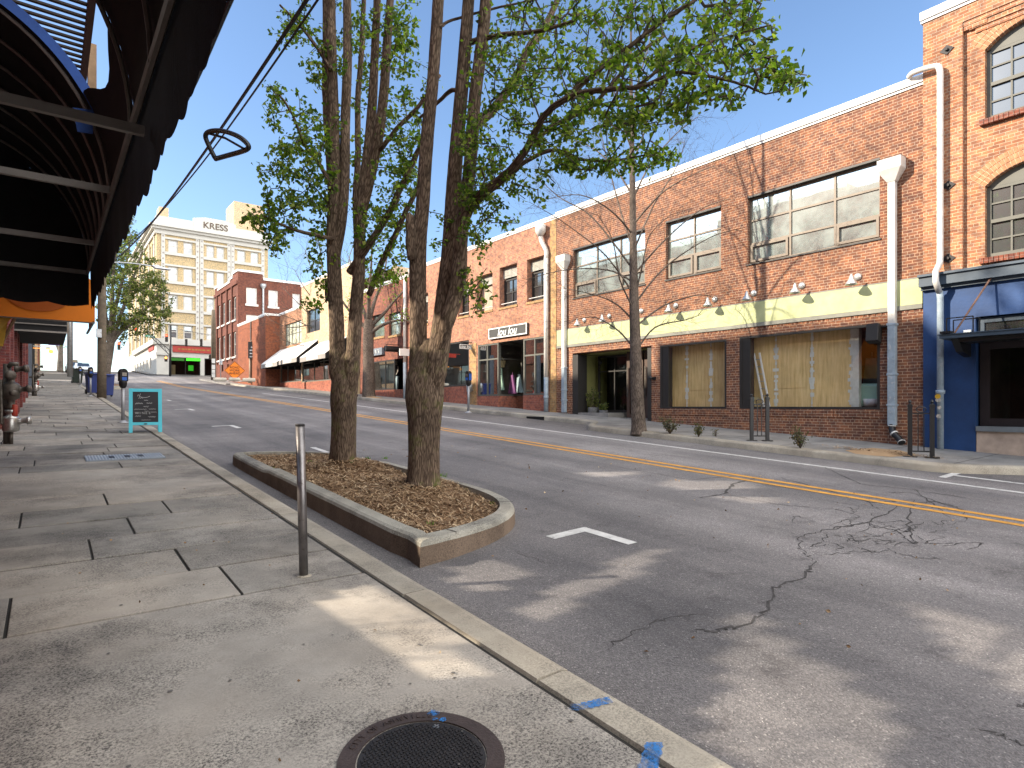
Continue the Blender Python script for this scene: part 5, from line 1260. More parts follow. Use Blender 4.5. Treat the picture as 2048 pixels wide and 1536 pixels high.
# slatted fire escape landing above the awning
fe = thing('fire_escape', 'dark slatted fire escape landing above the black awning', 'fire escape', (-.2,8,4.7))
mb = MB(); y = 4.6
while y < 10.85: mb.box(XL, .37, y, y+.05, 4.715, 4.74); y += .15
mb.build('slats', M('dark_slat', (.03,.024,.022), .7), fe)
mb = MB(); mb.box(.372, .44, 4.5, 10.95, 4.60, 4.80); mb.box(XL, .371, 10.86, 10.95, 4.60, 4.80); mb.box(-.42, -.36, 4.5, 10.85, 4.62, 4.698); mb.build('frame', M('dark_red_steel', (.045,.022,.024), .6), fe)
mb = MB(); mb.box(ony(176,150,11.0).x, ony(193,150,11.0).x, 10.96, 11.2, 4.70, ony(180,88,11.0).z); mb.build('timber_post', m_wood, fe)
# orange awning beyond
oa = thing('orange_awning', 'orange fabric awning with scalloped front just past the black awning', 'awning', (-.1,13,1.5))
m_of = M('orange_awning_fabric', (.62,.17,.012), .85, var=.08); m_of2 = M('dark_orange_stencil', (.34,.075,.008), .85)
xo, y0o, y1o, zo0, zo1 = .55, 10.7, 12.4, 1.21, 1.78
mb = MB(); mb.quad((xo,y0o,zo1),(xo,y1o,zo1),(XL,y1o,3.1),(XL,y0o,3.1)); mb.build('canopy', m_of, oa)
mb = MB(); mb.quad((XL,y0o,zo0),(xo,y0o,zo0),(xo,y0o,zo1),(XL,y0o,3.1)); ep = mb.build('end_panel', m_of, oa)
mb = MB(); mb.prism([(-.10+.36*math.cos(math.pi+math.pi*i/14), y0o-.012, 1.55+.24*math.sin(math.pi+math.pi*i/14)) for i in range(15)], (0,.008,0)); mb.build('half_disc', m_of2, ep)
mb = MB(); mb.quad((xo,y0o,zo0),(xo,y1o,zo0),(xo,y1o,zo1),(xo,y0o,zo1)); mb.build('valance', M('yellow_orange_fabric', (.70,.30,.015), .85, var=.08), oa)
mb = MB(); mb.tube([(xo-.02,y0o,zo0),(xo-.02,y1o,zo0)], .018, 6); mb.tube([(XL,y0o+.02,zo0),(xo,y0o+.02,zo0)], .018, 6); mb.build('frame', m_awn_frame, oa)
# flag on a slanting pole by the wall
fp = thing('flag_pole', 'slanting wooden flag pole with furled yellow flag beside the orange awning', 'flag', (-.7,13,.5))
a, b = ony(39,618,11.0), ony(-6,705,11.6); mb = MB(); mb.tube([a, b], .022, 8); mb.build('pole', m_wood, fp)
mb = MB(); c = ony(12,640,11.3); mb.add([c+Vector((-.25,0,.42)), c+Vector((.10,.0,.36)), c+Vector((.16,.05,.15)), c+Vector((.02,.02,-.02)), c+Vector((-.03,0,-.38)), c+Vector((-.25,0,-.4))], [(0,1,2,3,4,5)]); mb.build('cloth', m_yhyd, fp)
# black shop awning further along and coloured signs
ba = thing('small_black_awning', 'small black square shop awning beyond the orange one', 'awning', (-.2,27,1.9))
p0 = ony(134,664,22); mb = MB(); mb.box(XL, p0.x, 22, 27, p0.z, p0.z+.55); mb.build('canopy', m_fabric, ba); mb = MB(); mb.box(XL, p0.x+.02, 21.97, 22.0, p0.z-.05, p0.z-.002); mb.box(XL, p0.x, 21.94, 21.968, p0.z+.16, p0.z+.19); mb.build('frame', m_awn_frame, ba)
for (u0,u1,v0,v1,Y,mt,lb) in ((80,118,660,668,48,M('red_sign', (.5,.06,.04), .6),'long red projecting shop sign up the near pavement'),(97,120,677,690,56,M('purple_sign', (.16,.08,.36), .6),'purple and pink projecting sign below the red one'),(92,100,694,699,52,m_whitep,'small white projecting sign up the near pavement')):
    a, b = ony(u0,v1,Y), ony(u1,v0,Y); mb = MB(); mb.box(a.x, b.x, Y, Y+.08, a.z, b.z); mb.box(XL, b.x, Y+.03, Y+.05, b.z+.001, b.z+.04); tag(mb.build('projecting_sign', mt, loc=(b.x,Y,a.z)), lb, 'sign')
a = ony(102,703,50); mb = MB(); mb.ball((a.x,50,a.z), .13, 10); mb.beam((XL,50,a.z+.18),(a.x,50,a.z+.18),.02,.02); tag(mb.build('wall_lantern', glow('amber_lamp', (1,.35,.05), 2.0), loc=(a.x,50,a.z)), 'glowing amber lantern on the near pavement shopfronts', 'lantern')
# ===== standpipes (fire department connections) at the wall =====
def standpipe(loc, lab):
    s = local('standpipe', lab, 'standpipe', 'standpipes at the near wall')
    mb = MB(); mb.tube([(0,0,0),(0,0,.22)], .035, 10); mb.tube([(-.06,.12,0),(-.06,.12,1.5)], .06, 12); mb.tube([(-.25,.1,.9),(-.06,.12,.9)], .05, 10); mb.tube([(-.06,.12,1.42),(.0,.06,1.5),(.10,.02,1.5)], .045, 10); mb.build('pipe', m_brass, s, smooth=True)
    mb = MB(); mb.lathe((0,0,.22), [(.05,0),(.12,.02),(.13,.05),(.13,.26),(.12,.29),(.07,.31),(.07,.36),(.09,.37),(.09,.42)], 18); mb.build('lower_valve', m_chrome, s, smooth=True)
    mb = MB(); mb.lathe((.0,0,.66), [(.06,0),(.09,.03),(.06,.08),(.06,.16),(.13,.20),(.14,.44),(.10,.48),(.06,.50),(.06,.58),(.09,.60)], 14); mb.build('upper_valve', m_brass, s, smooth=True)
    mb = MB(); mb.lathe((.05,-.04,.50), [(.04,0),(.05,.02),(.05,.22),(.03,.24)], 12); mb.build('red_cap', m_redcap, s, smooth=True)
    for z, x in ((1.02,.10),(.42,.10),(1.40,.06)):
        mb = MB(); mb.lathe((x,-.02,z), [(.06,0),(.065,.03),(.05,.05),(.05,.14),(.075,.145),(.075,.20),(.02,.21)], 12, (1,-.3,.1)); mb.build('hose_outlet', m_chrome if z < 1 else m_brass, s, smooth=True)
    mb = MB(); mb.lathe((-.05,-.02,1.28), [(.05,0),(.07,.05),(.05,.14),(.09,.16),(.09,.19),(.02,.2)], 12, (.3,-1,0)); mb.lathe((.02,-.10,.95), [(.05,0),(.06,.12),(.02,.13)], 12, (.3,-1,0)); mb.tube([(-.02,-.02,.3),(-.14,-.05,.4),(-.14,-.05,1.2)], .03, 8); mb.build('fitting', m_brass, s, smooth=True)
    return put(s, loc)
g = gnd(22,888,0); sp1 = standpipe(g, 'worn chrome standpipe with red cap nearer the orange awning')
g2 = gnd(72,792,0); dup(sp1, g2, .4, 'further standpipe against the maroon brick pier')
mb = MB()   # rope-twisted column at the shopfront
g3 = gnd(40,800,0)
mb.tube([(XL+.10,g3.y-9,zb(g3.y-9)-.02+.12*k) for k in range(28)], .065, 12, wob=lambda a, L: 1+.22*math.sin(a*2+L*28)); tag(mb.build('twisted_column', b_left, loc=(XL+.1,g3.y-9,zb(g3.y-9)), smooth=True), 'twisted maroon column beside the near standpipe', 'column')
# ===== utility poles, cables, snowshoe loop =====
pb = gnd(203.5,795,0)
up_ = thing('utility_pole', 'weathered wooden utility pole with street light beside blue bins', 'utility pole', pb)
mb = MB(); mb.tube([(pb.x,pb.y,pb.z-.05)]+[(pb.x+.02*k/6,pb.y,pb.z+11*k/6) for k in range(1,7)], [.20,.19,.18,.175,.165,.155,.145], 14); mb.build('shaft', m_pole, up_, smooth=True)
la = ony(338,535,pb.y+.0); zl = ony(310,533,pb.y).z
mb = MB(); xa = ony(315,533,pb.y).x; mb.tube(smooth_path([(pb.x,pb.y,zl-.35),(pb.x+.5,pb.y,zl-.05),(pb.x+1.4,pb.y,zl+.02),(xa-.2,pb.y,zl)],4), .03, 8); ar = mb.build('lamp_arm', m_steel, up_, smooth=True)
mb = MB(); mb.prism([(xa-.3,pb.y-.12,zl+.02),(xa,pb.y-.12,zl+.09),(xa+.15,pb.y-.12,zl+.02),(xa+.65,pb.y-.12,zl-.06),(xa+.6,pb.y-.12,zl-.10),(xa-.1,pb.y-.12,zl-.10)], (0,.26,0)); mb.build('lamp_head', m_steel, ar, bevel=.02)
mb = MB(); mb.box(pb.x-.24,pb.x-.02,pb.y-.34,pb.y-.19,pb.z+2.9,pb.z+3.3); mb.build('utility_box', m_steel, up_)
wires = [(2.05,(-9,4.55),(6.0,4.05),(pb.y,6.9),.022,'thick black cable carrying the loop bracket over the kerb',0),
         (2.28,(-9,4.9),(6.0,4.32),(pb.y,7.3),.014,'thin black cable beside the thicker one over the kerb',0),
         (1.09,(-9,3.4),(5.0,3.02),(pb.y,6.3),.02,'wavy twisted black cable running just outside the black awning',1)]
def wire_path(w):
    x0, (ya_,za_), (ym,zm), (ye,ze), r, lab, tw = w
    # parabola through the three points
    A = np.array([[y*y,y,1] for y in (ya_,ym,ye)]); c = np.linalg.solve(A, np.array([za_,zm,ze]))
    out = []
    for i in range(61):
        y = ya_+(ye-ya_)*i/60; f = max(0,(y-12)/(pb.y-12))
        out.append(Vector((x0*(1-f)+pb.x*f+(.012*math.sin(y*7) if tw else 0), y, c[0]*y*y+c[1]*y+c[2]+(.012*math.cos(y*7) if tw else 0))))
    return out
WP = []
for w in wires:
    p = wire_path(w); WP.append(p); mb = MB(); mb.tube(smooth_path(p,3) if w[6] else p, w[4], 6); tag(mb.build('cable', m_black, loc=p[0]), w[5], 'cable', 'cables strung along the kerb')
lp = thing('cable_loop', 'dark teardrop fibre storage loop hanging from the overhead cable', 'cable bracket', at(450,290,8.5))
d_ = 8.6
pts = [at(u,v,d_+o) for u,v,o in ((430,316,0),(418,292,-.05),(411,272,-.1),(420,263,-.15),(445,262,-.25),(475,272,-.35),(494,287,-.4),(496,297,-.38),(480,304,-.25),(455,311,-.1),(430,318,0))]
mb = MB(); mb.tube(smooth_path(pts,4), .034, 8); mb.build('ring', m_black, lp, smooth=True)
mb = MB(); mb.tube([at(414,266,d_-.1), at(450,276,d_-.2), at(487,297,d_-.38)], .018, 6); mb.build('stay', m_black, lp)
for u, v, lab in ((140,752,'grey metal pole up the near pavement'),(147,747,'wooden pole just beyond the grey metal pole')):
    g = gnd(u, v, 0); mb = MB(); r = 4*g.length/1200 if u == 140 else 6.5*g.length/1200
    mb.tube([(g.x,g.y,g.z-.05),(g.x,g.y,g.z+4.5),(g.x,g.y,g.z+9)], [r,r*.95,r*.85], 12); tag(mb.build('utility_pole', m_steel if u == 140 else m_pole, loc=g, smooth=True), lab, 'utility pole')
# ---------- things standing about
# steel bollard in the near pavement
g = gnd(608,1152,0); b = thing('steel_bollard', 'bare steel post standing in the near pavement beside the planter', 'bollard', g)
mb = MB(); t = at(600,849,g.x/ray(608,1152)[0]) ; mb.tube([g-Vector((0,0,.04)), g.lerp(t,.5), t], .0325, 18); mb.build('post', M('weathered_steel_post', (.20,.19,.19), .36, .85, var=.35, scale=5, rust=(.10,.085,.075), bump=.1), b, smooth=True)
mb = MB(); mb.lathe(t-Vector((0,0,.001)), [(.0335,-.012),(.0335,.004),(.02,.008)], 18); mb.build('cap', m_iron, b, smooth=True)
mb = MB(); mb.lathe(g, [(.055,0),(.05,.006),(.034,.010)], 14); mb.build('mortar_collar', m_kerb, b)
# manhole
mc = Vector((1.165, 2.08, zb(2.08))); sl_ = Vector((0,1,.0527)).normalized(); up_n = Vector((0,-.0527,1)).normalized()
mh = thing('manhole_cover', 'round cast iron manhole cover lettered CITY OF ASHEVILLE in the pavement', 'manhole cover', mc)
def disc(mb, r0, r1, h0, h1, n=64):
    vs = []
    for r, h in ((r0,h0),(r1,h0),(r1,h1),(r0,h1)):
        for k in range(n):
            a = 2*math.pi*k/n; vs.append(mc+Vector((1,0,0))*(r*math.cos(a))+sl_*(r*math.sin(a))+up_n*h)
    mb.add(vs, [(i*n+k, i*n+(k+1)%n, ((i+1)%4)*n+(k+1)%n, ((i+1)%4)*n+k) for i in range(4) for k in range(n)])
mb = MB(); disc(mb, .255, .325, -.03, .007); rg = mb.build('ring', m_ironring, mh)
mb = MB(); vs = [mc+Vector((1,0,0))*(.25*math.cos(2*math.pi*k/64))+sl_*(.25*math.sin(2*math.pi*k/64))+up_n*.002 for k in range(64)]; mb.add(vs, [tuple(range(64))]); ld = mb.build('lid', m_iron, mh)
mb = MB(); mb2 = MB()
disc(mb2, .249, .2545, -.02, -.004); mb2.build('gap', m_grout, mh)
for i in range(-13,14):
    for j in range(-13,14):
        x, y = i*.0185, j*.0185
        if x*x+y*y > .236**2: continue
        a = .6 if (i+j)%2 else -.6
        e = Vector((1,0,0))*math.cos(a+.8)+sl_*math.sin(a+.8); f = Vector((1,0,0))*-math.sin(a+.8)+sl_*math.cos(a+.8)
        mb.obox(mc+Vector((1,0,0))*x+sl_*y+up_n*.0035, e*.0085, f*.0032, up_n*.0022)
mb.build('tread_bars', m_iron, ld)
mb = MB(); ph = mc+Vector((1,0,0))*.155+sl_*.155
n_ = 14; vs = [ph+up_n*.0048+Vector((1,0,0))*(.016*math.cos(6.283*k/n_))+sl_*(.016*math.sin(6.283*k/n_)) for k in range(n_)]; mb.add(vs, [tuple(range(n_))]); mb.build('pick_hole', m_chrome, ld)
wd = 'CITY OF ASHEVILLE'
for i, c_ in enumerate(wd):
    if c_ == ' ': continue
    a = math.radians(142-i*4.9-9); q = Vector((1,0,0))*math.cos(a)+sl_*math.sin(a); tx = Vector((1,0,0))*math.sin(a)-sl_*math.cos(a)
    text('letter', c_, .040, m_ironring, rg, frame_mat(mc+q*.289+up_n*.0085, tx, q), .0022)
sp = MB()
for c_, w_ in (((.19,.245),.04),((.20,.175),.025),((.175,.20),.02)):
    p = mc+Vector((1,0,0))*c_[0]+sl_*c_[1]+up_n*.0088; n_ = 9
    sp.add([p+Vector((1,0,0))*(w_*uni(.5,1)*math.cos(6.283*k/n_))+sl_*(w_*.7*uni(.5,1)*math.sin(6.283*k/n_)) for k in range(n_)], [tuple(range(n_))])
sp.build('spray_mark', m_blue_spray, rg)
# ribbed utility plate in the pavement
P4 = [gnd(u,v,0) for u,v in ((172,923),(331,917),(322,907.5),(168,912.5))]
c = sum(P4, Vector())/4; gp_ = thing('pavement_grate', 'long ribbed metal plate set in the near pavement', 'grate', c)
ex = (P4[1]-P4[0]+P4[2]-P4[3])/4; ey = Vector((0,.33,.33*.0527)); ex = Vector((ex.length,0,0))
mb = MB(); mb.obox(c+Vector((0,0,.004)), ex, ey, (0,0,.010)); pt_ = mb.build('plate', M('dull_zinc_plate', (.20,.23,.26), .6, .2, var=.2, scale=9), gp_, bevel=.003)
mb = MB()
for k in range(26): mb.obox(c+ex*(-.96+1.92*k/25)+Vector((0,0,.016)), ex*.014, ey*.94, (0,0,.004))
mb.build('ribs', M('worn_rib', (.36,.38,.40), .5, .3), pt_)
mb = MB()
for k in (-.35,.05,.4): mb.obox(c+ex*k+Vector((0,0,.022)), ex*.07, ey*.35, (0,0,.003))
mb.build('hatch', m_iron, pt_)
# chalkboard sandwich sign
g = gnd(291,864,0); sgn = local('sandwich_board', 'turquoise framed chalkboard sandwich sign on the near pavement', 'sign')
H_, W_, ln = 1.02, .66, .15
def tilt(y0, y1, col):
    Tt = lambda s,t,d: (s, y0+(y1-y0)*t/H_+d, t)
    m_ = MB(); fw = .075
    m_.boxT(Tt, -W_/2, -W_/2+fw, 0, H_, -.012, .012); m_.boxT(Tt, W_/2-fw, W_/2, 0, H_, -.012, .012)
    m_.boxT(Tt, -W_/2+fw, W_/2-fw, H_-.075, H_-.002, -.010, .010); m_.boxT(Tt, -W_/2+fw, W_/2-fw, .17, .235, -.010, .010)
    fr_ = m_.build('frame', m_turq, sgn)
    m_ = MB(); m_.boxT(Tt, -W_/2+fw, W_/2-fw, .237, H_-.077, -.003, .004); bd = m_.build('chalkboard', m_chalkb, fr_)
    return Tt, bd
Tt, bd = tilt(-.26, -.012, 0); tilt(.27, .016, 1)
ck = MB()
def scr(x0, x1, t, h, r=.0035, f=60):
    n_ = int((x1-x0)*f)+2
    ck.tube([Tt(x0+(x1-x0)*i/n_, t+h*math.sin(i*1.9+x0*9)*uni(.4,1), -.006) for i in range(n_+1)], r, 4)
ck.tube([Tt(-.02+.11*math.cos(a), .86+.05*math.sin(a), -.006) for a in [3.3+.27*k for k in range(11)]], .004, 4)
scr(-.16,-.10,.86,.05); scr(-.14,-.05,.80,.02); scr(-.03,.05,.745,.012); scr(-.2,-.06,.67,.022,.0045); scr(.02,.13,.675,.014,.005); scr(-.04,.06,.60,.03); scr(-.22,.02,.535,.018); scr(.06,.2,.54,.016); scr(-.02,.06,.49,.012)
scr(.1,.22,.47,.014); scr(-.2,-.1,.38,.03); scr(.05,.2,.36,.02); scr(-.08,.1,.285,.008)
ck.build('chalk_writing', m_chalk, bd)
for i, c_ in enumerate('WINES'): text('chalk_letter', c_, .075, m_chalk, bd, frame_mat(Vector(Tt(-.17+i*.062, .445, -.007)), (1,0,0), (0,.24,1)), .001)
m_ = MB(); m_.boxT(Tt, -.03, .03, .19, .21, -.03, -.011); m_.build('latch', m_black, sgn)
put(sgn, g, -.10)
# parking meters
def meter(col='grey'):
    m_ = local('parking_meter', 'x', 'parking meter', 'parking meters along the kerbs')
    q = MB(); q.lathe((0,0,0), [(.13,0),(.125,.02),(.08,.04),(.055,.07)], 16); q.tube([(0,0,.05),(0,0,.98)], .042, 12); q.build('post', M('grey_meter_post', (.32,.33,.35), .5, .4, var=.15), m_, smooth=True)
    q = MB(); q.lathe((0,0,.94), [(.05,0),(.085,.05),(.10,.14),(.095,.20)], 14); q.box(-.10,.10,-.075,.075,1.13,1.36)
    q.prism([(-.10+.20*0,-.075,1.36)]+[(.10*math.cos(math.pi-math.pi*k/10),-.075,1.36+.11*math.sin(math.pi*k/10)) for k in range(11)], (0,.15,0)); h = q.build('head', m_meterhead, m_, bevel=.012)
    q = MB(); q.box(.101,.108,-.06,.06,1.14,1.37); q.box(-.06,.06,-.085,-.076,1.15,1.24); q.build('decal', m_meterblue, h)
    q = MB(); q.box(-.055,.055,-.084,-.076,1.27,1.36); q.build('screen', m_chrome, h)
    return m_
g = gnd(246,846,0); m1 = put(meter(), g, .35); m1['label'] = 'dark headed parking meter just behind the turquoise sandwich board'
dup(m1, gnd(181,793,0), .3, 'parking meter in front of the left blue bin'); dup(m1, gnd(160,773,0), .3, 'parking meter beside the dark green bin')
fg = gnd(937,826,lambda x: sr(x)); dup(m1, fg, -1.5, 'blue faced parking meter across the street before the pale brick shop')
gy = fy(947); gz = base_z(gy)+.55
mb = MB(); mb.lathe((14.78,gy,gz), [(.02,0),(.12,.03),(.15,.3),(.10,.42)], 12); mb.beam((14.85,gy,gz+.1),(15,gy,gz+.1),.05,.05); mb.tube([(14.78,gy,gz-.5),(14.78,gy,gz+.01)], .025, 8); tag(mb.build('gas_meter', m_steel, loc=(14.78,gy,gz), smooth=True), 'rounded grey gas meter on the pale brick shop wall by the meter', 'gas meter')
# wheeled bins
def bin_(mat, lab, w=.62, h=1.08):
    b = local('wheeled_bin', lab, 'bin', 'wheeled bins by the utility pole')
    q = MB(); a, t = w*.40, w*.5; q.add([(-a,-a,.06),(a,-a,.06),(a,a,.06),(-a,a,.06),(-t,-t,h),(t,-t,h),(t,t,h),(-t,t,h)], [(3,2,1,0),(0,1,5,4),(1,2,6,5),(2,3,7,6),(3,0,4,7),(4,5,6,7)]); q.build('body', mat, b, bevel=.03)
    q = MB(); q.prism([(-t-.03,-t-.05,h+.01),(t+.03,-t-.05,h+.01),(t+.03,t+.06,h+.01),(-t-.03,t+.06,h+.01)], (0,0,.05)); q.box(-.2,.2,-t-.1,-t-.05,h-.02,h+.03); q.build('lid', mat, b, bevel=.02)
    for s in (-1,1): q = MB(); q.lathe((s*a-s*.03,a+.02,.13), [(.13,0),(.13,s*.07)], 14, (1,0,0)); q.build('wheel', m_black, b)
    return b
put(bin_(m_bluep, 'blue wheeled bin left of the utility pole behind a meter'), gnd(186,788,0), .2)
put(bin_(m_bluep, 'blue wheeled bin right of the utility pole'), gnd(214,793,0)+Vector((0,.3,0)), .1)
put(bin_(m_greenp, 'dark green bin furthest up the near pavement', .75, 1.15), gnd(154,767,0), .1)
# cars beyond the crossing
def car(lab, paint, L_=4.4, W=1.78):
    c = local('parked_car', lab, 'car', 'cars coming up to the crossing')
    prof = [(-2.15,.35),(-2.2,.6),(-2.1,.82),(-1.25,.95),(-.55,1.38),(.75,1.42),(1.55,1.0),(2.12,.95),(2.2,.6),(2.12,.32)]
    q = MB(); n_ = len(prof); xs = (-W/2,-W/2+.10,W/2-.10,W/2); vs = []
    for j, x in enumerate(xs):
        for y, z in prof:
            k = 1 if j in (1,2) or z < 1.0 else 0; vs.append((x*(1 if z < 1.0 or j in (1,2) else .80), y, z if j in (1,2) or z > .5 else z))
    q.add(vs, [(j*n_+i, j*n_+i+1, (j+1)*n_+i+1, (j+1)*n_+i) for j in range(3) for i in range(n_-1)]+[tuple(range(n_)), tuple(range(3*n_,4*n_)), tuple(j*n_+i for j,i in ((0,0),(3,0),(3,n_-1),(0,n_-1)))])
    q.build('body', paint, c, bevel=.04)
    q = MB(); q.add([(-.60,-1.22,.99),(.60,-1.22,.99),(.54,-.58,1.385),(-.54,-.58,1.385)], [(0,1,2,3)]); q.build('windscreen', g_dark, c)
    for s in (-1,1):
        q = MB(); q.add([(s*.86,-1.0,1.0),(s*.86,1.3,1.0),(s*.73,.75,1.36),(s*.73,-.5,1.34)], [(0,1,2,3)]); q.build('side_window', g_dark, c)
        q = MB(); q.lathe((s*.66,-2.17,.68), [(.11,0),(.09,-.04)], 12, (0,1,0)); q.build('headlight', m_chrome, c)
        for y in (-1.35,1.3):
            q = MB(); q.lathe((s*.74,y,.32), [(.32,0),(.32,s*.18),(.2,s*.185)], 18, (1,0,0)); wv = q.build('wheel', m_black, c)
            q = MB(); q.lathe((s*.925,y,.32), [(.19,0),(.05,s*.012)], 12, (1,0,0)); q.build('rim', m_steel, wv)
    q = MB(); q.box(-.62,.62,-2.235,-2.19,.42,.58); q.build('grille', m_black, c)
    return c
def onroad(x, y): return Vector((x, y, zr(x,y)))
put(car('white car facing down the street beside the utility pole', M('white_car_paint', (.62,.68,.74), .2, .1, var=.03, bump=0)), onroad(3.35,88))
put(car('pale blue car parked behind the white one', M('pale_blue_car_paint', (.16,.25,.34), .2, .3, var=.03, bump=0)), onroad(2.75,96), .02)
# bike racks / tree pit rails on the far pavement
def rack(loc, lab, rz):
    r = local('bike_rack', lab, 'bike rack', 'black post racks on the far pavement')
    for s in (-1,1):
        q = MB(); q.box(s*.17-.035,s*.17+.035,-.035,.035,.02,.98); q.box(s*.17-.045,s*.17+.045,-.045,.045,.94,.96); q.lathe((s*.17,0,.98), [(.03,0),(.018,.015),(.032,.045),(.018,.075),(.004,.085)], 10); q.box(s*.17-.11,s*.17+.11,-.05,.05,0,.02); q.build('post', m_black, r)
    q = MB(); q.box(-.13,.13,-.012,.012,.80,.825); q.box(-.13,.13,-.012,.012,.10,.125)
    for x in (-.045,.045): q.box(x-.008,x+.008,-.008,.008,.125,.80)
    q.tube([(.075*math.cos(a), 0, .885+.05*math.sin(a)) for a in [k*.5236 for k in range(13)]], .010, 6); q.build('rail', m_black, r)
    return put(r, loc, rz)
fs = lambda x: sr(x)
r1 = rack(gnd(1519,882,fs), 'black twin post rack before the boarded display window', -.75)
dup(r1, gnd(1842,915,fs), -1.15, 'black twin post rack before the navy shopfront')
# shrubs and mulch on the far tree pit
def shrub(u, v, h, w, n_, lab, dens=1.0):
    g = gnd(u, v, fs); s = thing('shrub', lab, 'shrub', g, 'scrubby shrubs in the far tree pit'); q = MB(); lf = MB()
    for _ in range(n_):
        a = uni(0,6.28); e = g+Vector((math.cos(a)*w*uni(.2,1), math.sin(a)*w*uni(.2,1), h*uni(.5,1))); p = [g, g.lerp(e,.5)+Vector((uni(-.05,.05),uni(-.05,.05),.03)), e]; q.tube(p, [.008,.006,.003], 4)
        for k in range(int(16*dens)):
            c = g.lerp(e, uni(.3,1.05))+Vector((uni(-.06,.06),uni(-.06,.06),uni(-.04,.06))); leaf(lf, c, uni(.03,.05))
    q.build('stems', m_twig, s); lf.build('foliage', m_shrub, s)
shrub(1340,868,.42,.32,26,'low twiggy shrub right of the bare tree trunk')
shrub(1397,874,.34,.16,14,'small upright shrub second from the bare tree')
shrub(1432,873,.22,.10,5,'thin weedy stem between the small shrubs', .4)
shrub(1601,897,.45,.22,22,'reddish green shrub between the two black twin post racks')
mp = MB(); cpit = [gnd(u,v,fs) for u,v in ((1690,901),(1745,896),(1800,901),(1838,911),(1780,914),(1715,909))]
poly = [Vector((p.x,p.y)) for p in cpit]; ctr = sum(poly, Vector((0,0)))/6
mp.add([(p.x,p.y,zb(p.y)+sr(p.x)+.004) for p in poly]+[(ctr.x,ctr.y,zb(ctr.y)+sr(ctr.x)+.05)], [(i,(i+1)%6,6) for i in range(6)])
chips(mp, 700, lambda: (ctr.x+random.gauss(0,.16), ctr.y+random.gauss(0,.5)), lambda x,y: zb(y)+sr(x)+.02, .03, .09)
tag(mp.build('mulch', m_chip), kind='stuff')
# potted plants at the entrance
for u, v, r_, h_, pl_, lab in ((1163,831,.16,.26,.30,'small grey pot of low green plants at the shop entrance'),(1187,831,.20,.36,.75,'larger grey pot with tall feathery plant at the shop entrance'),(1207,829,.15,.26,.28,'small grey pot right of the tall potted plant')):
    X_ = XF+.42; g = onx(u, 826, X_); g.z = zf_+.05
    s = thing('potted_plant', lab, 'potted plant', g, 'grey plant pots at the shop entrance'); q = MB(); q.lathe(g, [(r_*.8,0),(r_*1.02,h_*.5),(r_,h_),(r_*.9,h_),(r_*.88,h_-.03)], 16); q.build('pot', m_pot, s, smooth=True)
    lf = MB(); st_ = MB()
    for _ in range(30 if pl_ > .5 else 18):
        e = g+Vector((uni(-1,1)*r_*1.1, uni(-1,1)*r_*1.1, h_+pl_*uni(.4,1))); b0 = g+Vector((uni(-.5,.5)*r_, uni(-.5,.5)*r_, h_-.04)); st_.tube([b0,e], [.006,.003], 4)
        for k in range(14): leaf(lf, b0.lerp(e,uni(.3,1))+Vector((uni(-.04,.04),uni(-.04,.04),0)), uni(.05,.09))
    st_.build('stems', m_twig, s); lf.build('foliage', m_leaf2, s)
# display goods in the pale brick shop window
def goods(name, lab, cat, y, x, z, kind, mat, h=.5):
    q = MB()
    if kind == 'dress': q.prism([(x,y-.06,z+h),(x,y+.06,z+h),(x,y+.10,z+h*.72),(x,y+.26,z),(x,y-.26,z),(x,y-.10,z+h*.72)], (.08,0,0)); q.tube([(x+.04,y,z+h),(x+.04,y,z+h+.12)], .01, 5)
    elif kind == 'basket': q.lathe((x,y,z), [(h*.42,0),(h*.55,h*.7),(h*.5,h*.7),(h*.4,.02)], 14); q.tube([(x,y+h*.5*math.cos(a),z+h*.6+h*.5*math.sin(a)) for a in [k*.314 for k in range(11)]], .015, 5)
    elif kind == 'bag': q.add([(x-.1,y-.24,z),(x+.1,y-.24,z),(x+.1,y+.24,z),(x-.1,y+.24,z),(x-.02,y-.18,z+h),(x+.02,y-.18,z+h),(x+.02,y+.18,z+h),(x-.02,y+.18,z+h)], [(3,2,1,0),(0,1,5,4),(1,2,6,5),(2,3,7,6),(3,0,4,7),(4,5,6,7)]); q.tube([(x,y+.12*math.cos(a),z+h+.15*math.sin(a)) for a in [k*.314 for k in range(11)]], .012, 5)
    elif kind == 'bear': q.ball((x,y,z+h*.35),h*.34,10); q.ball((x-.05,y,z+h*.8),h*.24,10); q.ball((x-.03,y-h*.2,z+h),h*.09,8); q.ball((x-.03,y+h*.2,z+h),h*.09,8); q.ball((x-.12,y-h*.3,z+h*.3),h*.12,8); q.ball((x-.12,y+h*.3,z+h*.3),h*.12,8)
    elif kind == 'plant':
        q.lathe((x,y,z), [(.10,0),(.13,.2),(.1,.2)], 12)
        for _ in range(60): leaf(q, Vector((x+uni(-.15,.15),y+uni(-.18,.18),z+.2+uni(0,h))), uni(.08,.16))
    tag(q.build(name, mat, loc=(x,y,z)), lab, cat)
zz = zs+.0
cM = lambda n_, c: M(n_, c, .8, var=.12)
goods('handbag','crimson bag on the floor of the left display window','handbag',fy(974),XF+.45,zz+.02,'bag',cM('crimson_cloth',(.55,.012,.10)),.36)
goods('dress','pale mint dress hanging in the left display window','dress',fy(986),XF+.35,zz+.25,'dress',cM('mint_cloth',(.36,.55,.42)),.95)
goods('straw_basket','straw basket hanging high in the left display window','basket',fy(981),XF+.55,zz+1.25,'basket',cM('straw',(.50,.40,.22)),.4)
goods('straw_basket','straw basket low at the left edge of the left display window','basket',fy(967),XF+.45,zz+.72,'basket',cM('straw',(.5,.4,.22)),.45)
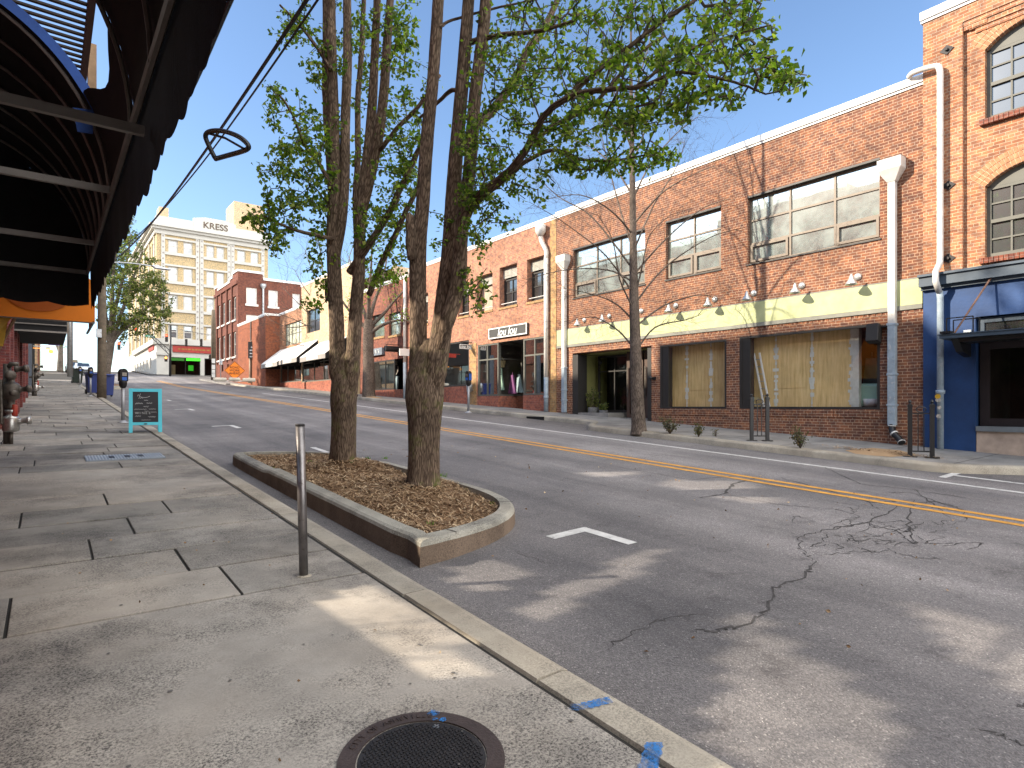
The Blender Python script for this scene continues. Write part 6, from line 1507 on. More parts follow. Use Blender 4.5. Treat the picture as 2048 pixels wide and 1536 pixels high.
goods('straw_basket','cream box basket under the crimson bag in the window','basket',fy(972),XF+.30,zz+.0,'basket',cM('straw',(.5,.4,.22)),.2)
goods('dress','purple dress on the return window beside the shop door','dress',y_b+.02,XF+.75,zz+.1,'dress',cM('purple_cloth',(.22,.08,.2)),.8)
goods('coat','pale blue coat with sloping shoulders nearest the shop door','coat',y_b+.08,XF+1.15,zz+.15,'dress',cM('pale_blue_cloth',(.38,.52,.54)),.8)
goods('straw_basket','straw basket hung with pom poms in the right display window','basket',fy(1082),XF+.5,zz+1.05,'basket',cM('straw',(.5,.4,.22)),.45)
goods('teddy_bear','large cream soft toy in the right display window','soft toy',fy(1071),XF+.6,zz+.45,'bear',cM('cream_plush',(.55,.48,.36)),.5)
goods('teddy_bear','small white soft toy left in the right display window','soft toy',fy(1053),XF+.5,zz+.25,'bear',cM('white_plush',(.6,.6,.58)),.35)
goods('potted_plant','bright green plant right in the display window by the downspout','plant',fy(1089),XF+.45,zz+.25,'plant',m_leaf3,.5)
goods('handbag','small straw bag on the floor of the right display window','handbag',fy(1081),XF+.35,zz+.02,'bag',cM('straw',(.5,.4,.22)),.3)
goods('handbag','pale pink bag at the left of the right display window','handbag',fy(1058),XF+.35,zz+.02,'bag',cM('pale_pink_cloth',(.5,.36,.36)),.3)
# goods in the cream and awning shops
goods('dress','mint dress in the window beneath the white awnings','dress',fy(578),XF+.5,ss_[2]+.25,'dress',cM('mint_cloth',(.36,.55,.42)),.9)
goods('handbag','crimson bag in the window beneath the white awnings','handbag',fy(570),XF+.5,ss_[2]+.05,'bag',cM('crimson_cloth',(.55,.012,.10)),.4)
goods('teddy_bear','cream soft toy in the cream shop window','soft toy',fy(625),XF+.6,qs[2]+.2,'bear',cM('cream_plush',(.55,.48,.36)),.6)
goods('straw_basket','straw basket in the cream shop window','basket',fy(637),XF+.6,qs[2]+.1,'basket',cM('straw',(.5,.4,.22)),.5)
# boutique mannequins
def mannequin(u, lab, top, legs, skin, kid=False):
    k = .72 if kid else 1.0; y = fy(u, XF+.8); x = XF+.8; z = SV[2]+.02
    c = thing('mannequin', lab, 'mannequin', (x,y,z), 'mannequins in the boutique window')
    q = MB(); q.tube(smooth_path([(x,y,z+1.36*k),(x,y,z+1.46*k),(x-.01,y,z+1.52*k)],3), .05*k, 8); q.ball((x-.01,y,z+1.64*k), .105*k, 10, (.95,.8,1.15))
    for s in (-1,1): q.tube(smooth_path([(x,y+s*.19*k,z+1.36*k),(x-.03,y+s*.26*k,z+1.08*k),(x-.12,y+s*.20*k,z+.86*k)],4), [.045*k]*5+[.034*k]*4, 8)
    q.build('body', skin, c, smooth=True)
    q = MB(); q.lathe((x,y,z+.80*k), [(.155*k,0),(.13*k,.18*k),(.165*k,.40*k),(.19*k,.54*k),(.06*k,.62*k)], 14); q.build('top', top, c, smooth=True)
    q = MB(); q.lathe((x,y,z+.70*k), [(.15*k,0),(.16*k,.06*k),(.14*k,.14*k)], 12)
    for s in (-1,1): q.tube([(x,y+s*.085*k,z+.76*k),(x,y+s*.09*k,z+.4*k),(x-.01,y+s*.09*k,z)], [.10*k,.075*k,.055*k], 10)
    q.build('trousers', legs, c, smooth=True)
sk = cM('mannequin_shell', (.5,.45,.38)); bt = cM('black_cloth', (.014,.013,.014)); pj = cM('pale_jeans', (.36,.47,.50)); gt = cM('sage_cloth', (.14,.20,.14))
mannequin(768, 'mannequin in sage top and pale jeans left of centre', gt, pj, sk); mannequin(779, 'mannequin all in black at the centre of the window', bt, bt, sk); mannequin(793, 'mannequin in black top and pale jeans at right', bt, pj, sk); mannequin(757, 'short mannequin in black top and pale trousers at left', bt, pj, sk, True)
# ladder and plastic bins inside the boarded window, hanging signs
x_ = XF+.22; ya_ = S1[1]-.42; ld_ = thing('leaning_ladder', 'white ladder leaning inside the boarded display window', 'ladder', (x_,ya_,S1[2]))
for o_ in (0,.16): q = MB(); q.beam((x_,ya_-.34+o_,S1[2]),(x_+.03,ya_-.02+o_,S1[3]-.45), .04,.03); q.build('rail', m_whitep, ld_)
q = MB()
for k in range(7): f = .1+k*.13; a = Vector((x_,ya_-.34,S1[2])).lerp(Vector((x_+.03,ya_-.02,S1[3]-.45)), f); q.beam(a, a+Vector((0,.16,0)), .025,.02)
q.build('rungs', m_steel, ld_)
q = MB(); y_ = fy(1719); q.box(XF+.5,XF+.85,y_-.24,y_+.24,S1[2]+.07,S1[2]+.62); tag(q.build('storage_box', M('mint_plastic', (.34,.55,.44), .4, var=.1), loc=(XF+.6,y_,S1[2]+.1), bevel=.07), 'tall pale green plastic box at the open end of the display window', 'box')
q = MB(); y_ = fy(1743,XF+.5); q.lathe((XF+.55,y_,S1[2]+.07), [(.17,0),(.2,.18),(.18,.18)], 16); tag(q.build('plastic_tub', m_whitep, loc=(XF+.55,y_,S1[2]+.1), smooth=True), 'round white tub beside the pale green plastic box', 'tub')
q = MB(); y_ = fy(1742,XF+.9); q.prism([(XF+.9,y_-.12,S1[2]+1.25),(XF+.9,y_+.12,S1[2]+1.25),(XF+.9,y_+.25,S1[2]+.1),(XF+.9,y_-.25,S1[2]+.1)], (.12,0,0)); q.tube([(XF+.96,y_,S1[2]+1.25),(XF+.96,y_,S1[2]+1.4)],.01,5); tag(q.build('hanging_coat', cM('grey_green_cloth',(.12,.16,.15)), loc=(XF+.9,y_,S1[2]+.2)), 'grey green garment hanging at the open end of the display window', 'coat')
q = MB(); y_ = fy(1725,XF+1.2); q.prism([(XF+1.2,y_-.10,S1[2]+1.05),(XF+1.2,y_+.10,S1[2]+1.05),(XF+1.2,y_+.15,S1[2]+.2),(XF+1.2,y_-.15,S1[2]+.2)], (.12,0,0)); tag(q.build('hanging_coat', cM('maroon_cloth',(.10,.014,.03)), loc=(XF+1.2,y_,S1[2]+.2)), 'maroon garment behind the grey green one in the window', 'coat')
p0, p1 = onx(919,686,XF), onx(944,686,XF)
hs = thing('hanging_sign', 'small dark hanging sign reading lou lou on a bracket over the pavement', 'sign', (XF-.6,(p0.y+p1.y)/2,p0.z))
yh = fy(943); a = ony(919,688,yh); b_ = ony(943.5,699,yh)
q = MB(); q.box(a.x,b_.x,yh-.025,yh+.025,b_.z,a.z); bo = q.build('board', M('brown_black_board', (.03,.02,.018), .6), hs)
q = MB(); w_ = b_.x-a.x
for r4 in ((a.x,b_.x,a.z-.03,a.z),(a.x,b_.x,b_.z,b_.z+.03),(a.x,a.x+.03,b_.z+.03,a.z-.03),(b_.x-.03,b_.x,b_.z+.03,a.z-.03)): q.box(r4[0],r4[1],yh-.036,yh-.026,r4[2],r4[3])
q.build('border', m_whitep, bo); text('script_letters', 'lou lou', .22*w_/.75, m_whitep, bo, FY(((a.x+b_.x)/2, yh-.03, (a.z+b_.z)/2)), .006, bold=.006, shear=.3)
q = MB(); q.beam((XF,yh,a.z+.10),(a.x,yh,a.z+.10),.03,.03); q.beam((a.x+.08,yh,a.z),(a.x+.08,yh,a.z+.1),.015,.015); q.beam((b_.x-.08,yh,a.z),(b_.x-.08,yh,a.z+.1),.015,.015); q.build('bracket', m_black, hs)
for (u0,u1,v0,v1,mt,lb,nm) in ((770,796,693,703,m_black,'dark barrel shaped hanging sign outside the boutique','black'),(799,818,698,711,m_whitep,'white square hanging sign outside the boutique','white')):
    Yh = fy(u1+2); a, b_ = ony(u0,v1,Yh), ony(u1,v0,Yh); h_ = thing('hanging_sign', lb, 'sign', (a.x,Yh,a.z)); q = MB()
    if nm == 'black': q.tube([(a.x,Yh,(a.z+b_.z)/2),(b_.x,Yh,(a.z+b_.z)/2)], (b_.z-a.z)/2, 14)
    else: q.box(a.x,b_.x,Yh-.03,Yh+.03,a.z,b_.z)
    q.build('board', mt, h_, smooth=False); q = MB(); q.beam((XF,Yh,b_.z+.08),(a.x,Yh,b_.z+.08),.03,.03); q.beam((a.x+.1,Yh,b_.z),(a.x+.1,Yh,b_.z+.08),.02,.02); q.build('bracket', m_black, h_)
# hydrant
g = gnd(710,794,fs); hy = thing('fire_hydrant', 'yellow fire hydrant right of the left trunk across the street', 'hydrant', g)
q = MB(); q.lathe(g, [(.16,0),(.16,.04),(.11,.05),(.105,.5),(.14,.52),(.13,.6),(.07,.68),(.03,.70),(.03,.75)], 16)
q.build('barrel', m_yhyd, hy, smooth=True); q = MB(); q.lathe(g+Vector((-.1,0,.42)), [(.06,0),(.06,-.07)], 10, (1,0,0)); q.lathe(g+Vector((0,-.1,.42)), [(.05,0),(.05,-.06)], 10, (0,1,0)); q.build('outlet', m_yhyd, hy)
q = MB(); q.lathe(g, [(.165,0),(.165,.12),(.13,.14)], 16); q.build('base', m_black, hy)
# road work sign
g = gnd(469,763,lambda x: rp(x)+.02); dd = g.length; rw = thing('road_work_sign', 'orange diamond road work ahead sign on a portable stand', 'sign', g)
c = at(469.5,741,at(469,763,1).length and g.x/ray(469,763)[0]); hd = abs(at(489,741,g.x/ray(469,763)[0]).x-c.x); hd = .62*(c-at(0,0,0)).length/60*1.22
vd = Vector((c.x,c.y,0)).normalized(); rt = Vector((vd.y,-vd.x,0)); Z = Vector((0,0,1)); hd = 19.5/1200*(g.x/ray(469,763)[0])
q = MB(); q.prism([c+rt*hd-vd*.02, c+Z*hd*.97-vd*.02, c-rt*hd-vd*.02, c-Z*hd*.97-vd*.02], vd*.03); bo = q.build('panel', m_orange_sign, rw)
q = MB(); i_ = hd*.93; 
for k in range(4):
    A = [rt,Z,-rt,-Z]; q.beam(c+A[k]*i_-vd*.026, c+A[(k+1)%4]*i_-vd*.026, .02, .01, vd)
q.build('border', m_black, bo)
for t_, dz in (('ROAD',.30),('WORK',.0),('AHEAD',-.30)): text('sign_letters', t_, hd*.32, m_black, bo, frame_mat(c-vd*.03+Z*(hd*dz), rt, Z), .004)
q = MB(); q.beam(g+Z*.05, c-Z*hd*.9, .06,.04); q.beam(g-rt*.6+Z*.03, g+rt*.6+Z*.03,.06,.06); q.beam(g-vd*.6+Z*.03, g+vd*.6+Z*.03,.06,.06); q.build('stand', m_coping, rw)
q = MB()
for s in (-1,1): q.obox(g+rt*s*.75+Z*.10, rt*.35, vd*.28, Z*.10); 
q.obox(g-vd*.6+Z*.10, rt*.3, vd*.2, Z*.09); q.build('sandbag', M('pale_sandbag', (.55,.52,.44), .9), rw, bevel=.06)
# wayfinding sign board on its post
g = gnd(500,766,fs); dd = g.x/ray(500,766)[0]; wf = thing('wayfinding_sign', 'black wayfinding sign board with pale lettering bars on a post', 'sign', g)
c0_, c1_ = at(496,717,dd), at(519,684,dd); q = MB(); rt2 = rt; cm = (c0_+c1_)/2; hw_, hh_ = abs((c1_-c0_).dot(rt2))/2, abs((c1_-c0_).z)/2
q.obox(cm, rt2*hw_, vd*.06, Z*hh_); bo = q.build('board', m_black, wf)
for k in range(4): q = MB(); q.obox(cm+Z*hh_*(.35-.38*k)-vd*.065, rt2*hw_*(.72 if k else .5), vd*.004, Z*hh_*.07); q.build('lettering_bar', m_steel, bo)
q = MB(); q.tube([g, g+Z*(cm.z-g.z-hh_)], .07, 10); q.lathe(g, [(.2,0),(.18,.25),(.1,.5)], 12); q.tube([cm+Z*hh_-rt2*.3, cm+Z*(hh_+.25)], .03, 6); q.build('post', M('tan_post', (.32,.26,.19), .6), wf, smooth=True)
# small one-way style white sign
g = gnd(441.5,762,fs); dd = g.x/ray(441.5,762)[0]; os_ = thing('arrow_sign', 'white sign with blue arrow on a thin post at the brown building', 'sign', g)
cm = at(441.5,724,dd); k_ = dd/1200; q = MB(); q.obox(cm, rt*k_*2.9, vd*.02, Z*k_*5.2); bo = q.build('panel', m_whitep, os_)
q = MB(); q.prism([cm-vd*.03+rt*a*k_+Z*b*k_ for a,b in ((-2,-.4),(.2,-.4),(.2,-1.6),(2,0),(.2,1.6),(.2,.4),(-2,.4))], vd*.005); q.build('arrow', m_meterblue, bo)
q = MB(); q.tube([g, g+Z*(cm.z-g.z+.3)], .035, 8); q.build('post', m_steel, os_)
# corner poles, signal mast and heads
g = gnd(427,760,fs); dd = g.x/ray(427,760)[0]; k_ = dd/1200; wp = thing('utility_pole', 'tall grey wooden pole covered in notices at the brown corner', 'utility pole', g)
q = MB(); q.tube([g, g+Z*4, g+Z*(at(427,620,dd).z-g.z)], [4.8*k_,4.3*k_,3.2*k_], 12); sh_ = q.build('shaft', m_pole, wp, smooth=True)
q = MB()
for v in (722,734,744,750): p = at(427,v,dd-.3); q.obox(p-vd*.06, rt*.11, vd*.01, Z*.16)
q.build('notice', m_whitep, sh_)
def head(u, v, d_, lab, lit, amber=False, s=1.0):
    c = at(u,v,d_); k_ = d_/1200; h_ = thing('traffic_signal', lab, 'traffic signal', c, 'signal heads at the crossing')
    n_ = 3 if not amber else 2; R_ = 2.6*k_*s
    q = MB(); q.obox(c, rt*R_, vd*R_*.6, Z*R_*(1.0*n_)*1.0); q.build('housing', m_black, h_, bevel=.03)
    for i in range(n_):
        p = c-vd*R_*.62+Z*R_*1.9*((n_-1)/2-i); on = lit and i == 0
        q = MB(); q.lathe(p, [(R_*.78,0),(R_*.6,.05)], 14, -vd); q.build('lens', (glow('red_signal_light', (1,.03,.01), 9) if not amber else glow('orange_hand_light', (1,.22,.03), 6)) if on else M('dark_lens', (.03,.02,.015), .3), h_)
        q = MB(); q.tube([p-vd*.0+rt*R_*.85*math.cos(a)+Z*R_*.85*math.sin(a) for a in [k*.35 for k in range(10)]], .03, 4); q.build('visor', m_black, h_)
DK = 74.0
head(333,676,DK,'traffic signal showing red on the corner mast', True); head(372.5,685,DK+1,'dark signal head on the span wire left of its twin', False, s=.9); head(402.5,685,DK+1,'dark signal head on the span wire nearest the brown building', False, s=.9)
head(332,718,DK,'pedestrian signal showing an orange hand', True, True); head(420,714,62,'dark pedestrian signal on the corner pole', False, True, .9)
head(238,692,80,'red signal glowing through the left tree', True); head(272,664,76,'red signal above the street name sign', True)
g = gnd(341,752,lambda x: rp(10)+.13); dd = DK; k_ = dd/1200; ms_ = thing('signal_mast', 'dark signal pole with lattice mast arm and street name sign', 'signal pole', at(341,752,dd))
q = MB(); q.tube([at(340,753,dd), at(341,650,dd)], .13, 10); q.build('pole', m_black, ms_, smooth=True)
q = MB(); A0, A1, B0_, B1_ = at(341,712,dd), at(288,660,dd), at(341,702,dd), at(289,657,dd); q.tube([A0,A1], .05, 6); q.tube([B0_,B1_], .05, 6)
for k in range(6): q.tube([A0.lerp(A1,k/6), B0_.lerp(B1_,(k+.5)/6), A0.lerp(A1,(k+1)/6)], .03, 5)
q.build('mast_arm', m_black, ms_)
q = MB(); p = at(301,673,dd); q.obox(p, (rt*8.5-Z*1.2)*k_, vd*.02, Z*k_*2.3); nm_ = q.build('street_name_sign', M('green_sign_sheet', (.01,.22,.13), .5), ms_)
q = MB(); q.obox(p-vd*.03, (rt*5.5-Z*.8)*k_, vd*.004, Z*k_*.6); q.build('lettering_bar', m_whitep, nm_)
q = MB(); q.tube([at(341,655,dd), at(427,672,62)], .02, 5); tag(q.build('span_wire', m_black, loc=at(341,655,dd)), 'span wire carrying the two dark signals across the street end', 'cable')
g = gnd(236,752,0)
q = MB(); p = at(469,709,60); q.obox(p, rt*.6, vd*.02, Z*.13); q.tube([p-Z*.13, Vector((p.x,p.y,zb(p.y)+sr(p.x)))], .03, 6); tag(q.build('street_sign', M('green_sign_sheet', (.01,.22,.13)), loc=p), 'green street name sign just above the orange diamond', 'sign')
# leaves and scraps lying on road and pavement
lt = MB()
for _ in range(170):
    x, y = uni(2.4,9), uni(1.5,12)
    if inside((x,y), op): continue
    leaf(lt, Vector((x,y,zr(x,y)+.008)), uni(.015,.04), Vector((uni(-1,1),uni(-1,1),.1)).normalized())
for _ in range(60):
    x, y = uni(-1,1.9), uni(.8,9); leaf(lt, Vector((x,y,zb(y)+.006)), uni(.01,.028), Vector((uni(-1,1),uni(-1,1),.1)).normalized())
tag(lt.build('leaf_litter', m_chip), kind='stuff')
# ---------- trees
def limb(mb, px, d0, n=10, k=5, jit=.012, seg=None, wobble=.06):
    P = [at(u,v,d0+o) for u,v,w,o in px]; Rr = [w/2*(d0+o)/1200 for u,v,w,o in px]
    S_ = smooth_path(P, k); m = len(px); rs = []
    for i in range(len(S_)):
        f = i/k; j = min(int(f), m-2); t = f-j; rs.append(Rr[j]*(1-t)+Rr[j+1]*t)
    S_ = [p+Vector((uni(-1,1),uni(-1,1),0))*jit*(.5 if r < .06 else .12) if 0 < i < len(S_)-1 else p for i,(p,r) in enumerate(zip(S_,rs))]
    a0, a1, a2 = uni(0,6), uni(0,6), uni(2,4)
    mb.tube(S_, rs, n, True, uni(0,3), (lambda a, L: 1+wobble*math.sin(3*a+a0+L*.9)+wobble*.6*math.sin(5*a+a1-L*1.2)+wobble*.5*math.sin(7*a+L*a2*.4)) if n >= 10 else None)
    return S_
def grow(node_pts, targets, maxstep=.16, wig=.03, sub=True):
    """join every target to the nearest wood, nearest first; returns segments as polylines with child counts"""
    nodes_ = [np.array(p) for p in node_pts]; base_n = len(nodes_)
    cap = base_n+len(targets)*14; A = np.zeros((cap,3)); A[:base_n] = np.array(nodes_); cnt = base_n
    par = [-1]*base_n
    T_ = np.array(targets); d0_ = np.array([np.min(np.sum((A[:base_n]-t)**2,1)) for t in T_]); order = np.argsort(d0_)
    for ti in order:
        t = T_[ti]; D = A[:cnt]-t; dd_ = np.sqrt(np.sum(D*D,1))+.35*np.maximum(0, D[:,2])
        j = int(np.argmin(dd_)); q = A[j].copy(); L_ = np.linalg.norm(t-q); n_ = max(1, min(12, int(L_/maxstep))); bow = np.array([uni(-1,1),uni(-1,1),uni(-.2,1.2)])*L_*.10
        pj = j
        for i in range(1, n_+1):
            f = i/n_; p = q+(t-q)*f+bow*math.sin(math.pi*f)*1.0+(np.random.randn(3)*wig if i < n_ else 0)
            if cnt >= cap: break
            A[cnt] = p; par.append(pj); pj = cnt; cnt += 1
    w = np.ones(cnt); w[:base_n] = 0
    for i in range(cnt-1, base_n-1, -1): w[par[i]] += w[i]
    return A[:cnt], par, w, base_n
def crown(par_o, limbs, clusters, d0, lmat, wmat, lsize, per, rmin=.0035, rk=.0011, hang=.25, maxstep=.16, name='crown', spur=5, keep=None):
    tg = []
    for u, v, ru, rv, n_, doff, rd in clusters:
        c = 0
        while c < n_:
            a, b, e = random.gauss(0,.5), random.gauss(0,.5), uni(-1,1)
            if a*a+b*b > 1.1: continue
            p = at(u+a*ru, v+b*rv, d0+doff+e*rd*(1-.4*(a*a+b*b))); tg.append(tuple(p)); c += 1
    A, par, w, bn = grow([tuple(p) for L_ in limbs for p in L_], tg, maxstep)
    # chain segments into tubes
    child = {}
    for i in range(bn, len(A)): child.setdefault(par[i], []).append(i)
    mb = MB(); started = set()
    for i in range(bn, len(A)):
        p = par[i]; first = child[p][0] == i and p >= bn
        if first: continue
        ch_ = [p, i]; k = i
        while k in child: k = child[k][0]; ch_.append(k)
        rs = [min(.035, rmin+rk*math.sqrt(w[max(q, i) if q == p else q])*1.6) for q in ch_]; rs[0] = rs[1]
        mb.tube([Vector(A[q]) for q in ch_], rs, 5 if rs[0] > .012 else 3, False)
    mb.build('twigs', wmat, par_o)
    lf = MB(); vs = []; fs_ = []
    for i in range(bn, len(A)):
        if w[i] > 26: continue
        n_ = per*(1.0 if w[i] < 5 else .55); n_ = int(n_)+(rnd() < n_%1)
        if not n_: continue
        base_ = Vector(A[i]); q = Vector(A[par[i]])
        for _ in range(n_):
            c = q.lerp(base_, rnd())+Vector((random.gauss(0,1),random.gauss(0,1),random.gauss(0,1)))*lsize*.55
            d = Vector((uni(-1,1),uni(-1,1),uni(-1,.55)-hang)).normalized(); leaf(lf, c, lsize*uni(.55,1.15), d)
    return lf.build(name, lmat, par_o), len(lf.f)//2
D1, D2 = T1.x/ray(687,934)[0], T2.x/ray(847,978)[0]
pt1 = thing('pear_tree', 'many stemmed leafing tree at the far end of the kerbed planter', 'tree', T1, 'leafing trees in the kerbed planter')
mb = MB(); L1s = []
def root_flare(u, v, w, d0): return [(u,v+16,w*1.5,0),(u,v,w*1.18,0)]
L1s.append(limb(mb, [(687,954,84,0),(686,944,66,0),(686,930,54,0),(687,905,49,0),(688,870,47,0),(688,830,48,0),(687,800,52,0),(689,768,53,.0),(690,745,46,0),(690,722,30,0),(690,704,8,0)], D1, 22, 6))
L1s.append(limb(mb, [(686,815,18.2,.0),(678,745,39.5,.05),(674,700,30.4,.05),(673,650,28.9,.05),(671,600,28.1,.05),(668,520,27.4,.08),(667,440,25.8,.10),(669,350,24.3,.1),(667,240,22.8,.12),(664,120,19.8,.1),(662,0,16.7,.1),(662,-160,12.9,.1),(664,-330,7.6,0)], D1, 14))
L1s.append(limb(mb, [(693,815,17.8,.0),(702,745,34.0,-.08),(707,700,26.6,-.08),(710,650,25.2,-.08),(714,590,23.7,-.1),(718,540,23.7,-.1),(719,480,22.9,-.12),(724,400,22.2,-.15),(737,300,20.0,-.2),(745,200,17.8,-.2),(750,100,16.3,-.2),(754,0,14.1,-.25),(756,-160,11.1,-.2),(758,-320,5.9,-.2)], D1, 14))
L1s.append(limb(mb, [(669,520,22,.08),(683,440,21,.1),(689,350,20,.15),(690,240,19,.2),(694,130,18,.2),(694,0,16,.25),(690,-160,10,.3)], D1, 10))
L1s.append(limb(mb, [(722,430,22,-.15),(742,350,21,-.2),(758,270,20,-.3),(768,180,19,-.35),(774,80,17,-.4),(782,-20,14,-.45),(792,-180,9,-.5)], D1, 10))
L1s.append(limb(mb, [(716,500,15,.1),(712,400,14,.25),(716,300,13,.35),(716,200,12,.4),(724,90,11,.4),(728,-30,9,.45)], D1, 8))
L1s.append(limb(mb, [(666,420,17,.2),(658,300,15,.3),(651,180,14,.4),(652,60,12,.4),(650,-80,9,.4)], D1, 10))
L1s.append(limb(mb, [(700,545,17,.0),(730,500,15,-.2),(770,440,13,-.4),(800,380,12,-.5),(828,320,11,-.6),(850,270,8,-.7)], D1, 8))
L1s.append(limb(mb, [(738,590,12,-.1),(762,530,12,-.3),(790,470,11,-.5),(818,410,10,-.6),(838,370,8,-.7)], D1, 8))
L1s.append(limb(mb, [(760,300,10,-.3),(800,250,9,-.5),(835,215,8,-.6),(880,150,6,-.6)], D1, 6))
L1s.append(limb(mb, [(666,478,9,0),(640,472,8,-.2),(600,463,7,-.4),(560,448,5,-.6),(525,430,4,-.7)], D1, 6))
L1s.append(limb(mb, [(668,560,9,.2),(655,600,7,.4),(652,560,6,.6)], D1, 6))
L1s.append(limb(mb, [(668,380,9,0),(640,330,8,-.2),(610,290,7,-.4),(585,230,5,-.6),(560,190,4,-.7)], D1, 6))
L1s.append(limb(mb, [(663,140,9,0),(630,90,7,.2),(590,40,5,.4),(560,10,4,.5)], D1, 6))
mb.build('trunk', m_bark, pt1, smooth=True)
c1 = [(615,262,62,85,62,-.3,.7),(575,330,62,52,44,-.4,.7),(625,350,50,60,30,-.2,.6),(525,430,52,40,30,-.6,.5),(585,420,55,50,34,-.3,.6),(560,480,50,40,18,-.3,.6),(545,205,26,45,16,-.5,.4),(600,55,70,50,34,.3,.7),(625,130,40,60,14,.1,.6),(640,500,40,60,22,.1,.6),(640,590,30,45,12,.3,.5),
      (690,330,60,180,26,.2,.7),(770,300,60,130,40,-.3,.8),(800,150,60,110,34,-.3,.8),(790,430,55,70,40,-.4,.7),(770,530,50,50,26,-.2,.7),(700,130,60,120,24,.3,.8),(830,250,40,90,24,-.5,.6),(740,60,80,70,24,0,.8),(800,60,50,70,40,-.2,.8),(815,330,35,90,36,-.4,.6),(735,440,45,60,26,-.2,.6),(640,430,40,70,26,.3,.5),(680,80,60,80,26,.4,.8),
      (600,-90,110,80,46,.2,.9),(720,-110,120,80,60,0,1.0),(700,-230,120,90,60,0,1.0),(820,-120,80,80,36,-.3,.8),(545,395,18,60,10,-.6,.3)]
_, n1 = crown(pt1, L1s[1:], c1, D1, m_leaf, m_twig, .082, 12)
pt2 = thing('pear_tree', 'nearer leafing tree at the rounded front of the kerbed planter with limbs over the street', 'tree', T2, 'leafing trees in the kerbed planter')
mb = MB(); L2s = []
L2s.append(limb(mb, [(846,996,108,0),(847,986,86,0),(847,972,70,0),(848,945,63,0),(849,900,60,0),(850,860,62,0),(851,828,66,0),(851,795,74,0),(853,762,74,0),(855,732,64,0),(856,702,40,0),(856,678,10,0)], D2, 24, 6))
L2s.append(limb(mb, [(844,810,20.2,.0),(838,740,40.3,.05),(837,690,35.3,.05),(837,640,34.4,.05),(836,590,33.6,.05),(836,530,34.4,.05),(838,480,31.9,.05),(845,420,26.9,.05),(850,340,26.0,.05),(857,250,25.2,.05),(866,160,23.5,.05),(872,70,22.7,.05),(878,-30,21.0,.05),(884,-180,15.1,.05),(890,-330,7.6,0)], D2, 14))
L2s.append(limb(mb, [(824,520,18,-.04),(821,470,19,-.05),(821,436,17,-.05),(823,428,10,-.05)], D2, 10, 4))
L2s.append(limb(mb, [(860,815,20.6,0),(871,745,46.4,-.1),(880,690,43.0,-.1),(887,640,39.6,-.1),(893,590,37.8,-.1),(899,540,36.1,-.12),(903,480,32.7,-.12),(907,400,31.0,-.1),(912,310,28.4,-.1),(920,210,26.7,-.1),(928,110,24.9,-.1),(936,0,23.2,-.1),(944,-150,17.2,-.1),(950,-320,8.6,0)], D2, 14))
L2s.append(limb(mb, [(874,720,12,-.12),(896,640,30,-.3),(911,590,32,-.32),(918,550,32,-.34),(921,510,28,-.35),(923,470,27,-.4),(931,400,27,-.4),(938,350,26,-.35),(944,280,26,-.3),(950,190,25,-.25),(960,110,25,-.2),(968,40,24,-.2),(974,-50,22,-.2),(984,-200,15,-.2)], D2, 12))
L2s.append(limb(mb, [(927,440,24,-.42),(945,405,23,-.5),(975,380,20,-.7),(1010,350,17,-.9),(1040,318,15,-1.1),(1062,280,14,-1.3),(1085,235,13,-1.5),(1120,205,13,-1.7),(1170,185,12,-1.9),(1230,178,10,-2.1),(1290,172,9,-2.3),(1350,145,7,-2.4),(1410,152,6,-2.5),(1470,165,5,-2.6),(1530,188,3.5,-2.7)], D2, 10))
L2s.append(limb(mb, [(936,405,14,-.5),(985,378,12,-.6),(1025,345,10,-.8),(1060,318,9,-.9),(1110,300,8,-1.0),(1160,318,6,-1.1),(1220,322,5,-1.2),(1290,310,3.5,-1.3)], D2, 8))
L2s.append(limb(mb, [(950,250,20,-.1),(990,215,18,.2),(1035,150,17,.5),(1055,100,15,.6),(1085,60,14,.8),(1110,10,12,.9),(1135,-60,10,1.0)], D2, 10))
L2s.append(limb(mb, [(1095,225,10,-1.5),(1150,180,10,-1.6),(1210,130,9,-1.7),(1270,85,9,-1.8),(1330,40,8,-1.9),(1385,4,7,-2.0),(1440,-40,5,-2.0)], D2, 8))
L2s.append(limb(mb, [(1060,290,9,-1.2),(1110,250,9,-1.1),(1180,215,8,-1.0),(1230,160,7,-1.0),(1275,110,7,-1.0),(1330,70,6,-1.0)], D2, 8))
L2s.append(limb(mb, [(1275,172,7,-2.2),(1340,125,6,-2.3),(1400,90,5,-2.4),(1470,70,4,-2.4),(1540,50,3,-2.5)], D2, 6))
L2s.append(limb(mb, [(930,195,10,-.1),(905,180,9,.2),(870,210,7,.5),(840,235,5,.7)], D2, 6))
L2s.append(limb(mb, [(935,85,11,-.1),(1000,70,10,-.3),(1080,62,8,-.6),(1150,40,6,-.8)], D2, 6))
L2s.append(limb(mb, [(880,55,7,.0),(905,40,6,.1),(1000,14,5,.0),(1060,2,4,-.1)], D2, 6))
mb.build('trunk', m_bark, pt2, smooth=True)
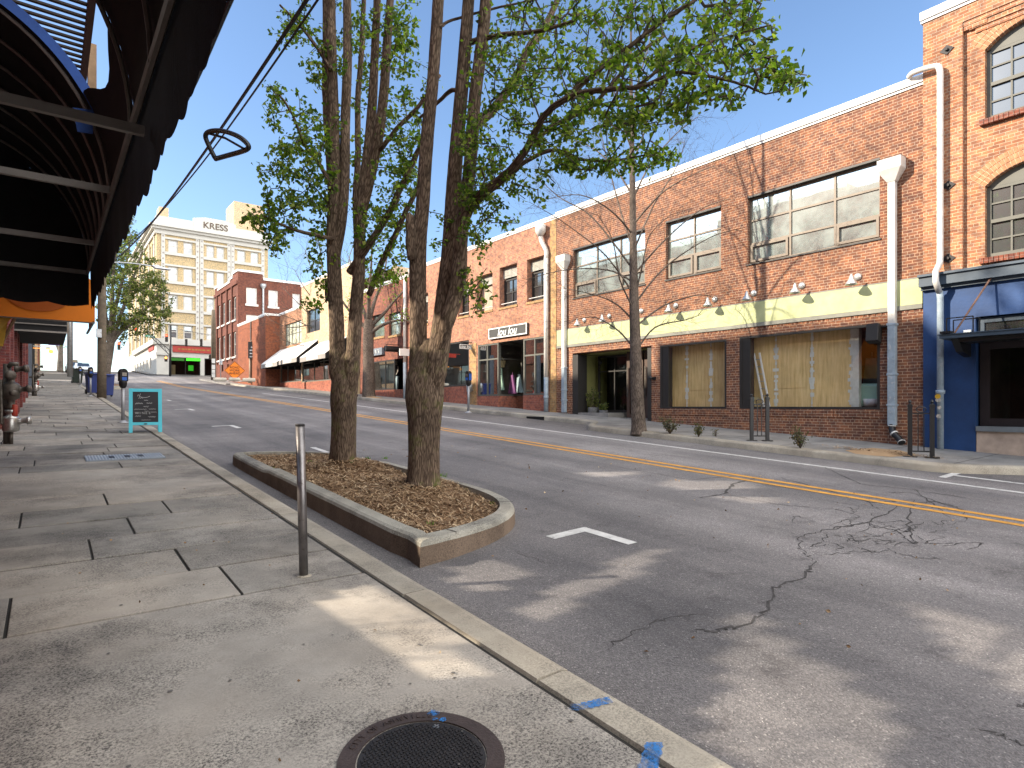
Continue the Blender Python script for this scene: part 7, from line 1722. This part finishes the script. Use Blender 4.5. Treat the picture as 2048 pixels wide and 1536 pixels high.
c2 = [(985,110,60,110,50,-.2,.8),(1010,235,70,90,60,-.5,.8),(965,330,55,75,60,-.35,.6),(940,270,38,80,40,-.5,.5),(1080,150,90,100,80,-.7,1.0),(1060,40,100,60,56,-.2,1.0),(1170,110,90,90,80,-1.2,1.0),(1190,230,95,70,80,-1.5,.8),(1100,280,80,60,52,-1.0,.7),(1290,120,95,90,90,-1.7,.9),(1270,230,75,50,56,-1.9,.7),(1400,110,90,85,76,-2.1,.8),(1330,215,60,50,34,-2.1,.6),(1420,185,70,32,34,-2.4,.5),(1500,120,75,70,46,-2.4,.6),(1560,150,60,36,30,-2.6,.4),(1480,30,100,50,50,-2.0,.8),(1300,20,100,50,50,-1.4,.9),(1180,20,90,45,40,-.8,.9),
      (1300,308,60,30,34,-1.3,.4),(1220,325,60,28,34,-1.2,.5),(1140,330,70,30,34,-1.0,.5),(1060,360,60,40,26,-.8,.5),(985,410,45,40,20,-.6,.4),(1010,440,50,28,8,-.5,.4),(960,480,35,45,14,-.4,.5),(935,560,45,40,20,-.4,.5),(960,600,40,30,8,-.3,.4),(880,470,20,110,10,.1,.5),(925,420,30,60,18,-.6,.4),(945,385,30,30,18,-.7,.3),
      (1000,-80,140,80,80,-.2,1.2),(1180,-90,140,80,90,-.8,1.2),(1360,-70,130,70,80,-1.6,1.0),(1500,-60,90,50,40,-2,.7),(900,-100,90,80,44,0,.9),(960,-230,140,90,80,-.2,1.2),(1150,-220,140,80,70,-.5,1.2)]
_, n2 = crown(pt2, L2s[1:], c2, D2, m_leaf, m_twig, .068, 9)
print('LEAVES', n1, n2)
# bare locust trees across the street
def twiggery(mb, path, n_, L_, r, lvl=2, up=.35, f0=.25):
    out = []
    for _ in range(n_):
        i = int(len(path)*uni(f0,.98)); i = min(max(i,1), len(path)-1); b = path[i]; t = (path[i]-path[i-1]).normalized()
        side = t.cross(Vector((uni(-1,1),uni(-1,1),uni(-1,1)))).normalized(); d = (t*.65+side*.75+Vector((0,0,up*uni(-.3,1)))).normalized(); l = L_*uni(.5,1.2); p = [b]; k = 5
        for j in range(k): d = (d+Vector((uni(-1,1),uni(-1,1),uni(-.8,.9)))*.22).normalized(); p.append(p[-1]+d*(l/k))
        mb.tube(p, [r*(1-.8*j/k) for j in range(k+1)], 3, False); out.append(p)
        if lvl: twiggery(mb, p, random.randint(2,3), L_*.55, r*.62, lvl-1, up)
    return out
def bare(label, d0, trunk, limbs, tw, tmat, L_=1.0, r=.010, leaves=None, name='bare_tree', nt=14, lvl=2):
    b0 = at(trunk[0][0], trunk[0][1], d0); o = thing(name, label, 'tree', b0); mb = MB(); limb(mb, trunk, d0, nt, 5, .006); mb.build('trunk', tmat, o, smooth=True)
    mb = MB(); br = MB(); tips = []
    for l in limbs:
        p = limb(br, l, d0, 7, 5, .008); tips += twiggery(mb, p, tw, L_, r, lvl)
    br.build('branches', tmat, o, smooth=True); mb.build('twigs', m_twig, o)
    if leaves:
        lf = MB()
        for p in tips:
            for k in range(leaves[0]): leaf(lf, p[-1].lerp(p[2],rnd())+Vector((uni(-1,1),uni(-1,1),uni(-1,1)))*leaves[1]*1.5, leaves[1]*uni(.6,1.2))
        lf.build('crown', leaves[2], o)
    return o
g = gnd(1278,862,fs); DB = g.x/ray(1278,862)[0]
tr = [(1279,868,36,0),(1278,850,28,0),(1275,790,25,0),(1272,720,23,0),(1269,640,20,0),(1267,560,17,0),(1266,470,14,0),(1265,380,12,0),(1264,300,10,0),(1263,220,8,0),(1262,140,6,0),(1262,60,4,0),(1262,0,2,0)]
lm = []
for a in [[(1268,590),(1238,545),(1200,500),(1120,440),(1060,405)],[(1268,565),(1215,540),(1130,540),(1050,560)],[(1269,645),(1235,610),(1190,590),(1120,575)],[(1266,500),(1238,410),(1212,310),(1195,225)],[(1267,540),(1185,435),(1120,395),(1070,350)],[(1270,700),(1235,660),(1190,635),(1150,640)],[(1267,470),(1220,420),(1160,390),(1085,400)],
          [(1268,610),(1330,535),(1420,475),(1490,455)],[(1269,655),(1330,610),(1400,590),(1440,600)],[(1266,505),(1305,415),(1355,330),(1370,280)],[(1266,450),(1325,385),(1395,345),(1440,330)],[(1270,705),(1310,655),(1370,640),(1400,630)],[(1267,550),(1330,480),(1400,420),(1450,400)],[(1264,330),(1290,260),(1310,190),(1320,120)],[(1264,300),(1240,230),(1225,160),(1220,100)],[(1265,400),(1300,330),(1350,270),(1400,230)],[(1265,390),(1225,330),(1175,290),(1130,280)],[(1263,220),(1280,150),(1300,80),(1305,20)],[(1268,600),(1285,530),(1300,470),(1340,430)],[(1268,620),(1240,560),(1225,480),(1195,430)]]:
    e = uni(-1.6,1.6); m = len(a); lm.append([(u,v,4.2*(1-.8*i/(m-1)),e*i/(m-1)) for i,(u,v) in enumerate(a)])
bare('tall bare leafless tree on the far pavement before the shop entrance', DB, tr, lm, 27, m_bark2, .85, .0042, nt=16)
D4 = 13.55/ray(738,797)[0]; g = at(738,797,D4)
tr = [(739,800,32,0),(738,790,25,0),(737,740,22,0),(736,690,21,0),(737,655,20,0),(738,640,17,0)]
lm = []
for a in [[(737,650),(725,615),(712,580),(700,520)],[(738,645),(750,600),(765,560),(775,510)],[(737,660),(715,640),(690,610),(660,560)],[(738,655),(765,630),(790,600),(820,570)],[(737,640),(738,590),(742,540),(745,470)],[(736,670),(765,650),(800,640),(830,645)]]:
    e = uni(-1.5,1.5); m = len(a); lm.append([(u,v,9*(1-.75*i/(m-1)),e*i/(m-1)) for i,(u,v) in enumerate(a)])
g_ = bare('street tree with first yellow green leaves before the dark red boutique', D4, tr, lm, 12, m_bark2, 1.3, .014, (9,.13,m_leaf3), name='street_tree')
p_ = at(738,797,D4); q = MB(); poly2 = [(p_.x+.10+.5*math.cos(a), p_.y+1.0*math.sin(a)) for a in [k*.524 for k in range(12)]]
q.add([(x,y,zb(y)+sr(x)+.004) for x,y in poly2]+[(p_.x,p_.y,zb(p_.y)+sr(p_.x)+.10)], [(i,(i+1)%12,12) for i in range(12)]); tag(q.build('mulch', m_chip), kind='stuff')
Db = 44.0
tr = [(664,772,16,0),(663,740,13,0),(662,690,12,0),(661,640,10,0),(660,590,8,0),(659,540,5,0),(658,480,2,0)]
lm = []
for a in [[(662,680),(630,660),(590,640),(550,625)],[(662,665),(630,640),(600,610),(565,575)],[(661,640),(635,610),(605,570),(590,540)],[(661,650),(620,650),(580,655),(540,640)],[(661,620),(640,570),(620,530),(610,500)],[(662,690),(640,690),(600,690),(565,680)],[(661,640),(690,600),(720,560),(740,530)],[(660,600),(690,560),(700,510),(715,470)],[(660,580),(645,540),(640,500),(630,470)],[(662,660),(700,640),(730,620),(760,610)]]:
    e = uni(-2.5,2.5); m = len(a); lm.append([(u,v,3.2*(1-.75*i/(m-1)),e*i/(m-1)) for i,(u,v) in enumerate(a)])
bare('bare twiggy street tree before the white awnings', Db, tr, lm, 12, m_bark2, 2.0, .012, lvl=2)
# the columnar pear up the street on the left, with a small planted island
g = gnd(207,772,0); Dp = 47.0; b0 = at(207,773,Dp)
cp_ = thing('pear_tree', 'tall columnar olive leaved tree behind the utility pole', 'tree', b0)
mb = MB(); Lc = [limb(mb, [(205,778,26,0),(207,765,21,0),(212,735,19,0),(217,705,18,0),(221,685,16,0)], Dp, 12)]
for a in [[(219,695),(222,640),(226,560),(232,470),(236,430)],[(221,690),(238,640),(262,570),(285,500)],[(221,690),(212,640),(208,570),(212,500)],[(220,690),(250,650),(290,620),(320,580)],[(221,690),(230,620),(250,540),(262,470)],[(221,690),(245,660),(285,640),(320,640)],[(221,690),(208,650),(205,600),(210,540)]]:
    e = uni(-1.5,1.5); m = len(a); Lc.append(limb(mb, [(u,v,9*(1-.7*i/(m-1)),e*i/(m-1)) for i,(u,v) in enumerate(a)], Dp, 7))
mb.build('trunk', m_barkL, cp_, smooth=True)
cc = [(245,480,40,60,70,0,1.6),(255,560,60,70,120,0,2.0),(285,610,55,60,110,0,2.0),(230,620,40,60,70,0,1.6),(300,560,40,60,60,0,1.4),(255,650,55,40,70,0,1.6),(320,625,26,40,36,0,1.0),(245,430,22,30,24,0,.8),(215,540,18,70,60,0,1.0),(240,520,40,90,120,0,1.6),(300,600,50,60,90,0,1.8)]
crown(cp_, Lc[1:], cc, Dp, m_leaf2, m_twigw, .20, 17, .008, .003, .1, .55)
q = MB(); ip = [(3.0+.0,50),(4.3,50.6),(4.6,53),(4.6,57),(4.2,59.5),(2.6,60),(2.4,55),(2.4,50.4)]
q.prism([(x,y,zr(x,y)-.05) for x,y in ip], (0,0,.20)); iso = q.build('planter_island', m_granite, loc=(3.4,55,zr(3.4,55))); tag(iso, 'small kerbed tree island with dry mulch up the street on the left', 'planter')
q = MB(); cx_, cy_ = 3.5, 55; q.add([(cx_+(x-cx_)*.86, cy_+(y-cy_)*.92, zr(x,y)+.155) for x,y in ip], [tuple(range(8))]); q.build('mulch', M('dry_mulch', (.20,.12,.07), .95, var=.4, scale=9), iso)
# small trees at the end of the near pavement
for u, v, d_, lab, mt, sz in ((120,742,62,'yellow green street tree among the shopfronts up the near pavement',m_leaf3,.16),(283,741,118,'small green tree past the columnar tree at the crest',m_leaf2,.5)):
    k_ = d_/62; tr = [(u,v+2,12/k_**.5,0),(u+1,v-30/k_**.4,9/k_**.5,0),(u+2,v-60/k_**.4,6/k_**.5,0)]
    o = thing('street_tree', lab, 'tree', at(u,v,d_)); mb = MB(); Lq = [limb(mb, tr, d_, 8)]; Lq.append(limb(mb, [(u+1,v-35/k_**.4,6/k_**.5,0),(u-10/k_**.4,v-60/k_**.4,4/k_**.5,.4),(u-14/k_**.4,v-80/k_**.4,2,.6)], d_, 6)); mb.build('trunk', m_barkL, o, smooth=True)
    crown(o, Lq, [(u,v-70/k_**.4,24/k_**.4,34/k_**.4,90,0,1.2),(u+2,v-100/k_**.4,18/k_**.4,24/k_**.4,40,0,1)], d_, mt, m_twigw, sz, 2.0, .008, .003, .1, .4)
# ---------- distance, light, sky, camera
SUN = Vector((-1,.536,.578)).normalized()
el = math.asin(SUN.z); az = math.atan2(SUN.x, SUN.y)
sd = bpy.data.lights.new('sun', 'SUN'); sd.energy = 5.0; sd.angle = R_ = math.radians(.9); sd.color = (1,.87,.70)
so = bpy.data.objects.new('sun', sd); COL.objects.link(so); so.rotation_euler = (-SUN).to_track_quat('-Z','Y').to_euler(); so.location = SUN*60
w = bpy.data.worlds.new('World'); bpy.context.scene.world = w; w.use_nodes = True
FILL_CLOUD = 12.5
N, L = w.node_tree.nodes, w.node_tree.links; bg = N['Background']
sk = N.new('ShaderNodeTexSky'); sk.sky_type = 'NISHITA'; sk.sun_disc = False; sk.sun_elevation = el; sk.sun_rotation = az; sk.altitude = 600; sk.air_density = 1.0; sk.dust_density = .6; sk.ozone_density = 2.6
tn = N.new('ShaderNodeMix'); tn.data_type = 'RGBA'; tn.blend_type = 'MULTIPLY'; tn.inputs[0].default_value = 1; tn.inputs[7].default_value = (1.0,1.0,1.0,1); L.new(sk.outputs[0], tn.inputs[6]); 
# bright cloud added out of view as fill light; clear blue up the street
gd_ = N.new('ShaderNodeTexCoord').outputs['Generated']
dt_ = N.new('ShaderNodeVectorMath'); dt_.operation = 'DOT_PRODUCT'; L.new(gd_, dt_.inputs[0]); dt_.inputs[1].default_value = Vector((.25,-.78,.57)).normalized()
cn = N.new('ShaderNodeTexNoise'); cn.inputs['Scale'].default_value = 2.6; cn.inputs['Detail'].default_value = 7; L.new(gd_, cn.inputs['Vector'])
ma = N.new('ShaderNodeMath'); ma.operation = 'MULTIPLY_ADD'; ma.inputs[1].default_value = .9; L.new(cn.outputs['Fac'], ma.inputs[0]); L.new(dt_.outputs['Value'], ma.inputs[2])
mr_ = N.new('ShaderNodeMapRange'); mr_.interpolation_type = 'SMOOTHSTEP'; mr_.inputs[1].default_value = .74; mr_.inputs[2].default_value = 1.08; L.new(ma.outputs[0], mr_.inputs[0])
cm_ = N.new('ShaderNodeMix'); cm_.data_type = 'RGBA'; L.new(mr_.outputs[0], cm_.inputs[0]); L.new(tn.outputs[2], cm_.inputs[6]); cm_.inputs[7].default_value = (FILL_CLOUD, FILL_CLOUD*.985, FILL_CLOUD*.97, 1)
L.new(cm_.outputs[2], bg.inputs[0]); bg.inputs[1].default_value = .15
cam = bpy.data.cameras.new('camera'); co_ = bpy.data.objects.new('camera', cam); COL.objects.link(co_)
co_.location = (0,0,0); co_.rotation_euler = (math.radians(90), 0, -TH); cam.sensor_width = 36; cam.lens = 36*F/2048; cam.shift_y = 42/2048; cam.clip_start = .05; cam.clip_end = 2000
S = bpy.context.scene; S.camera = co_
S.render.engine = 'CYCLES'; S.cycles.max_bounces = 8; S.cycles.transparent_max_bounces = 12; S.cycles.use_denoising = True
try: S.cycles.denoiser = 'OPENIMAGEDENOISE'
except Exception: pass
S.cycles.caustics_reflective = False; S.cycles.caustics_refractive = False; S.cycles.sample_clamp_indirect = 6
S.view_settings.view_transform = 'Standard'; S.view_settings.look = 'None'; S.view_settings.exposure = .95; S.view_settings.gamma = 1
